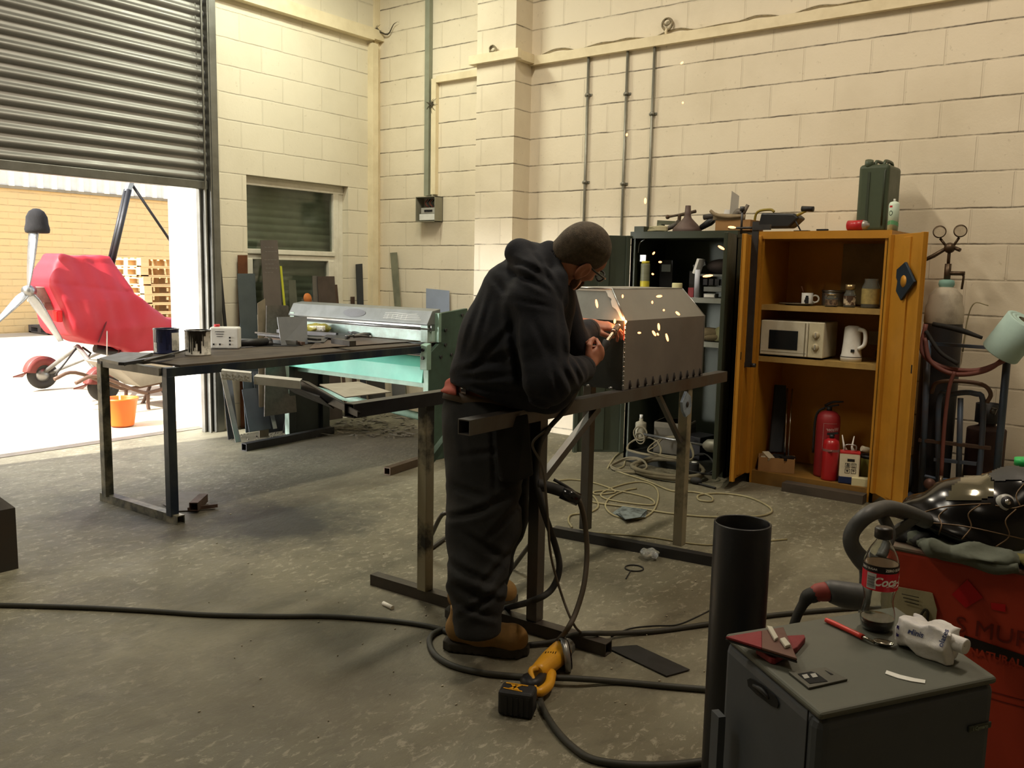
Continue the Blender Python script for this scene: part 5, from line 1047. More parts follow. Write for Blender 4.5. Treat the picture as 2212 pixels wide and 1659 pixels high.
b = B(); c = at(664, 645, Y=6.36); b.lathe([(.001, 0), (.05, 0), (.05, .006), (.001, .006)], c=c, ax=(.1, -1, .15), n=28); b.done('orange_disc', mat('orange_disc', 'c27233', .6), label='orange disc resting on the pale plate below the window', cat='disc')
lean('checker_plate', 'dull checkered steel plate behind the table centre', 'metal plate', ((570, 900), (640, 900), (622, 660), (575, 660)), 5.98, 6.16, mat('dull_checker', '5a5650', .4, .5, col2='44413c', scale=30), .008)
b = B(); b.sheet(at(607, 746, Z=.893), at(664, 743, Z=.893), at(662, 684, Y=at(662, 743, Z=.893)[1] + .05), at(598, 685, Y=at(607, 746, Z=.893)[1] + .05), .005); b.done('zinc_tray', zinc, label='light grey folded sheet standing on the far side of the table left of the machine', cat='metal sheet')
lean('torn_sheet', 'torn pale brown sheet beside the chalk marked plate', 'metal sheet', ((560, 930), (580, 930), (572, 645), (556, 655)), 6.08, 6.24, mat('pale_brown', '7b705c', .7))
# pieces below the table level
lean('steel_strip', 'long bright steel strip leaning below the table by the door frame', 'metal strip', ((508, 930), (520, 930), (484, 800), (474, 800)), 6.05, 6.45, steel_l, .004, 'metal pieces leaning below the table')
lean('steel_plate', 'dark blue grey square plate leaning below the table', 'metal plate', ((538, 934), (585, 930), (572, 836), (522, 842)), 6.0, 6.22, mat('slate_plate', '474d54', .45, .3, col2='3a3f45', scale=3), .006, 'metal pieces leaning below the table')
lean('steel_strip', 'narrow grey strip leaning right of the square plate', 'metal strip', ((590, 927), (598, 926), (570, 798), (561, 798)), 5.98, 6.3, steel_l, .006, 'metal pieces leaning below the table')
lean('steel_plate', 'wide dark plate behind the narrow grey strip', 'metal plate', ((560, 930), (618, 925), (600, 800), (545, 800)), 6.2, 6.45, dk2, .006, 'metal pieces leaning below the table')
lean('steel_plate', 'dark plate against the door frame below the table', 'metal plate', ((492, 932), (515, 932), (498, 800), (478, 800)), 6.2, 6.5, dk2, .006, 'metal pieces leaning below the table')
SH = []
for k, (q, yb, yt, m, lab) in enumerate([(((745, 905), (800, 900), (765, 805), (718, 803)), 5.9, 6.3, mat('pale_board', 'b6b5a8', .6, .1, amt=.2), 'pale board leaning on the wall behind the machine'), (((800, 900), (835, 900), (830, 800), (790, 800)), 6.2, 6.4, steel, 'grey sheet behind the machine right of the pale board'), (((850, 905), (880, 905), (872, 800), (845, 800)), 6.1, 6.3, steel_l, 'silver sheet behind the machine near its right side')]):
    SH.append((lab, q, m))
def leanb(nm, lab, cat, q, m, th=.004, x0=6.3, x1=6.385):
    a, b_, c_, d_ = at(*q[0], X=x0), at(*q[1], X=x0), at(*q[2], X=x1), at(*q[3], X=x1); a[2] = b_[2] = .002; b = B(); b.sheet(a, b_, c_, d_, th); return b.done(nm, m, label=lab, cat=cat)
for k, (lab, q, m) in enumerate(SH): leanb('metal_sheet', lab, 'metal sheet', q, m, .005, 6.05 + .07 * k, 6.2 + .06 * k)
leanb('steel_strip', 'grey green metal strip leaning on the back wall left of the meter box', 'metal strip', ((872, 900), (882, 900), (858, 545), (843, 546)), mat('grey_green_strip', '8b8c78', .5, .2))
leanb('blue_sheet', 'pale blue grey sheet standing upright behind the green machine', 'metal sheet', ((920, 900), (972, 900), (971, 628), (921, 623)), mat('blue_sheet', 'a3aec2', .45, .3, amt=.2))
leanb('steel_sheet', 'grey sheet corner showing behind the welder near his back', 'metal sheet', ((1080, 900), (1120, 900), (1118, 556), (1077, 556)), mat('grey_sheet2', '8d8d88', .5, .3))
for k, (x, z_, s_, m) in enumerate([(1165, 905, .18, blackr), (1180, 940, .22, white_p), (1205, 880, .3, mat('pale_board', 'b6b5a8')), (1215, 960, .15, steel_l), (1228, 930, .3, mat('tan_sheet', '6a6450', .7))]):
    c = at(x, 985, X=6.0 + .05 * k); c[2] = 0
    b = B(); h_ = (1.44 - (z_ - 560) * c[0] * .0008) * .55; b.sheet(c - np.array([0, s_ / 2, 0]), c + np.array([0, s_ / 2, 0]), c + np.array([.15, s_ / 2.4, h_]), c + np.array([.15, -s_ / 2.4, h_ * .94]), .01); b.done('sheet_offcut', m, label=['black', 'white', 'pale', 'silver', 'tan'][k] + ' offcut sheet standing by the back wall between machine and green cupboard', cat='metal sheet', group='sheets behind the trestle')
# loose square tubes and scraps on the floor
b = B(); b.htube(at(527, 966, Z=.03), np.array([5.03, 5.80, .03]), .06, t=.006); b.done('square_tube', steel_d, label='open ended square tube lying on the floor under the work table', cat='metal tube')
b = B(); b.htube(at(836, 1018, Z=.03), np.array([3.95, 4.15, .03]) if 0 else at(908, 995, Z=.03), .055, t=.006); b.done('square_tube', mat('brown_tube', '5a4b3c', .5, .4), label='short open square tube on the floor behind the left trestle leg', cat='metal tube')
b = B(); b.prism([at(352, 1090, Z=.004), at(380, 1105, Z=.004), at(465, 1100, Z=.004), at(430, 1062, Z=.004), at(385, 1065, Z=.004)], (0, 0, .003)); b.done('steel_sheet', mat('floor_sheet', '6d675c', .6, .2), label='rounded grey sheet lying on the floor right of the navy table leg', cat='metal sheet')
b = B(); b.htube(at(418, 1095, Z=.04), at(440, 1075, Z=.04), .05, t=.004); b.beam(at(405, 1100, Z=.015), at(470, 1092, Z=.02), .012, .02); b.done('rusty_bracket', rusty, label='small rusty bracket standing on the rounded grey floor sheet', cat='bracket')
b = B(); b.prism([at(1375, 1395, Z=.003), at(1310, 1400, Z=.003), at(1440, 1462, Z=.003), at(1490, 1448, Z=.003)], (0, 0, .004)); b.done('steel_sheet', steel_d, label='dark grey pointed sheet flat on the floor right of the grinder', cat='metal sheet')
b = B(); b.sheet(at(610, 935, Z=.0), at(628, 935, Z=0), at(622, 892, Z=.18), at(618, 890, Z=.18), .004); b.done('steel_offcut', steel, label='pointed offcut standing at the foot of the machine side', cat='metal offcut')
# swarf and rubbish round the machine foot
b = B(); r2 = random.Random(5)
for i in range(170):
    px, py = r2.uniform(715, 900), r2.uniform(893, 945); p = at(px, py, Z=.006)
    if p[1] > 6.6 or p[0] > 6.3: continue
    a = r2.uniform(0, 6.3); L = r2.uniform(.02, .13); d = np.array([math.cos(a), math.sin(a), r2.uniform(-.1, .3)]); b.beam(p - d * 0 + np.array([0, 0, .004]), p + d * L, r2.uniform(.004, .03), .003)
for i in range(60):
    p = at(r2.uniform(500, 700), r2.uniform(935, 950), Z=.004); b.ball(p, r2.uniform(.004, .01), n=5, m=3)
b.done('metal_swarf', mat('swarf', '8f897c', .5, .4, col2='3a342c', scale=20, amt=.9), label='scattered metal swarf and offcut strips on the floor round the green machine', cat='swarf', kind='stuff')
b = B()
for i in range(90):
    p = at(r2.uniform(400, 1900), r2.uniform(1050, 1600), Z=.003)
    if p[0] < 0: continue
    b.ball(p, (r2.uniform(.002, .007), r2.uniform(.002, .005), .003), n=5, m=3)
b.done('floor_debris', mat('pale_debris', 'b5ad98', .8), label='tiny pale crumbs of debris scattered over the workshop floor', cat='debris', kind='stuff')
b = B(); q = at(828, 1303, Z=.008); q2 = at(848, 1313, Z=.008); b.cyl(q, q2, .009, n=14); b.done('chalk_stick', mat('chalk_white', 'e9e5da', .9, amt=.1), label='white stick of chalk on the floor left of the trestle foot', cat='chalk')
# second hood on the floor at the far left
t = T('metal_hood_box', 'dark steel box with a sloping top standing on the floor at the left edge', 'box', (1.4, 4.5, 0)); c = at(40, 1228, Z=0); X1, Y0_ = c[0], c[1]; X0_ = X1 - .8; Y1_ = Y0_ + .55; h1_ = at(36, 1096, Y=Y0_)[2]; h2_ = h1_ + .14
b = B(); b.box(X0_, X1, Y0_, Y1_, 0, h1_); b.done('body', mat('hood_floor', '3c3a37', .5, .4, col2='4a3a2a', scale=3, amt=.5), t)
b = B(); b.add([(X0_, Y0_, h1_), (X1, Y0_, h1_), (X1, Y1_, h1_), (X0_, Y1_, h1_), (X0_ + .12, Y0_ + .12, h2_), (X1 - .12, Y0_ + .12, h2_), (X1 - .12, Y1_ - .12, h2_), (X0_ + .12, Y1_ - .12, h2_)], [(0, 1, 5, 4), (1, 2, 6, 5), (2, 3, 7, 6), (3, 0, 4, 7), (4, 5, 6, 7)]); b.done('sloping_top', mat('hood_top', '332e29', .55, .4), t)
# ------------------------------------------------------------------ gas bottle trolley by the back wall
tb = mat('trolley_blue', '4c5a6c', .5, .3, col2='5a4a40', scale=6, amt=.6)
t = T('gas_bottle_trolley', 'worn blue tubular gas bottle trolley against the back wall', 'trolley', (6.1, 1.0, 0))
def w6(px, py, X=5.95): return at(px, py, X=X)
pA, pB = w6(2176, 770), w6(2148, 1075); b = B(); b.tube([pA, pB], .022, n=10); b.done('post', tb, t)
b = B(); b.tube([w6(2005, 735), w6(1990, 1070)], .02, n=10); b.done('post', tb, t)
b = B(); b.beam(w6(2012, 742), w6(2178, 754), .03, .02); b.done('top_bar', tb, t)
b = B(); b.tube([w6(2027, 1075), w6(2028, 870), w6(2055, 852), w6(2105, 850), w6(2124, 880), w6(2112, 1075)], .017, n=10, k=5); b.done('hoop', tb, t)
b = B(); b.tube([w6(2012, 850), w6(2022, 828), w6(2060, 823), w6(2120, 830), w6(2140, 850), w6(2132, 870)], .013, n=9, k=5); b.done('hose_hook', mat('rusty_tube', '6b5344'), t)
b = B(); b.beam(w6(1985, 950), w6(2140, 968), .035, .02); b.done('cross_bar', rusty, t)
b = B(); b.beam(w6(2018, 992), w6(2110, 1002), .03, .02); b.done('cross_bar', tb, t)
b = B(); b.tube([w6(1998, 880), w6(1988, 1010), w6(2005, 1030), w6(2070, 1040)], .012, n=8, k=4); b.done('side_tube', tb, t)
b = B(); b.tube([w6(2075, 860), w6(2070, 1060)], .017, n=9); b.done('centre_post', tb, t)
b = B(); b.tube([w6(2140, 886), w6(2152, 890)], .022, n=8); b.done('bolt', steel, t)
for yy in (1.32, .74):
    b = B(); b.ring((6.2, yy, .14), (0, 1, 0), .10, .035, 24, 10); b.done('wheel', tyre, t)
b = B(); b.box(5.93, 6.3, .80, 1.30, .03, .045); b.done('foot_plate', tb, t)
t = T('gas_cylinder', 'tall gas cylinder with a grimy white shoulder and twin gauges', 'gas cylinder', (6.14, 1.19, .046))
b = B(); b.lathe([(.001, 0), (.112, 0), (.115, .02), (.115, 1.10), (.113, 1.12)], n=32); b.done('body', mat('cylinder_dark', '2a2a2c', .5, .2, col2='3a2f2c', scale=5), t, local=True)
b = B(); b.lathe([(.1135, 1.12), (.116, 1.13), (.114, 1.22), (.103, 1.245), (.098, 1.30), (.06, 1.345), (.042, 1.35), (.040, 1.385), (.001, 1.39)], n=32); b.done('white_shoulder', mat('grimy_white_paint', 'b3aa98', .55, col2='6d6456', scale=7, amt=.7), t, local=True)
b = B(); b.lathe([(.042, 1.352), (.048, 1.37), (.044, 1.395), (.02, 1.40)], n=20); b.done('tape_wrap', mat('teal_tape', '7da79c', .6, amt=.4), t, local=True)
br = mat('brass_dull', '5a4a3a', .45, .7, col2='33291f', scale=20)
b = B(); b.cyl((0, 0, 1.385), (0, 0, 1.50), .02, n=12); b.cyl((0, 0, 1.44), (0, -.10, 1.44), .014, n=10); b.tube([(0, -.08, 1.45), (0, -.095, 1.42), (0, -.09, 1.34)], .007, n=8); b.done('valve', br, t, local=True)
b = B(); b.cyl((0, 0, 1.50), (0, 0, 1.60), .010, n=10); b.ball((0, 0, 1.60), .034, n=14, m=9); b.cyl((0, -.03, 1.60), (-.01, -.065, 1.585), .012, n=8); b.cyl((0, .02, 1.61), (0, .06, 1.66), .008, n=8); b.cyl((0, -.02, 1.61), (0, -.05, 1.665), .008, n=8); b.tube([(0, .03, 1.59), (0, .09, 1.55), (-.02, .16, 1.51)], [.012, .014, .010], n=8); rg = b.done('regulator', br, t, local=True)
for y in (.065, -.055):
    b = B(); b.lathe([(.001, -.012), (.038, -.012), (.04, .012), (.034, .014)], c=(-.01, y, 1.70 + (.004 if y < 0 else 0)), ax=(-.95, -.25, .1), n=24); g_ = b.done('gauge', br, rg, local=True)
    b = B(); b.lathe([(.001, .011), (.034, .011)], c=(-.01, y, 1.70 + (.004 if y < 0 else 0)), ax=(-.95, -.25, .1), n=24); b.done('gauge_face', mat('gauge_face', 'b9ab93', .4, col2='8a7c66', scale=25, amt=.4), rg, local=True)
t = cyl_thing('propane_bottle', 'short rusty brown propane bottle standing behind the trolley hoop', 'gas cylinder', (6.22, .90, .046), .115, .46, mat('propane_brown', '4a3530', .6, .2, col2='33262a'), neck=(.05, .05))
b = B(); b.lathe([(.075, .50), (.075, .62), (.07, .62), (.07, .50)], n=24); b.done('guard_collar', blackm, t, local=True)
red_h = mat('red_brown_hose', '7c4a42', .6, col2='5d3833'); 
b = B(); b.tube([w6(2000, 700, 5.9), w6(1992, 760, 5.88), w6(2035, 792, 5.88), w6(2110, 800, 5.88), w6(2175, 775, 5.9), w6(2184, 750, 5.93)], .014, n=8, k=6); b.tube([w6(1998, 730, 5.88), w6(2010, 780, 5.86), w6(2060, 808, 5.86), w6(2130, 800, 5.86), w6(2180, 765, 5.88)], .014, n=8, k=6); b.done('gas_hose', red_h, label='looped dark red gas hoses draped over the front of the trolley', cat='hose')
b = B(); b.tube([w6(2000, 715, 5.88), w6(2030, 760, 5.86), w6(2070, 787, 5.85)], .013, n=8, k=5); b.tube([w6(2015, 700, 5.9), w6(2070, 712, 5.88), w6(2122, 730, 5.88)], [.014, .018, .010], n=8, k=5); b.done('gas_hose', blackr, label='black gas hose bundle hung at the top left of the trolley', cat='hose')
b = B(); b.tube([w6(2062, 803, 5.84), w6(2050, 840, 5.84), w6(2040, 920, 5.84), w6(2033, 1030, 5.84)], .012, n=8, k=5); b.done('gas_hose', red_h, label='single red brown hose hanging straight down the trolley', cat='hose')
t = T('gas_regulator', 'grimy regulator with two round gauges resting at the foot of the trolley', 'regulator', w6(2025, 1058, 5.80) - np.array([0, 0, .05])); c = w6(2030, 1052, 5.80)
b = B(); b.ball(c, .035); b.cyl(c, w6(2033, 1028, 5.82), .012, n=8); b.cyl(c, c + np.array([0, -.10, .02]), .014, n=8); b.ring(c + np.array([-.02, 0, 0]), (-1, -.2, .3), .03, .006); b.done('valve_body', mat('bright_brass', '8a7a66', .35, .7), t)
for q in ((2008, 1045), (2015, 1068)):
    b = B(); b.lathe([(.001, .014), (.034, .014), (.034, -.014), (.001, -.014)], c=w6(*q, 5.80), ax=(-.9, -.3, .2), n=22); b.done('gauge', mat('rose_brass', '6d5046', .5, .4, amt=.4), t)
b = B(); b.tube([w6(2135, 660, 6.30), w6(2105, 655, 6.3), w6(2090, 690, 6.32), w6(2080, 760, 6.35)], .004, n=6, k=5); b.done('wall_wire', mat('cream_cable', 'a29a78'), label='thin pale wire looping on the wall behind the trolley', cat='wire')
ax_ = (SU * .78 + SR * .34 + ST * .55); ax_ /= np.linalg.norm(ax_); c = w6(2160, 752, 5.80) + SU * -.03
t = T('paper_roll', 'pale blue paper towel roll tilted on top of the trolley post', 'paper roll', c)
pb = mat('blue_paper', 'b3cfc8', .85, col2='98b5b0', amt=.3, bump=.2)
b = B(); R_ = .108; Hh = .235; b.lathe([(.042, 0), (R_ * .97, 0), (R_, .006), (R_, Hh - .005), (R_ * .96, Hh), (.085, Hh), (.082, Hh - .004), (.078, Hh), (.06, Hh), (.057, Hh - .004), (.053, Hh), (.043, Hh)], c=c, ax=ax_, n=40); b.done('paper', pb, t)
b = B(); b.lathe([(.0425, 0), (.0425, Hh), (.040, Hh), (.040, 0)], c=c, ax=ax_, n=28); b.done('core', mat('core_card', '6f6a55', .9), t)
b = B(); b.tube([w6(2172, 780, 5.93), w6(2160, 740, 5.86), c + ax_ * .06], .012, n=8); b.done('roll_holder', blackr, t)

# ------------------------------------------------------------------ red welding machine with helmet and gloves
rx0, rx1, ry0, ry1, rz = 2.59, 3.12, -.32, .60, .68
redm = mat('welder_red', 'a8371f', .5, col2='8a2817', scale=2.5, amt=.5, bump=.08); 
t = T('welding_machine', 'large red welding machine standing at the right edge', 'welding machine', (2.85, .14, 0))
b = B(); b.box(rx0, rx1, ry0, ry1, .06, rz); b.done('cabinet', redm, t, bevel=.018, seg=3)
b = B(); b.box(rx0 - .002, rx1 + .002, ry0, ry1 + .002, rz - .012, rz + .004); b.done('dusty_top', mat('dusty_red_top', '6e4a3c', .8, col2='5a5648', scale=4, amt=.9, lo=.4, hi=.55), t, bevel=.01)
def rf(px, py): return at(px, py, X=rx0 - .003)
b = B(); q = [rf(2056, 1284), rf(2090, 1252), rf(2124, 1291), rf(2086, 1313)]; b.prism(q, (-.0015, 0, 0)); b.done('hazard_diamond', mat('bright_red_label', 'b40a12', .5, amt=.2), t)
b = B(); b.prism([rf(2140, 1302), rf(2172, 1306), rf(2172, 1322), rf(2142, 1316)], (-.001, 0, 0)); b.done('red_label', mat('bright_red_label', 'b40a12'), t)
f0 = rf(2125, 1362); uu = rf(2212, 1384) - f0; uu /= np.linalg.norm(uu); b = B(); put_text(b, 'S MUREX', .065, plane_fn(f0 + np.array([-.001, 0, 0]) + uu * .06, (0, -1, 0), (0, 0, 1)), bold=0); b.done('embossed_name', mat('dark_red_ink', '6a1c10', .5, amt=0), t)
f0 = rf(2155, 1420); b = B(); b.prism([rf(2083, 1372), rf(2240, 1425), rf(2240, 1452), rf(2083, 1392)], (-.0008, 0, 0)); b.done('black_band', mat('black_ink', '1a0d0a', .5, amt=0), t)
f0 = rf(2160, 1416); b = B(); put_text(b, 'NATURAL GAS', .028, plane_fn(f0 + np.array([-.0015, -.02, -.008]), (0, -1, -.0), (0, 0, 1)), bold=.001); b.done('band_lettering', redm, t)
b = B()
for k in range(2): b.box(rx0 - .002, rx0, ry0 + .02, ry1 - .03, .33 - .02 * k, .332 - .02 * k)
b.done('panel_seam', mat('dark_red_ink', '6a1c10'), t)
b = B(); q0, q1, q2, q3 = at(1905, 1337, X=2.57), at(2018, 1365, X=2.57), at(2022, 1290, X=2.582), at(1905, 1262, X=2.582)
b.prism([q0, q1, at(2024, 1318, X=2.578), at(2014, 1282, X=2.583), at(2008, 1280, X=2.583), q3], (.004, 0, 0)); o = b.done('instruction_card', mat('burnt_cream_card', 'a39a78', .7, col2='6a6048', scale=9, amt=.6), label='burnt cream card with faint lines leaning on the red machine behind the bottle', cat='card')
b = B(); fn = lambda x, y: at(x, y, X=2.568 + (1330 - y) * .00012)
for k in range(3): b.tube([fn(1948 + 3 * k, 1283 + 8 * k), fn(1985, 1291 + 8 * k)], .0012, n=4)
b.tube([fn(1990, 1340), fn(1975, 1325), fn(1985, 1335), fn(1996, 1318), fn(2004, 1322), fn(2002, 1345)], .004, n=6, k=3); b.done('scorch_marks', mat('scorch', '2e2a1e', .9, amt=0), o)
# grey moulded handle
hm = mat('grey_moulding', '4a4b4b', .5, col2='3b3936', scale=6, amt=.5); h = lambda x, y, d=2.22: W(x, y, d)
t = T('trolley_handle', 'thick grey moulded loop handle at the end of the red welding machine', 'handle', h(1870, 1330))
b = B(); b.tube([h(2000, 1125, 2.42), h(1960, 1108, 2.36), h(1915, 1098, 2.3), h(1875, 1112), h(1845, 1142), h(1838, 1170), h(1852, 1198), h(1880, 1222), h(1915, 1232, 2.26)], [.022, .022, .022, .021, .02, .02, .022, .028, .026], n=14, k=5); b.done('loop', hm, t)
b = B(); b.tube([h(1884, 1216), h(1872, 1250), h(1866, 1300), h(1868, 1350), h(1900, 1420, 2.40)], [.034, .018, .011, .012, .014], n=12, k=4); b.done('stem', hm, t)
b = B(); b.prism([h(1985, 1104, 2.36), h(1998, 1118, 2.38), h(1935, 1165, 2.30), h(1906, 1176, 2.28), h(1930, 1145, 2.3)], -ST * .012 + SU * .0); b.tube([h(1905, 1112, 2.3), h(1922, 1150, 2.29), h(1912, 1185, 2.27), h(1898, 1210, 2.24)], .015, n=10, k=4); b.done('bracket', hm, t)
# welding gun lying behind the grey box
t = T('welding_gun', 'grey welding gun with a red collar whose cable drops behind the grey box', 'welding gun', h(1790, 1300)); hh = lambda x, y, d=2.05: W(x, y, d)
b = B(); b.tube([hh(1868, 1290), hh(1830, 1286), hh(1795, 1277), hh(1785, 1278)], [.030, .032, .027, .02], n=14, k=4); b.done('grip', hm, t)
b = B(); b.tube([hh(1787, 1278), hh(1768, 1280), hh(1757, 1288)], [.023, .022, .018], n=14, k=2); b.done('red_collar', mat('dull_red', '8c3a34', .6), t)
b = B(); b.tube([hh(1760, 1284), hh(1745, 1290), hh(1735, 1305), hh(1722, 1330), hh(1712, 1362), hh(1700, 1420), hh(1690, 1560)], [.019, .018, .012, .011, .011, .011, .011], n=10, k=4); b.done('cable', blackr, t)
# gloves / rags on the machine top
def rag(nm, lab, c, r, m, ax=None, seed=0, drop=0, h=.012):
    c = np.array(c, float); b = B()
    def f(P):
        d = el(P, c, r, ax); q = P - c
        return d + .008 * np.sin(q[..., 0] * 45 + seed + 2 * np.sin(q[..., 1] * 30)) + .006 * np.sin(q[..., 1] * 70 + q[..., 0] * 25 + seed)
    R = max(r) + .04; blob(b, f, c - R, c + R, h); return b.done(nm, m, label=lab, cat='rag' if 'rag' in nm else 'glove')
gg = mat('grey_green_leather', '5b6054', .9, col2='43463d', scale=12, amt=.5, bump=.4, bs=40)
rag('leather_glove', 'grey leather gauntlet flattened under the welding helmet', (2.66, .40, .70), (.13, .15, .022), gg, seed=1)
b = B(); b.tube([rf(1985, 1190) + np.array([-.0, 0, .02]), rf(2030, 1210) + np.array([-.012, 0, .02]), rf(2090, 1216) + np.array([-.015, 0, .018]), rf(2150, 1233) + np.array([-.015, 0, .012]), rf(2200, 1240) + np.array([-.01, 0, .02])], [.008, .014, .02, .018, .012], n=10, k=6); b.done('glove_cuff', gg, label='rolled grey glove cuff hanging over the front edge of the red machine', cat='glove')
rag('oily_rag', 'dark oily rag under the left tip of the helmet', (2.68, .55, .70), (.07, .06, .03), blackr, seed=3)
rag('ochre_rag', 'dull ochre cloth at the right behind the glove cuff', (2.64, .22, .705), (.05, .08, .02), mat('ochre_cloth', '6d6636', .9, amt=.5), seed=5)
# helmet
hc = W(2150, 1118, 2.52); e0 = SR * .97 - SU * .22; e0 /= np.linalg.norm(e0); e2 = SU * .93 + ST * .3; e2 = e2 - (e2 @ e0) * e0; e2 /= np.linalg.norm(e2); e1 = np.cross(e2, e0); HA = np.array([e0, e1, e2])
def fh(P):
    q = (P - hc) @ HA.T; d = el(P, hc, (.20, .15, .105), HA)
    d = smin(d, el(P, W(2200, 1085, 2.5), (.11, .12, .10), HA), .03); d = smin(d, el(P, hc - e0 * .02 - e2 * .035, (.235, .17, .05), HA), .03)
    d = smin(d, rc(P, hc - e0 * .15 - e2 * .03, hc - e0 * .25 - e2 * .035, .05, .012), .04)
    d = np.maximum(d, -(q[..., 2] + .075)); return np.maximum(d, -(el(P, hc, (.19, .14, .097), HA)) * 1.0) if 0 else d
t = T('welding_helmet', 'glossy black welding helmet with a bronze web pattern lying on the red machine', 'helmet', hc - e2 * .09)
b = B(); blob(b, fh, hc - .30, hc + .30, .009); b.done('shell', mat('helmet_black', '08080a', .2, amt=0, bump=0), t)
def proj_shell(x, y, off=.0015):            # drop a point from outside on to the shell surface
    o = hc + e0 * x + e1 * y + e2 * .2 if 0 else None
def hit(px, py):
    d = ray(px, py); o = np.array([0, 0, CAMZ]); s_ = 2.0
    for _ in range(60):
        v = float(fh((o + d * s_)[None])[0])
        if v < .0008: return o + d * s_
        s_ += max(v, .0005) * .8
        if s_ > 3.2: return None
    return None
brz = mat('bronze_line', '6f583f', .45, .3, amt=.2)
def webline(pts, r=.0019):
    P = [hit(*p) for p in [tuple(q) for q in smooth_pts([(x, y, 0) for x, y in pts], 5)] ] if 0 else [hit(q[0], q[1]) for q in smooth_pts([(x, y, 0) for x, y in pts], 5)]
    P = [p for p in P if p is not None]
    if len(P) > 2: b = B(); b.tube(P, r, n=6); b.done('bronze_line', brz, t)
for L in ([(1958, 1128), (2030, 1131), (2100, 1140), (2212, 1165)], [(1965, 1120), (2010, 1102), (2060, 1092), (2140, 1088)], [(2046, 1098), (2028, 1115), (2034, 1135), (2022, 1170)], [(2118, 1090), (2092, 1110), (2098, 1138), (2078, 1165)], [(2195, 1100), (2172, 1125), (2180, 1158), (2150, 1182)], [(2212, 1045), (2195, 1070), (2205, 1095)], [(1990, 1150), (2040, 1178), (2100, 1186), (2180, 1190)], [(2150, 1092), (2185, 1098), (2220, 1090)]): webline(L)
def patch(poly, nm, m, off=.002):
    xs = [p[0] for p in poly]; ys = [p[1] for p in poly]; N = 16; V = {}; b = B(); idx = {}
    x0, x1, y0, y1 = min(xs), max(xs), min(ys), max(ys); F = []
    for i in range(N + 1):
        for j in range(N + 1):
            px, py = x0 + (x1 - x0) * i / N, y0 + (y1 - y0) * j / N
            if sd_poly(np.array([px]), np.array([py]), poly)[0] < 4:
                h_ = hit(px, py)
                if h_ is not None: idx[(i, j)] = len(V); V[len(V)] = h_ + ST * off * .8 + SU * off
    for (i, j) in list(idx):
        q = [(i, j), (i + 1, j), (i + 1, j + 1), (i, j + 1)]
        if all(k in idx for k in q): F.append([idx[k] for k in q])
    if F: b.add([V[k] for k in range(len(V))], F, True); return b.done(nm, m, t)
patch([(2042, 1082), (2058, 1050), (2090, 1025), (2128, 1016), (2142, 1040), (2146, 1070), (2120, 1078)], 'visor', mat('smoky_visor', '6e6a58', .12, .5, coat=.6, amt=.2, bump=0))
patch([(2136, 1030), (2145, 1012), (2175, 1000), (2230, 1000), (2230, 1040), (2190, 1034), (2150, 1040)], 'crown_band_mask', mat('dull_mask', '2f2e2c', .6))  # dull dark band widened over the crown to mask the wall's reflection
kb = hit(2174, 1086)
if kb is not None:
    b = B(); ka = ST * .9 + SU * .35; b.lathe([(.001, .004), (.024, .004), (.026, -.01)], c=kb, ax=ka, n=28); kn_ = b.done('adjusting_knob', mat('white_grey_ring', 'a8a8a2', .35, amt=.1), t)
    b = B(); b.lathe([(.001, .0075), (.017, .0075), (.018, .0)], c=kb, ax=ka, n=24); b.done('knob_centre', blackm, kn_); b = B(); b.lathe([(.001, .013), (.008, .012), (.009, .006)], c=kb, ax=ka, n=8); b.done('knob_screw', chrome, kn_)
c = at(2212, 1040, X=3.05); c[2] = rz + .005; t = cyl_thing('plastic_cup', 'small clear tub with a bright green lid behind the helmet', 'tub', c, .028, at(2205, 1008, X=3.05)[2] - rz, mat('clear_tub', 'c9d6c6', .3, amt=.2), (.032, .022), mat('bright_green', '1fb257', .4, amt=0))

# ------------------------------------------------------------------ black pipe, grey box and the things on it
t = T('steel_pipe', 'black open ended steel pipe standing upright beside the grey box', 'pipe', (2.13, .852, 0))
b = B(); b.lathe([(.0735, 0), (.0735, .80), (.070, .803), (.068, .80), (.068, 0)], n=56); b.done('wall', mat('black_pipe', '121315', .42, .2, col2='1b1b1d', scale=3, amt=.4), t, local=True)
GZ = .74; gc = [np.array(at(px, py, Z=GZ)) for px, py in ((1566, 1368), (1772, 1542), (2156, 1462), (1934, 1308))]
gx = gc[0] - gc[1]; gL = np.linalg.norm(gx); gx /= gL; gyv = gc[2] - gc[1]; gW = np.linalg.norm(gyv); gyv /= gW
gm = mat('grey_box_paint', '42474e', .55, col2='383b3f', scale=3, amt=.4, bump=.06); gtop = mat('grey_box_top', '56574d', .65, col2='474a40', scale=3, amt=.6, bump=.1)
t = T('grey_box_unit', 'dark grey box shaped machine with a hand slot in the foreground', 'machine', ((gc[0] + gc[2]) / 2)[:2].tolist() + [0])
b = B(); b.prism([(p[0], p[1], 0) for p in gc], (0, 0, GZ - .012)); b.done('casing', gm, t, bevel=.02, seg=3)
b = B(); b.prism([(p[0], p[1], GZ - .014) for p in gc], (0, 0, .014)); b.done('top_panel', gtop, t, bevel=.010, seg=3)
nL = np.array([gx[1], -gx[0], 0]); nL = nL if nL @ (gc[0] - gc[3]) > 0 else -nL
def lf(px, py, off=.0): d = ray(px, py); o = np.array([0, 0, CAMZ]); return o + d * (((gc[1] - o) @ nL + off) / (d @ nL))
nF = np.array([gyv[1], -gyv[0], 0]); nF = nF if nF @ (gc[1] - gc[0]) > 0 else -nF
def ff(px, py, off=.0): d = ray(px, py); o = np.array([0, 0, CAMZ]); return o + d * (((gc[1] - o) @ nF + off) / (d @ nF))
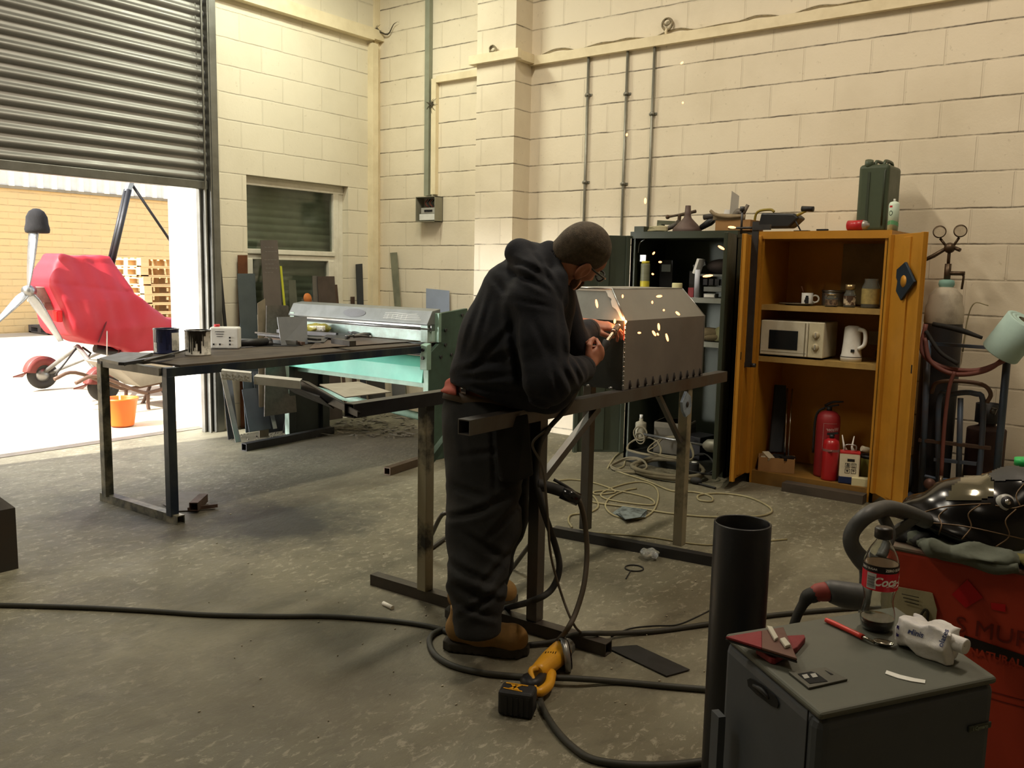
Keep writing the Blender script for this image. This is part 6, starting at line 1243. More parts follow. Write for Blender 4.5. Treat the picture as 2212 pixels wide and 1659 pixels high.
b = B(); b.prism([lf(*p, .0015) for p in ((1615, 1468), (1622, 1465), (1645, 1478), (1676, 1504), (1683, 1520), (1680, 1530), (1668, 1525), (1635, 1500), (1617, 1482))], nL * .0012); o = b.done('hand_slot', mat('slot_black', '070707', .9, amt=0), t)
b = B(); b.tube([lf(1628, 1480, .002), lf(1645, 1490, .006), lf(1662, 1508, .002)], [.003, .005, .003], n=8, k=3); b.done('slot_latch', blackm, o)
b = B(); p, q = lf(1747, 1520, .001), lf(1747, 1530, .001); b.obox(np.array([p[0], p[1], GZ / 2]), (.002, .002, GZ - .02), (gx, nL, (0, 0, 1))); b.done('panel_seam', mat('slot_black', '070707'), t)
p = ff(2116, 1570, .002); b = B(); b.obox(p, (.055, .004, .012), (gyv, nF, (0, 0, 1))); bd = b.done('name_badge', mat('badge_green', '2c3328', .4, amt=.2), t, bevel=.002)
b = B(); put_text(b, 'i Cymaro', .0095, plane_fn(p + nF * .0025, gyv, (0, 0, 1)), bold=.0003); b.done('badge_lettering', mat('badge_text', '7d8878', .4, amt=0), bd)
q = gc[0] + nL * .012 - gx * .0; b = B(); pq = lf(1555, 1490, .03); b.obox(np.array([pq[0], pq[1], .3]), (.03, .015, .6), (gx, nL, (0, 0, 1))); b.done('rear_flange', gm, t)
gp = lambda px, py, z=0: at(px, py, Z=GZ + z)
# bottle
bc = gp(1893, 1358); rB = .0335
prof = [(.001, .004), (.018, .0), (.027, .003), (.032, .012), (rB, .03), (.0325, .045), (.0285, .066), (.0275, .078), (.0295, .095), (.0330, .110), (rB, .118), (rB, .168), (.0325, .178), (.028, .195), (.021, .212), (.0145, .224), (.0125, .230), (.0125, .236), (.0155, .237), (.0155, .239), (.012, .240), (.012, .248)]
bz = .81; prof = [(r, z * bz) for r, z in prof]
t = T('cola_bottle', 'nearly empty plastic cola bottle with a red and black label on the grey box', 'bottle', bc)
pet = mat('clear_pet', 'f4f7f5', .04, trans=1, amt=0, bump=0, ior=1.25)
b = B(); b.lathe(prof + [(r - .0008, z + .0005) for r, z in prof[::-1]], n=44); b.done('clear_body', pet, t, local=True, fix=False)
b = B(); lv = .025; b.lathe([(.001, .004)] + [(r - .0012, z + .0006) for r, z in prof if .002 < z < lv] + [(.0315, lv), (.001, lv)], n=36); b.done('cola_liquid', mat('cola', '120604', .1, amt=0, bump=0, coat=.3), t, local=True)
zl0, zl1 = .110 * bz, .172 * bz
a0 = math.atan2(-bc[1], -bc[0]); cfb = lambda x, z, o=.0006: ((rB + o) * math.cos(a0 + x / rB), (rB + o) * math.sin(a0 + x / rB), z)
b = B(); b.grid(lambda u, v: cfb((u - .5) * 2 * PI * rB, zl0 + (zl1 - zl0) * .72 * v, .0004), 44, 1); lb = b.done('red_label', mat('cola_red', 'c8102a', .35, amt=0), t, local=True)
b = B(); b.grid(lambda u, v: cfb((u - .5) * 2 * PI * rB, zl0 + (zl1 - zl0) * (.72 + .28 * v), .0004), 44, 1); b.done('black_label_band', mat('label_black', '141012', .35, amt=0), t, local=True)
b = B(); b.lathe([(rB - .0016, zl0 + .001), (rB - .0016, zl1 - .001)], n=40); b.done('label_back', mat('label_back_beige', 'cdb9a4', .6, amt=0), t, local=True)
wh = mat('label_print_white', 'efeee8', .4, amt=0); zc = zl0 + .019
b = B(); put_text(b, 'Coca-Cola', .022, lambda x, y: cfb(x + .034, zc + y * 1.1, .0009), bold=.0006, shear=.35); b.tube([cfb(.012 + .004 * i, zc - .0095 + .002 * math.sin(i * .9), .001) for i in range(9)], .0006, n=4); b.done('script_lettering', wh, t, local=True)
b = B(); put_text(b, 'ZERO SUGAR', .007, lambda x, y: cfb(x + .030, zl1 - .007 + y, .0009), bold=.0002); put_text(b, 'ZERO SUGAR', .006, lambda x, y: cfb(x - .024, zl1 - .007 + y, .0009)); b.done('band_lettering', wh, t, local=True)
b = B(); b.grid(lambda u, v: cfb(-.026 + .019 * u, zl0 + .003 + .032 * v, .0008), 6, 1); bar_ = b.done('barcode_panel', mat('barcode_grey', 'b9bcbc', .4, amt=0), t, local=True)
b = B()
for i in range(12): b.grid(lambda u, v, i=i: cfb(-.0245 + .015 * u, zl0 + .006 + .0019 * i + (.0008 + .0004 * (i % 3)) * v, .0011), 4, 1)
b.done('barcode_lines', mat('barcode_dark', '6a6d70', .4, amt=0), bar_, local=True)
b = B(); b.lathe([(.0162, .234 * bz), (.0172, .236 * bz), (.0172, .256 * bz), (.0158, .26 * bz), (.001, .2605 * bz)], n=40); b.done('screw_cap', mat('cap_black', '1b1614', .4, amt=0), t, local=True)
# spoon
t = T('spoon', 'metal spoon with a long red plastic handle beside the cola bottle', 'spoon', gp(1850, 1365))
b = B(); b.tube([gp(1784, 1339, .006), gp(1800, 1346, .006), gp(1830, 1360, .006), gp(1864, 1376, .007)], [.0045, .0052, .0048, .0055], n=12, k=4); b.done('handle', mat('red_handle', 'cf3a2e', .4, amt=.1), t)
b = B(); b.tube([gp(1863, 1376, .007), gp(1878, 1382, .008), gp(1890, 1388, .004)], [.0035, .003, .003], n=8, k=3); s0, s1 = gp(1886, 1386, .004), gp(1931, 1396, .004); sc = (s0 + s1) / 2; sd = (s1 - s0) / np.linalg.norm(s1 - s0); sn = np.cross((0, 0, 1), sd); L = np.linalg.norm(s1 - s0) / 2
b.grid(lambda u, v: sc + sd * L * math.cos(PI * u) * -1 + sn * .013 * math.sin(PI * u) * (2 * v - 1) + np.array([0, 0, .004 - .007 * math.sin(PI * u) * (1 - (2 * v - 1) ** 2)]), 12, 8, True, (0, 0, .0008)); b.done('bowl', mat('spoon_metal', '9a9488', .2, 1, amt=.2, bump=0), t)
# chocolate packet
pk0, pk1 = gp(1953, 1358, .032), gp(2058, 1400, .030); pd = pk1 - pk0; PL = np.linalg.norm(pd); pd /= PL; pn = np.cross(pd, (0, 0, 1)); pm = (pk0 + pk1) / 2; PA = np.array([pd, pn, np.cross(pn, pd) * -1]); PA[2] = np.cross(PA[0], PA[1])
def fp(P):
    q = (P - pm) @ PA.T; x, y, z = q[..., 0], q[..., 1], q[..., 2]
    hz = .030 + .004 * np.sin(x * 60); d = np.maximum(np.maximum(np.abs(x) - PL / 2 - .004 * np.sin(y * 90), np.abs(y) * .9 + np.abs(z) * .35 - .030), np.abs(z) - hz)
    d += .0022 * np.sin(x * 55 + 110 * y + 2 * np.sin(z * 80)) + .0025 * np.sin(x * 130 - z * 90) + .0018 * np.sin(y * 200 + x * 60); return np.maximum(d, GZ + .001 - P[..., 2])
t = T('snack_packet', 'crumpled white paper packet with blue lettering lying right of the cola bottle', 'packet', (pm[0], pm[1], GZ)); pkm = mat('white_packet', 'dcdad8', .55, col2='b9b8c6', scale=14, amt=.5, lo=.5, hi=.6, bump=.4, bs=60)
b = B(); blob(b, fp, pm - .13, pm + .13, .0035)
b.done('wrapper', pkm, t)
e_ = pk1 + np.array([0, 0, .012]); b = B(); b.lathe([(.014, 0), (.0145, .028), (.0135, .03), (.001, .026)], c=e_ + pd * -.005, ax=pd, n=16); b.done('rolled_end', pkm, t)
def hitp(px, py, f=fp):
    d = ray(px, py); o = np.array([0, 0, CAMZ]); s_ = 1.3
    for _ in range(80):
        v = float(f((o + d * s_)[None])[0])
        if v < .0006: return o + d * (s_ - .0012)
        s_ += max(v, .0004) * .7
    return None
bl_ = mat('navy_print', '3a4470', .5, amt=0); tx = lambda px0, py0, sx, ang: (lambda x, y: (px0 + sx * (x * math.cos(ang) + y * math.sin(ang)), py0 + sx * (x * math.sin(ang) - y * math.cos(ang))))
for (txt, px, py, s_, a) in (('Minis', 1978, 1368, 1, .3), ('olates', 2038, 1378, 1, -1.2)):
    V, F = text_geo(txt, 17, bold=.35); m_ = tx(px, py, s_, a); P = [hitp(*m_(v[0], v[1])) for v in V]
    if all(p is not None for p in P): b = B(); b.add(P, F); b.done('blue_lettering', bl_, t)
b = B(); b.add([hitp(*p) for p in ((1937, 1350), (1942, 1352), (1941, 1376), (1936, 1374))], [(0, 1, 2, 3)]); b.done('purple_edge', mat('purple_print', '2c1f6b', .5, amt=0), t)
b = B(); q = [gp(1915, 1449, .0005), gp(1945, 1459, .0005), gp(1975, 1466, .0005), gp(1999, 1470, .0005), gp(1998, 1477, .0005), gp(1970, 1473, .0005), gp(1940, 1466, .0005), gp(1912, 1456, .0005)]; b.prism(q, (0, 0, .0012)); b.done('paper_strip', white_p, label='narrow curved white strip on the front of the grey box', cat='paper strip')
# sanding pads, chalk, card
rdp = mat('abrasive_red', '7c2328', .75, col2='5e2422', scale=14, amt=.5, bump=.3, bs=120); brp = mat('abrasive_brown', '5f4034', .7, col2='4e3128', scale=12)
t = T('sanding_pad', 'upper dark red triangular sanding pad half worn brown on the grey box', 'sanding pad', gp(1650, 1390), 0, 'red sanding pads on the grey box')
A_, B_, C_ = gp(1567, 1380, .022), gp(1692, 1359, .022), gp(1722, 1428, .022); m1, m2 = A_ + (B_ - A_) * .62, A_ + (C_ - A_) * .52
b = B(); b.prism([A_, m1, m2], (0, 0, .005)); b.done('red_half', rdp, t, bevel=.0015); b = B(); b.prism([m1, B_, C_, m2], (0, 0, .005)); b.done('brown_half', brp, t, bevel=.0015)
b = B(); b.prism([A_ - np.array([0, 0, .004]), B_ - np.array([0, 0, .004]), C_ - np.array([0, 0, .004])], (0, 0, .0035)); b.done('dark_backing', blackm, t)
b = B(); b.prism([gp(1632, 1412, .001), gp(1660, 1395, .001), gp(1700, 1385, .001), gp(1737, 1383, .001), gp(1739, 1389, .001), gp(1722, 1410, .001), gp(1688, 1428, .001), gp(1674, 1436, .001), gp(1664, 1434, .001)], (0, 0, .012)); b.done('sanding_pad', rdp, label='lower dark red sanding pad sticking out beneath the upper one', cat='sanding pad', group='red sanding pads on the grey box', bevel=.002)
for k, (q, lab) in enumerate([(((1656, 1357), (1668, 1359), (1681, 1382), (1673, 1387)), 'rear white chalk piece on the upper sanding pad'), (((1684, 1385), (1695, 1382), (1708, 1398), (1696, 1402)), 'front white chalk piece on the upper sanding pad')]):
    b = B(); b.prism([gp(x, y, .0275) for x, y in q], (0, 0, .006)); b.done('chalk_piece', mat('chalk_grey', 'b9b5a6', .9, amt=.2), label=lab, cat='chalk', group='chalk pieces on the sanding pad', bevel=.0015)
t = T('memory_card_sleeve', 'flat olive card with a black and white sticker on the grey box', 'card', gp(1765, 1468))
b = B(); b.prism([gp(x, y, .0005) for x, y in ((1703, 1455), (1782, 1445), (1831, 1471), (1747, 1490))], (0, 0, .004)); b.done('card', mat('olive_card', '4b4a40', .6, col2='3c3b33', amt=.4), t, bevel=.001)
b = B(); b.prism([gp(x, y, .0048) for x, y in ((1723, 1456), (1752, 1451), (1763, 1454), (1788, 1472), (1749, 1477))], (0, 0, .0006)); b.done('black_sticker', mat('slot_black', '070707'), t)
for (x, y) in ((1740, 1461), (1758, 1459)):
    b = B(); b.prism([gp(x - 8, y - 3, .0058), gp(x + 3, y - 5, .0058), gp(x + 9, y + 3, .0058), gp(x - 2, y + 5, .0058)], (0, 0, .0003)); b.done('white_symbol', mat('sticker_grey', '9b9b95', .6, amt=.3, scale=200), t)
b = B(); b.prism([gp(x, y, .0048) for x, y in ((1782, 1448), (1800, 1457), (1795, 1458))], (0, 0, .0005)); b.done('corner_mark', mat('slot_black', '070707'), t)
# angle grinder on the floor
def gf(px, py, z): return at(px, py, Z=z)
t = T('cordless_grinder', 'yellow and black cordless angle grinder lying on the floor by the boot', 'power tool', gf(1170, 1480, 0)); yl = mat('tool_yellow', 'd69a1e', .42, col2='a87414', scale=9, amt=.4)
bc0 = gf(1118, 1512, .045); sx, sy = SR * 1.0, np.cross((0, 0, 1), SR); sx = np.array([sx[0], sx[1], 0]); sx /= np.linalg.norm(sx); sy = np.cross((0, 0, 1), sx)
r1 = sx * .97 - sy * .24; r1 /= np.linalg.norm(r1); r2 = np.cross((0, 0, 1), r1)
b = B(); b.obox(bc0, (.118, .075, .085), (r1, r2, (0, 0, 1))); bt = b.done('battery', mat('battery_black', '1c1c1e', .6, amt=.4, col2='2b2b2b', bump=.3), t, bevel=.012, seg=3)
b = B(); fn = plane_fn(bc0 + np.array([0, 0, .0435]), r1, r2)
for p in (((-.045, .025), (.03, .022), (.03, .016), (-.045, .018)), ((-.045, -.012), (.02, -.02), (.02, -.026), (-.045, -.018)), ((-.03, .02), (-.018, .02), (.012, -.02), (-.004, -.02)), ((.012, .018), (.0, .018), (-.03, -.016), (-.018, -.018))): b.prism([fn(x, y) for x, y in p], (0, 0, .0006))
b.done('yellow_marks', yl, bt)
b = B()
for i in range(5): b.obox(bc0 - r2 * .038 + r1 * (-.03 + .018 * i) - np.array([0, 0, .005]), (.008, .004, .06), (r1, r2, (0, 0, 1)))
b.done('grip_ribs', blackm, bt)
n0, n1 = gf(1158, 1455, .055), gf(1212, 1408, .05)
b = B(); b.tube([n0, n0 + (n1 - n0) * .35, n0 + (n1 - n0) * .6, n1], [.028, .036, .040, .042], n=18, k=3); b.done('motor_body', yl, t)
b = B(); b.tube([n0 + np.array([0, 0, .02]), gf(1146, 1450, .075), gf(1156, 1475, .06)], [.014, .01, .006], n=8, k=3); b.tube([gf(1190, 1455, .04), gf(1185, 1480, .035), gf(1165, 1495, .035), gf(1155, 1488, .04)], [.020, .018, .018, .012], n=12, k=4); b.tube([gf(1157, 1480, .07), gf(1156, 1500, .045), gf(1159, 1512, .01)], .004, n=6); b.done('handle', yl, t)
b = B(); b.tube([gf(1140, 1470, .045), gf(1150, 1480, .05), gf(1165, 1470, .05), gf(1175, 1455, .045)], [.028, .022, .018, .014], n=12, k=3); b.done('trigger_grip', blackm, t)
b = B()
for i in range(5): c_ = n0 + (n1 - n0) * .55 + np.array([0, 0, .037]) + SR * (-.018 + .009 * i) + ST * .012; b.obox(c_, (.003, .012, .003), (SR, SU * .6 + SR * .3, ST))
b.done('cooling_slots', blackm, t)
b = B(); b.tube([n1, n1 + (n1 - n0) * .28], [.038, .032], n=14); b.done('gear_housing', mat('alloy_housing', '7d7d76', .4, .6), t)
gc_ = gf(1222, 1415, .055); ga = SR * .9 + SU * .1 - ST * .1; b = B(); b.lathe([(.058, -.010), (.062, -.010), (.062, .012), (.058, .012), (.05, -.008), (.001, -.008)], c=gc_ + SR * -.004, ax=ga, n=30); b.done('disc_guard', mat('guard_alloy', '9b9b97', .35, .7, amt=.3), t)
b = B(); b.lathe([(.001, .010), (.052, .012), (.053, .014), (.001, .016)], c=gc_, ax=ga, n=30); b.ball(gc_ + ga * .016, .009, n=10, m=6); b.done('cutting_disc', mat('disc_brown', '2f211c', .6), t)

# ------------------------------------------------------------------ cables on the floor
def fcable(nm, lab, pts, r, m, cat='cable', k=7):
    P = [at(p[0], p[1], Z=(p[2] if len(p) > 2 else r)) for p in pts]; b = B(); b.tube(P, r, n=8, k=k); return b.done(nm, m, label=lab, cat=cat)
hk = mat('floor_hose', '33332c', .6, col2='45423a', scale=10, amt=.5)
fcable('air_hose', 'long dark hose running from the left edge under the boot to the box', [(-40, 1306), (80, 1309), (200, 1313), (330, 1320), (450, 1328), (600, 1331), (700, 1331), (800, 1337), (880, 1345), (945, 1357), (985, 1375, .012)], .0105, hk, 'hose')
fcable('air_hose', 'dark hose curling round the boot and on towards the lower right', [(1000, 1352), (950, 1362), (928, 1380), (938, 1412), (975, 1437), (1040, 1453), (1130, 1462, .012), (1230, 1465, .03), (1330, 1472), (1440, 1482), (1560, 1492)], .0115, hk, 'hose')
fcable('air_hose', 'dark hose crossing the trestle foot toward the welding machine', [(1142, 1393), (1200, 1385, .02), (1245, 1370, .06), (1290, 1368, .062), (1330, 1368, .02), (1420, 1363), (1530, 1348), (1660, 1330), (1760, 1320), (1880, 1311), (2000, 1304)], .0105, hk, 'hose')
fcable('air_hose', 'dark hose running from the grinder down to the bottom edge', [(1163, 1500), (1175, 1535), (1200, 1575), (1235, 1612), (1280, 1640), (1360, 1652), (1450, 1652), (1560, 1640)], .0115, hk, 'hose')
cc_ = mat('cream_flex', '9a9270', .6, col2='7c745a', scale=10)
fcable('extension_flex', 'cream flex looping widely on the floor in front of the cupboards', [(1312, 1012), (1330, 985), (1350, 975), (1348, 1005), (1330, 1015), (1345, 1022), (1400, 1040), (1450, 1060), (1500, 1063), (1535, 1072), (1537, 1083), (1510, 1080), (1512, 1069), (1560, 1066), (1620, 1075), (1665, 1098), (1655, 1112), (1600, 1117), (1520, 1116), (1440, 1108), (1380, 1098), (1300, 1088), (1240, 1076)], .0065, cc_, k=6)
fcable('extension_flex', 'cream flex tangled in small loops behind the trestle legs', [(1205, 1038), (1240, 1036), (1290, 1045), (1330, 1062), (1290, 1068), (1285, 1062), (1330, 1060), (1400, 1075), (1412, 1090), (1370, 1088), (1310, 1078), (1300, 1065), (1340, 1048), (1385, 1041), (1415, 1052), (1422, 1075), (1410, 1105), (1380, 1120), (1330, 1115), (1308, 1095), (1318, 1075), (1350, 1060), (1375, 1055)], .006, cc_, k=6)
fcable('extension_flex', 'cream flex loop at the foot of the far trestle leg', [(1265, 1060), (1285, 1075), (1292, 1095), (1270, 1108), (1235, 1112), (1228, 1125), (1236, 1140)], .006, cc_)
fcable('extension_flex', 'thin cream flex running low behind the right trestle foot', [(1180, 1138), (1280, 1150), (1400, 1160), (1500, 1175), (1560, 1176), (1700, 1165)], .005, cc_)
fcable('thin_wire', 'thin wire crossing the floor behind the hose at the lower middle', [(1320, 1375), (1360, 1358), (1410, 1352), (1460, 1350), (1500, 1335), (1560, 1305)], .003, blackr, 'wire')
b = B(); cx_ = at(1370, 1227, Z=.004); b.ring(cx_, (0, 0, 1), .045, .0035, 24, 6); b.tube([at(1362, 1233, Z=.004), at(1352, 1250, Z=.004)], .003, n=6); b.done('wire_loop', blackr, label='small black wire loop on the floor beyond the grinder', cat='wire')
b = B()
for i in range(3): b.add([at(*p, Z=.012 + .008 * i) for p in ((1322 + 8 * i, 1108), (1345, 1093), (1398, 1100), (1395 - 6 * i, 1117), (1350, 1122))], [(0, 1, 2, 3, 4)])
b.done('crumpled_foil', mat('pale_foil', '7f8a8a', .5, .2, col2='2c2f2c', scale=25, amt=.9), label='crumpled pale packet lying inside the cream flex loop', cat='litter')
b = B(); pb_ = at(1403, 1195, Z=.03); blob(b, lambda P: el(P, pb_, (.05, .05, .02)) + .008 * np.sin(P[..., 0] * 110) * np.sin(P[..., 1] * 90 + 2), pb_ - .09, pb_ + .09, .006); b.done('plastic_bag', mat('clear_bag', 'd8dcd8', .15, trans=.75, amt=0, bump=.3), label='small clear plastic bag on the floor at the right trestle foot', cat='bag')
# tubular frame seen behind the welder's legs
t = T('folding_frame', 'thin bare tubular steel frame standing behind the welder legs', 'frame', at(1020, 1200, Z=0)); fr = lambda x, y, X=3.35: at(x, y, X=X)
b = B(); b.tube([at(913, 1197, Z=.012), at(935, 1150, Z=.14), at(955, 1112, X=3.1), at(975, 1110, X=3.15)], .011, n=9, k=4); b.tube([at(913, 1197, Z=.012), at(960, 1163, Z=.012)], .011, n=9); b.done('tube_leg', steel, t)
b = B(); b.tube([at(1128, 1075, X=3.3), at(1163, 1142, X=3.2)], .011, n=9); b.tube([at(1165, 1148, X=3.2), at(1108, 1226, Z=.012)], .011, n=9); b.done('tube_leg', steel, t)
# ------------------------------------------------------------------ the welder
skin = mat('skin', 'b47a60', .55, col2='9c5f4a', scale=9, amt=.5, bump=.1, bs=120); skin.node_tree.nodes['Principled BSDF'].inputs['Subsurface Weight'].default_value = .08
navyc = mat('navy_fleece', '16181f', .92, col2='1f2128', scale=6, amt=.5, bump=.25, bs=160); workc = mat('black_workwear', '181817', .9, col2='22211d', scale=5, amt=.5, bump=.25, bs=130)
hairm = mat('short_hair', '4d4336', .8, col2='6b5d4a', scale=55, amt=.7, bump=.9, bs=240)
def basis(f, u):
    f = np.array(f, float); f /= np.linalg.norm(f); u = np.array(u, float); u = u - (u @ f) * f; u /= np.linalg.norm(u); return np.array([f, np.cross(u, f), u])
S3 = np.array([SR, SU, ST])
def sv(r, u, t): return r * SR + u * SU + t * ST
HC = W(1256, 547, 3.22)
HF = basis(sv(.62, -.40, -.66), sv(.62, .62, .42))           # rows: forward, left, up of the head
hl = lambda x, y, z: HC + x * HF[0] + y * HF[1] + z * HF[2]
def fhead(P):
    q = (P - HC) @ HF.T; x, y, z = q[..., 0], q[..., 1], q[..., 2]; ay = np.stack([x, np.abs(y), z], -1)
    d = el(q, (-.008, 0, .028), (.101, .080, .090))                     # skull
    d = smin(d, el(q, (.035, 0, -.035), (.062, .062, .085)), .03)       # face
    d = smin(d, el(q, (.072, 0, .02), (.030, .052, .03)), .02)          # brow
    d = smin(d, el(ay, (.062, .038, -.035), (.026, .024, .022)), .02)   # cheeks
    d = smin(d, rc(q, (.050, 0, -.10), (.078, 0, -.112), .028, .018), .025)   # chin
    d = smin(d, rc(ay, (-.01, .058, -.065), (.045, .035, -.105), .018, .018), .03)
    d = smin(d, rc(q, (.098, 0, -.008), (.122, 0, -.048), .009, .014), .012)  # nose
    d = smin(d, el(ay, (.112, .012, -.052), (.010, .009, .008)), .008)
    d = smin(d, el(q, (.098, 0, -.078), (.010, .025, .006)), .008); d = smin(d, el(q, (.096, 0, -.090), (.010, .022, .007)), .006)
    d = np.maximum(d, -el(ay, (.106, .032, -.008), (.014, .018, .011)))        # eye sockets
    d = smin(d, rc(q, (-.035, 0, -.05), (-.075, 0, -.15), .062, .068), .04)    # neck
    e = el(q, (-.006, -.088, -.022), (.026, .010, .036)); e2 = el(q, (-.006, .088, -.022), (.026, .010, .036))
    e = np.minimum(e, e2); e = smin(e, el(ay, (.0, .086, -.055), (.011, .009, .012)), .008)
    d = smin(d, e, .008); dent = el(ay, (.0, .100, -.020), (.013, .009, .023)); d = np.maximum(d, -dent)
    return d
per = B(); h3 = .0042
blob(per, fhead, HC - .2, HC + .2, h3)
# ---- hands
def hand(wrist, dirn, palmn, joints, size=1.0, h=.0035, name=''):
    """wrist position, direction towards the knuckles, palm normal (out of the back of the hand), finger paths"""
    F = basis(dirn, palmn); o = np.array(wrist)
    L = lambda x, y, z: o + size * (x * F[0] + y * F[1] + z * F[2])
    prs = []
    def f(P):
        q = ((P - o) @ F.T) / size
        d = el(q, (.048, 0, 0), (.052, .042, .019)); d = smin(d, rc(q, (-.06, 0, 0), (.01, 0, 0), .029, .027), .02)
        d = smin(d, el(q, (.082, 0, .002), (.018, .042, .014)), .012)
        for path in joints:
            g_ = None
            for i in range(len(path) - 1):
                c = rc(q, path[i][:3], path[i + 1][:3], path[i][3], path[i + 1][3]); g_ = c if g_ is None else smin(g_, c, .003)
            d = smin(d, g_, .005)
        return d * size
    blob(per, f, o - .17, o + .19, h); return L
def finger(y, x0, L, curl, r=.0088, z0=.002, sp=0):
    a = 0; p = [x0, y, z0]; out = [(p[0], p[1], p[2], r * 1.08)]
    for k, (l, c) in enumerate(zip((L * .45, L * .31, L * .24), curl)):
        a += c; p = [p[0] + l * math.cos(a), p[1] + l * sp, p[2] - l * math.sin(a)]; out.append((p[0], p[1], p[2], r * (1 - .1 * (k + 1))))
    return out
TIP = W(1344, 692, 3.80); NK = W(1318, 728, 3.72); HD0 = W(1308, 742, 3.69); HD1 = W(1262, 812, 3.60)
gd = (HD1 - HD0) / np.linalg.norm(HD1 - HD0)
# right hand closed round the torch handle
RW = W(1270, 789, 3.475)
cu = (.95, 1.15, .85)
RH = hand(RW, sv(.62, .66, -.42), sv(.62, -.45, .60), [finger(.034, .085, .083, cu), finger(.011, .092, .09, cu), finger(-.012, .088, .084, cu), finger(-.034, .078, .068, cu, .0078),
      [(.022, .030, -.006, .015), (.052, .052, -.022, .0125), (.078, .052, -.032, .0105), (.10, .044, -.036, .009)]])
LW = W(1276, 702, 3.80)
cl_ = (.25, .45, .35)
LH = hand(LW, sv(.93, -.08, -.1), sv(.05, .90, .42), [finger(.033, .082, .066, cl_, .0085), finger(.011, .092, .082, cl_), finger(-.012, .092, .08, (.35, .5, .4)), finger(-.034, .084, .072, (.5, .6, .4)),
      [(.022, -.030, -.006, .014), (.048, -.050, -.018, .012), (.078, -.052, -.026, .0105), (.10, -.040, -.03, .009)]], .98)
# forearm stubs, torso and legs stay one continuous body under the clothes
def fbody(P):
    d = rc(P, W(1060, 850, 3.42), W(1115, 740, 3.3), .10, .14); d = smin(d, rc(P, W(1115, 740, 3.3), W(1160, 620, 3.3), .15, .12), .05)
    d = smin(d, rc(P, W(1165, 610, 3.3), W(1225, 590, 3.26), .08, .065), .05)
    for a, b_ in ((W(1056, 900, 3.38), W(1045, 1130, 3.27)), (W(1045, 1130, 3.27), W(1020, 1350, 3.14)), (W(1078, 900, 3.54), W(1076, 1120, 3.55)), (W(1076, 1120, 3.55), W(1000, 1280, 3.55))): d = smin(d, rc(P, a, b_, .08, .045), .03)
    d = smin(d, rc(P, W(1150, 650, 3.15), W(1172, 830, 3.10), .06, .045), .03); d = smin(d, rc(P, W(1172, 830, 3.10), RW, .045, .03), .02)
    d = smin(d, rc(P, W(1180, 640, 3.48), W(1225, 745, 3.62), .06, .045), .03); d = smin(d, rc(P, W(1225, 745, 3.62), LW, .045, .03), .02); return d
blob(per, fbody, np.array([2.0, 1.3, .05]), np.array([3.25, 2.75, 1.65]), .018)
me = per.done('person', skin, label='man in dark hoodie, glasses and black work trousers bending to weld the steel box', cat='person')
# eyes, brows under the glasses
b = B(); [b.ball(hl(.093, s_ * .032, -.008), .0125, n=12, m=8) for s_ in (-1, 1)]
b.done('eyes', mat('eye_white', 'd8d0c4', .3, amt=0), me)
# hair cap and beard
def fhair(P):
    q = (P - HC) @ HF.T; x, y, z = q[..., 0], q[..., 1], q[..., 2]
    d = el(q, (-.010, 0, .028), (.1045, .0835, .0935)); d = smin(d, rc(q, (-.045, 0, -.02), (-.062, 0, -.085), .058, .056), .04)
    cut = (x - .060) * .82 + (.030 - z) * .35 + .10 * np.maximum(0, .0 - z) ; d = np.maximum(d, cut)
    side = np.minimum(1, 1) * (x + .040 - .6 * (z + .01)); low = (-.020 - z) - 1.3 * np.maximum(0, -.022 - x) - .5 * np.maximum(0, x - .005) * (x < .045)
    return np.maximum(d, low)
b = B(); blob(b, fhair, HC - .17, HC + .17, .004); b.done('hair', hairm, me)
def fbeard(P):
    q = (P - HC) @ HF.T; ay = np.stack([q[..., 0], np.abs(q[..., 1]), q[..., 2]], -1)
    d = rc(ay, (.012, .066, -.040), (.030, .054, -.092), .013, .024); d = smin(d, rc(ay, (.030, .048, -.094), (.070, .010, -.118), .025, .030), .02)
    return smin(d, rc(ay, (.094, .024, -.078), (.085, .03, -.10), .010, .014), .012)
b = B(); blob(b, fbeard, HC - .2, HC + .2, .004); b.done('beard', mat('beard', '4a3123', .9, col2='6d5140', scale=50, amt=.6, bump=.8, bs=240), me)
b = B()
for s_ in (-1, 1):
    b.tube([hl(.118, s_ * .062, .004), hl(.085, s_ * .077, .004), hl(.03, s_ * .083, .003), hl(.0, s_ * .086, .006), hl(-.02, s_ * .087, -.008)], .0036, n=8, k=4)
    c_ = [hl(.121 - .004 * abs(math.cos(a)), s_ * (.033 + .026 * math.cos(a)), -.010 + .018 * math.sin(a)) for a in [2 * PI * i / 22 for i in range(22)]]; b.tube(c_, .0032, n=6, closed=True)
b.tube([hl(.121, -.008, -.004), hl(.126, 0, -.001), hl(.121, .008, -.004)], .002, n=6, k=3); gs = b.done('glasses', mat('glasses_frame', '17120f', .3, amt=0), me)
for s_ in (-1, 1):
    b = B(); b.prism([hl(.119, s_ * (.033 + .025 * math.cos(a)), -.010 + .017 * math.sin(a)) for a in [2 * PI * i / 20 for i in range(20)]], HF[0] * .0012); b.done('lens', mat('lens_glass', 'f2f5f5', .04, trans=.9, amt=0, bump=0), gs)
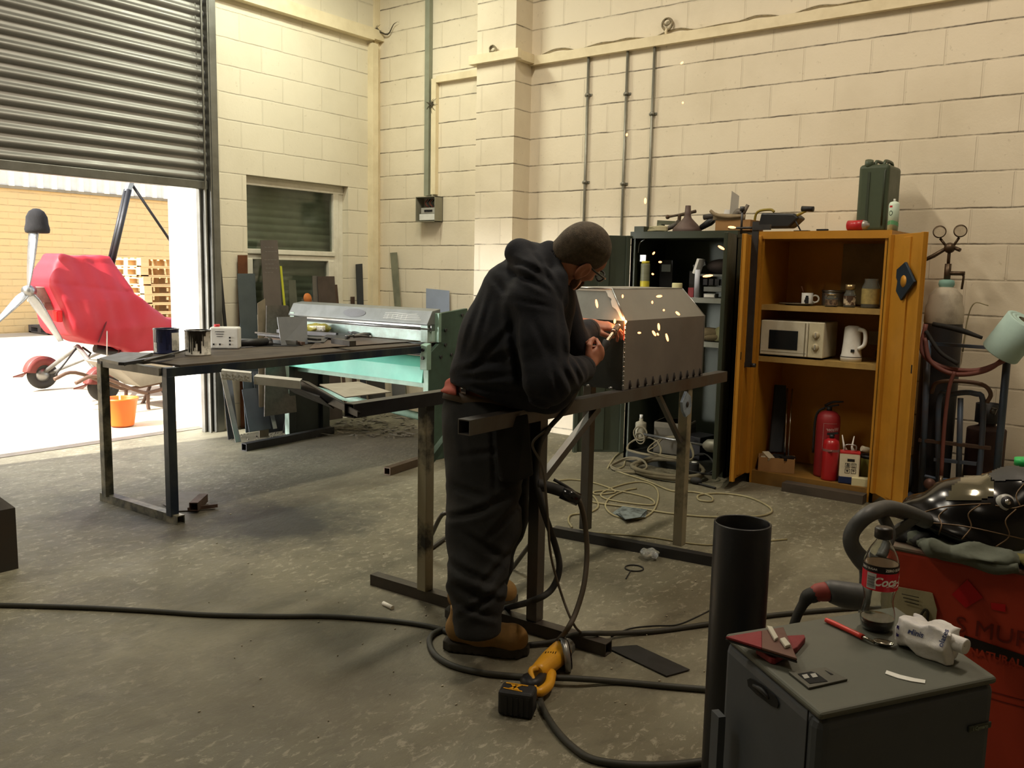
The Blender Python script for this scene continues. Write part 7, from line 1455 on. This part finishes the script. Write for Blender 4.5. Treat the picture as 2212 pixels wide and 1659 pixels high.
# ---- hoodie
def wrk(P, f, amp):
    x, y, z = P[..., 0] * f, P[..., 1] * f, P[..., 2] * f
    a = np.sin(19 * z + 7 * x + 2.1 * np.sin(8 * y + 3 * z)) + .7 * np.sin(23 * y - 13 * z + 2.6 * np.sin(11 * x)) + .5 * np.sin(31 * x + 17 * z + 1.9 * np.sin(13 * y - 5 * z)); return amp * (np.abs(a) / 2.2) ** .8 * np.sign(a) * .5
def grooves(P, L, tmax):
    r, u, t = P @ SR, P @ SU, -(P @ ST); out = 0
    o_ = np.array([0, 0, CAMZ])
    for (x0, y0, x1, y1, amp, w_, d_) in L:
        a, c = W(x0, y0, d_), W(x1, y1, d_); ar, au, cr_, cu_ = a @ SR, a @ SU, c @ SR, c @ SU; dr, du = cr_ - ar, cu_ - au; L2 = dr * dr + du * du
        h = np.clip(((r - ar) * dr + (u - au) * du) / L2, 0, 1); s_ = ((r - ar) * du - (u - au) * dr) / L2 ** .5; e = np.maximum(0, np.hypot(r - ar - h * dr, u - au - h * du) ** 2 - s_ ** 2)
        out = out + amp * np.exp(-e / .0012) * (np.sin(PI * np.clip(h, .03, .97)) ** .5) * (np.exp(-(s_ / w_) ** 2) - .55 * np.exp(-((s_ - 1.6 * w_) / w_) ** 2) - .35 * np.exp(-((s_ + 1.7 * w_) / w_) ** 2))
    return out / (1 + np.exp((t - tmax) * 40))
def folds(P, c, ax, k, amp, w_):
    q = P - c; s_ = q @ (ax / np.linalg.norm(ax)); return amp * np.sin(s_ * k + 1.5 * np.sin(q[..., 2] * 14)) * np.exp(-(q ** 2).sum(-1) / w_ ** 2)
NS, NE, NWr = W(1152, 655, 3.12), W(1178, 822, 3.06), W(1256, 797, 3.42)
FS, FE, FWr = W(1188, 640, 3.48), W(1228, 744, 3.58), W(1266, 718, 3.70)
def fhood(P):
    tw = el(P, W(1092, 800, 3.31), (.215, .215, .20)); up_ = None
    d = rc(P, W(1068, 815, 3.38), W(1110, 730, 3.32), .178, .195); d = smin(d, rc(P, W(1112, 730, 3.32), W(1142, 655, 3.3), .195, .178), .05)
    d = smin(d, rc(P, W(1136, 640, 3.3), W(1160, 605, 3.3), .160, .12), .05); d = smin(d, rc(P, W(1130, 800, 3.30), W(1185, 838, 3.30), .16, .10), .07)
    d = smin(d, rc(P, NS, (NS + NE) / 2, .105, .098), .05); d = smin(d, rc(P, (NS + NE) / 2, NE, .098, .088), .035)
    d2 = rc(P, NE, NWr, .088, .054)
    d = smin(d, d2, .03); d = smin(d, rc(P, FS, FE, .105, .085), .05); d = smin(d, rc(P, FE, FWr, .078, .054), .03)
    # crease between sleeve and body
    d = d + .016 * np.exp(-(np.abs(rc(P, W(1102, 690, 3.05), W(1135, 850, 3.08), .02, .02)) / .022) ** 2)
    ring = None                                                      # hood lying on the shoulders
    for a, b_, r1_, r2_ in ((W(1122, 548, 3.18), W(1148, 590, 3.10), .052, .050), (W(1148, 590, 3.10), W(1196, 622, 3.12), .050, .040), (W(1196, 622, 3.12), W(1206, 650, 3.22), .038, .028), (W(1122, 548, 3.18), W(1140, 552, 3.36), .048, .05), (W(1140, 552, 3.36), W(1190, 580, 3.44), .05, .045), (W(1160, 575, 3.15), W(1186, 542, 3.20), .050, .034), (W(1186, 542, 3.20), W(1207, 600, 3.13), .034, .030), (W(1207, 600, 3.13), W(1212, 650, 3.16), .030, .028), (W(1140, 560, 3.2), W(1190, 560, 3.30), .06, .05), (W(1150, 575, 3.3), W(1200, 600, 3.3), .09, .06)):
        c = rc(P, a, b_, r1_, r2_); ring = c if ring is None else smin(ring, c, .02)
    d = smin(d, ring, .018)
    q = (P - HC) @ HF.T; d = np.maximum(d, -(el(q, (-.005, 0, .02), (.108, .088, .10)))); d = np.maximum(d, -rc(q, (-.02, 0, -.05), (-.06, 0, -.11), .066, .066))
    lw_ = np.exp(-((P[..., 2] - 1.05) / .13) ** 2); d = d + wrk(P, 1.0, .008) * (.35 + lw_) + wrk(P + .7, 2.0, .007) * np.exp(-((P - NE - .25 * (NWr - NE)) ** 2).sum(-1) / .03) + folds(P, W(1045, 790, 3.16), sv(.45, 1, 0), 34, .009, .15) + folds(P, NE + .5 * (NWr - NE), NWr - NE, 60, .004, .12)
    d = d + grooves(P, [(1102, 672, 1128, 860, .020, .014, 3.1), (1128, 850, 1200, 878, .010, .012, 3.1), (1112, 700, 1018, 800, .011, .013, 3.15), (1120, 760, 985, 805, .012, .013, 3.15), (1125, 810, 975, 818, .009, .012, 3.15), (1130, 845, 1010, 835, .009, .011, 3.15),
        (1040, 640, 1012, 745, .007, .010, 3.15), (1026, 665, 1000, 760, .006, .009, 3.15), (1060, 640, 1035, 740, .006, .011, 3.15), (1098, 648, 1190, 668, .006, .008, 3.08), (1205, 790, 1240, 850, .010, .011, 3.15), (1222, 775, 1255, 830, .009, .010, 3.2), (1190, 800, 1208, 860, .008, .010, 3.1), (1240, 775, 1262, 815, .006, .007, 3.3),
        (1150, 690, 1185, 770, .006, .014, 3.05), (1205, 650, 1216, 800, .008, .012, 3.1), (1100, 560, 1180, 600, .010, .010, 3.1), (1110, 590, 1185, 635, .012, .010, 3.1), (1150, 540, 1205, 640, .009, .009, 3.1), (1060, 590, 1100, 640, .006, .012, 3.1)], 3.34)
    # hem: cut by a tilted plane, lower at the belly
    o = W(960, 822, 3.38); n_ = sv(-.36, -.93, 0); n_ /= np.linalg.norm(n_); body = d
    d = np.maximum(d, (P - o) @ n_)
    w1 = (NWr - NE) / np.linalg.norm(NWr - NE); return d
b = B(); blob(b, fhood, np.array([2.15, 1.30, .82]), np.array([3.25, 2.55, 1.66]), .0085); hd = b.done('hoodie', navyc, me)
for (p_, q_) in ((NE, NWr), (FE, FWr)):
    d_ = (q_ - p_) / np.linalg.norm(q_ - p_); b = B(); b.lathe([(.030, -.02), (.053, -.02), (.052, .02), (.046, .045), (.042, .046), (.030, .04)], c=q_ + d_ * .0, ax=d_, n=24); b.done('cuff', mat('navy_rib', '16181d', .9, amt=.2, bump=.3, bs=60), hd)
# shirt hem and belt at the back of the waist
b = B(); blob(b, lambda P: np.maximum(np.maximum(el(P, W(1052, 850, 3.42), (.182, .182, .09)) + .006 * np.sin(P[..., 2] * 90 + P[..., 0] * 40), (P - W(958, 848, 3.4)) @ sv(-.20, -.98, 0)), (P - W(990, 850, 3.4)) @ SR), W(1050, 850, 3.42) - .24, W(1050, 850, 3.42) + .24, .009); b.done('shirt_hem', mat('faded_red_shirt', '9c4a3c', .85, amt=.4), me)
# ---- trousers
def ftr(P):
    d = smin(el(P, W(1054, 900, 3.46), (.180, .180, .19)), rc(P, W(1046, 930, 3.38), W(1048, 1010, 3.34), .140, .140), .05)
    d = smin(d, rc(P, W(1046, 940, 3.38), W(1045, 1130, 3.27), .148, .128), .04); d = smin(d, rc(P, W(1042, 1130, 3.27), W(1030, 1260, 3.18), .126, .105), .05)
    n2 = rc(P, W(1030, 1260, 3.18), W(1030, 1358, 3.13), .105, .088); d = smin(d, n2, .04)
    fr_ = rc(P, W(1078, 930, 3.54), W(1076, 1120, 3.55), .14, .115); fr_ = smin(fr_, rc(P, W(1076, 1120, 3.55), W(1048, 1265, 3.55), .112, .085), .05); d = smin(d, fr_, .03)
    d = d + wrk(P, 1.3, .013) * np.clip(1.25 - P[..., 2], .35, 1) + .010 * np.abs(np.sin(P[..., 2] * 24 + 9 * P[..., 1] + 2.2 * np.sin(P[..., 0] * 11))) ** .7 * np.exp(-((P[..., 2] - .27) / .12) ** 2) - .004
    d = d + grooves(P, [(1000, 985, 1085, 975, .008, .012, 3.2), (975, 1050, 1060, 1075, .010, .013, 3.2), (1120, 1060, 1010, 1110, .010, .014, 3.2), (1135, 1080, 1060, 1150, .010, .012, 3.2), (965, 1120, 1050, 1095, .010, .012, 3.2), (1000, 1150, 1090, 1205, .012, .013, 3.15), (970, 1215, 1060, 1250, .014, .014, 3.15), (1110, 1190, 1040, 1260, .012, .013, 3.15), (980, 1262, 1080, 1295, .014, .013, 3.12),
        (1100, 1260, 1000, 1320, .014, .012, 3.12), (985, 1300, 1080, 1335, .010, .010, 3.1), (990, 900, 1010, 1000, .006, .012, 3.3), (1062, 900, 1070, 1060, .010, .009, 3.25), (1160, 1000, 1140, 1180, .010, .015, 3.3)], 3.42)
    top = (P - W(955, 846, 3.42)) @ sv(.20, .98, 0); d = np.maximum(d, top)
    a_ = W(1028, 1366, 3.13); near = np.linalg.norm((P - a_)[..., :2], axis=-1) < .16
    return np.maximum(d, np.where(near, W(1028, 1366, 3.13)[2] - P[..., 2], .17 - P[..., 2]))
b = B(); blob(b, ftr, np.array([2.05, 1.62, .08]), np.array([3.1, 2.75, 1.14]), .0085); tr = b.done('trousers', workc, me)
bc_ = W(1054, 876, 3.45); bu = sv(.98, -.20, 0); bn = sv(.20, .98, 0); bw = np.cross(bu, bn)
b = B(); b.grid(lambda u, v: bc_ + bu * .178 * math.cos(2 * PI * u) + bw * .176 * math.sin(2 * PI * u) + bn * (.036 * (v - .5) + .012), 60, 2); o = b.done('belt', mat('brown_belt', '4f4032', .6, col2='3a2d22', amt=.5), tr); md = o.modifiers.new('s', 'SOLIDIFY'); md.thickness = .006; md.offset = 1
def pocket(q, d, th, nm):
    P4 = [W(x, y, d_) for (x, y), d_ in zip(q, d)]; b = B(); b.prism(P4, -ST * th * -1); b.done(nm, workc, tr, bevel=.008, seg=3)
pocket(((1072, 908), (1140, 894), (1152, 1025), (1118, 1040), (1082, 1040), (1075, 1030)), (3.235, 3.26, 3.24, 3.19, 3.18, 3.20), .018, 'holster_pocket')
pocket(((1012, 1135), (1066, 1150), (1062, 1172), (1048, 1180), (1020, 1160)), (3.145, 3.145, 3.14, 3.14, 3.145), .012, 'knee_pocket_flap')
b = B(); b.ball(W(978, 932, 3.29), (.009, .009, .009), n=12, m=8); b.done('pocket_rivet', steel_l, tr)
# ---- boots
bootm = mat('tan_nubuck', '8c6a38', .8, col2='5e4727', scale=9, amt=.6, bump=.25, bs=80); sole = mat('boot_sole', '38332a', .85, col2='262219', scale=12, amt=.5)
def boot(heel, toe, lab, ankle):
    h_, t_ = np.array([heel[0], heel[1], 0.]), np.array([toe[0], toe[1], 0.]); f_ = t_ - h_; L = np.linalg.norm(f_); f_ /= L; s_ = np.cross((0, 0, 1), f_); Z = np.array([0, 0, 1.])
    A = lambda x, y, z: h_ + f_ * x * L + s_ * y + Z * z
    def fu(P):
        d = rc(P, A(.16, 0, .085), A(.42, 0, .085), .050, .052); d = smin(d, rc(P, A(.42, 0, .07), A(.82, .0, .058), .054, .050), .03); d = smin(d, el(P, A(.80, 0, .062), (.062, .062, .052)), .02)
        d = smin(d, rc(P, A(.22, 0, .10), A(.24, 0, .17), .052, .058), .03); d = d + .0025 * np.sin((P @ f_) * 120) * np.exp(-(((P - A(.6, 0, .1)) ** 2).sum(-1)) / .004); return np.maximum(np.maximum(d, .030 - P[..., 2]), P[..., 2] - .175)
    b = B(); blob(b, fu, A(.5, 0, .1) - .25, A(.5, 0, .1) + .25, .006); bo = b.done('boot', bootm, me)
    def fs(P):
        q = P - A(0, 0, 0); x = q @ f_ / L; y = q @ s_; wd = np.interp(x, [0, .08, .3, .5, .72, .9, 1.0], [.018, .038, .040, .042, .056, .048, .012]); d = np.maximum(np.abs(y) - wd, np.maximum(-x * L, (x - 1) * L)) * .8
        return np.maximum(np.maximum(d - .004, P[..., 2] - .042), .0015 - P[..., 2] + .004 * (np.sin(x * 75) > .5))
    b = B(); blob(b, fs, A(.5, 0, .02) - .24, A(.5, 0, .02) + .24, .0055); b.done('sole', sole, bo)
    b = B()
    for i in range(4):
        x = .40 + .065 * i; b.tube([A(x, -.034, .128 - .017 * i), A(x + .03, 0, .143 - .017 * i), A(x, .034, .128 - .017 * i)], .0032, n=6, k=3)
    b.tube([A(.38, -.03, .13), A(.50, -.052, .125), A(.44, -.06, .10), A(.38, -.03, .13)], .0025, n=6, k=3); b.done('laces', mat('dark_lace', '2a231a', .9, amt=0), bo)
    for i in range(3):
        b = B(); b.ball(A(.40 + .065 * i, -.042, .122 - .017 * i), .0042, n=8, m=5); b.done('eyelet', steel_l, bo)
nh, ntoe = at(962, 1400, Z=0), at(1140, 1415, Z=0)
boot(nh, ntoe, 'near', None); boot(at(968, 1338, Z=0), at(1112, 1300, Z=0), 'far', None)
# ---- torch in his hands
t = T('welding_torch', 'curved copper coloured welding torch gripped by the man against the box corner', 'welding torch', HD1)
b = B(); b.tube([HD0 + (HD0 - HD1) * .05, HD0, (HD0 + HD1) / 2, HD1, HD1 - SU * .05 - SR * .03, W(1225, 880, 3.50), W(1185, 925, 3.42)], [.014, .019, .018, .017, .013, .010, .010], n=14, k=4); b.done('grip', blackr, t)
b = B(); b.tube([HD0 - gd * .0, NK, NK + (TIP - NK) * .45], [.0085, .0085, .009], n=12, k=4); b.done('swan_neck', mat('torch_metal', 'a8907a', .22, .95, col2='7d604c', amt=.5), t)
n_ = (TIP - NK) / np.linalg.norm(TIP - NK); b = B(); b.lathe([(.001, 0), (.014, 0), (.0145, .012), (.0135, .014), (.0135, .050), (.011, .056), (.001, .05)], c=NK + n_ * .030, ax=n_, n=22); b.done('nozzle', mat('copper_nozzle', 'b09888', .3, .9, col2='6a5548', amt=.5), t)
b = B(); b.ring(NK + n_ * .042, n_, .0135, .0025, 20, 6); b.done('collar', blackm, t)
# weld glow at the tip: a small molten pool and its real light
b = B(); c = np.array([hx0 - .001, hy0 - .003, 1.232]); b.ball(c, (.005, .005, .006), n=10, m=8); b.done('molten_pool', mat('molten', 'ffb060', .5, amt=0, emis=14), label='glowing molten weld pool at the front corner of the steel box', cat='weld pool')
l = bpy.data.lights.new('weld_light', 'POINT'); l.energy = .55; l.color = (1, .42, .16); l.shadow_soft_size = .006; o = bpy.data.objects.new('weld_light', l); COL.objects.link(o); o.location = tuple(c + sv(-.010, .004, .02))
# sparks
spm = mat('spark_glow', 'ff9a5a', .5, amt=0, emis=6); sp0 = None
SP = [(1289, 656, 18, 100, 3.55), (1345, 640, 7, 90, 3.6), (1424, 640, 12, 5, 3.6), (1409, 653, 6, 90, 3.6), (1464, 677, 11, -40, 3.6), (1423, 706, 15, 95, 3.5), (1413, 720, 13, -58, 3.5), (1421, 722, 6, -60, 3.5), (1441, 729, 17, -75, 3.5), (1328, 694, 10, 85, 3.7), (1434, 670, 4, -50, 3.6), (1581, 491, 16, -5, 4.2), (1558, 535, 15, -30, 4.2), (1529, 596, 21, 7, 4.2), (1412, 547, 7, 50, 4.2), (1426, 566, 7, 0, 4.2), (1410, 592, 5, -20, 4.2), (1354, 291, 6, 80, 4.3), (1394, 434, 12, 88, 4.3), (1473, 136, 7, 40, 4.3), (1475, 222, 4, 80, 4.3), (1381, 719, 7, 0, 3.6)]
where = ['across the grey end of the box', 'near the top seam of the box', 'brightest on the sloping panel', 'round one on the sloping panel', 'at the right of the sloping panel', 'topmost of the cluster on the front panel', 'left of the cluster on the front panel', 'tiny one inside the front panel cluster', 'lowest of the cluster on the front panel', 'just above the left hand', 'tiny one in the middle of the sloping panel', 'in front of the cardboard carton edge', 'at the upper right of the green cupboard', 'long one over the grey rack', 'at the upper left of the green cupboard', 'on the label at the back of the cupboard', 'tiny one inside the green cupboard', 'on the middle wall conduit', 'high left of the cupboards on the wall', 'highest one under the trunking', 'tiny one high on the wall', 'faint one left on the front panel']
for (x, y, L, a, d), wt_ in zip(SP, where):
    c = W(x, y, d); dv = sv(math.cos(math.radians(a)), math.sin(math.radians(a)), 0); k = d / FPX; b = B(); r_ = (2.6 if L > 8 else 2.0) * k; b.tube([c - dv * L / 2 * k, c - dv * L * .2 * k, c + dv * L * .2 * k, c + dv * L / 2 * k], [r_ * .5, r_, r_, r_ * .5], n=8)
    b.done('spark', spm, label='glowing orange spark ' + wt_, cat='spark', group='sparks flying from the weld')
# spare torch and its cable hanging on the trestle leg
t = T('hanging_torch', 'black torch handle hanging on the near trestle leg with its cable', 'welding torch', W(1200, 1060, 3.28)); hk2 = lambda x, y, d=3.24: W(x, y, d)
b = B(); b.tube([hk2(1162, 1048), hk2(1175, 1050), hk2(1215, 1062), hk2(1245, 1078)], [.026, .022, .022, .024], n=12, k=4); b.tube([hk2(1196, 1036), hk2(1225, 1052), hk2(1252, 1072)], .006, n=6, k=3); b.done('grip', blackr, t)
b = B(); b.tube([hk2(1213, 1063), hk2(1250, 1080)], .0245, n=14); b.done('collar', mat('gloss_black', '1b1b1c', .15, amt=0), t)
b = B(); b.tube([hk2(1250, 1078), hk2(1262, 1120, 3.26), hk2(1268, 1190, 3.26), hk2(1262, 1260, 3.22), hk2(1245, 1320, 3.18), hk2(1225, 1360, 3.14), at(1205, 1384, Z=.07)], .010, n=8, k=6); b.done('cable', mat('brown_cable', '4a4134', .6), t)
b = B(); b.tube([W(1185, 925, 3.42), W(1165, 960, 3.30), W(1158, 1020, 3.25), W(1170, 1090, 3.22), W(1200, 1180, 3.30), W(1208, 1230, 3.3), W(1190, 1275, 3.28), W(1150, 1298, 3.24), at(1098, 1312, Z=.06), at(1075, 1320, Z=.05), at(1050, 1330, Z=.014)], .0125, n=9, k=6); b.done('torch_cable', blackr, label='black torch cable running from the welder hand round the trestle leg to the floor', cat='cable')
b = B(); b.tube([W(1178, 930, 3.2), W(1150, 960, 3.2), W(1172, 1010, 3.2), W(1182, 1100, 3.2), W(1190, 1200, 3.2), W(1215, 1290, 3.2), W(1240, 1350, 3.18), at(1262, 1372, Z=.01)], .005, n=6, k=6); b.done('thin_lead', mat('brown_cable', '4a4134'), label='thin brown lead hanging down beside the near trestle leg', cat='cable')
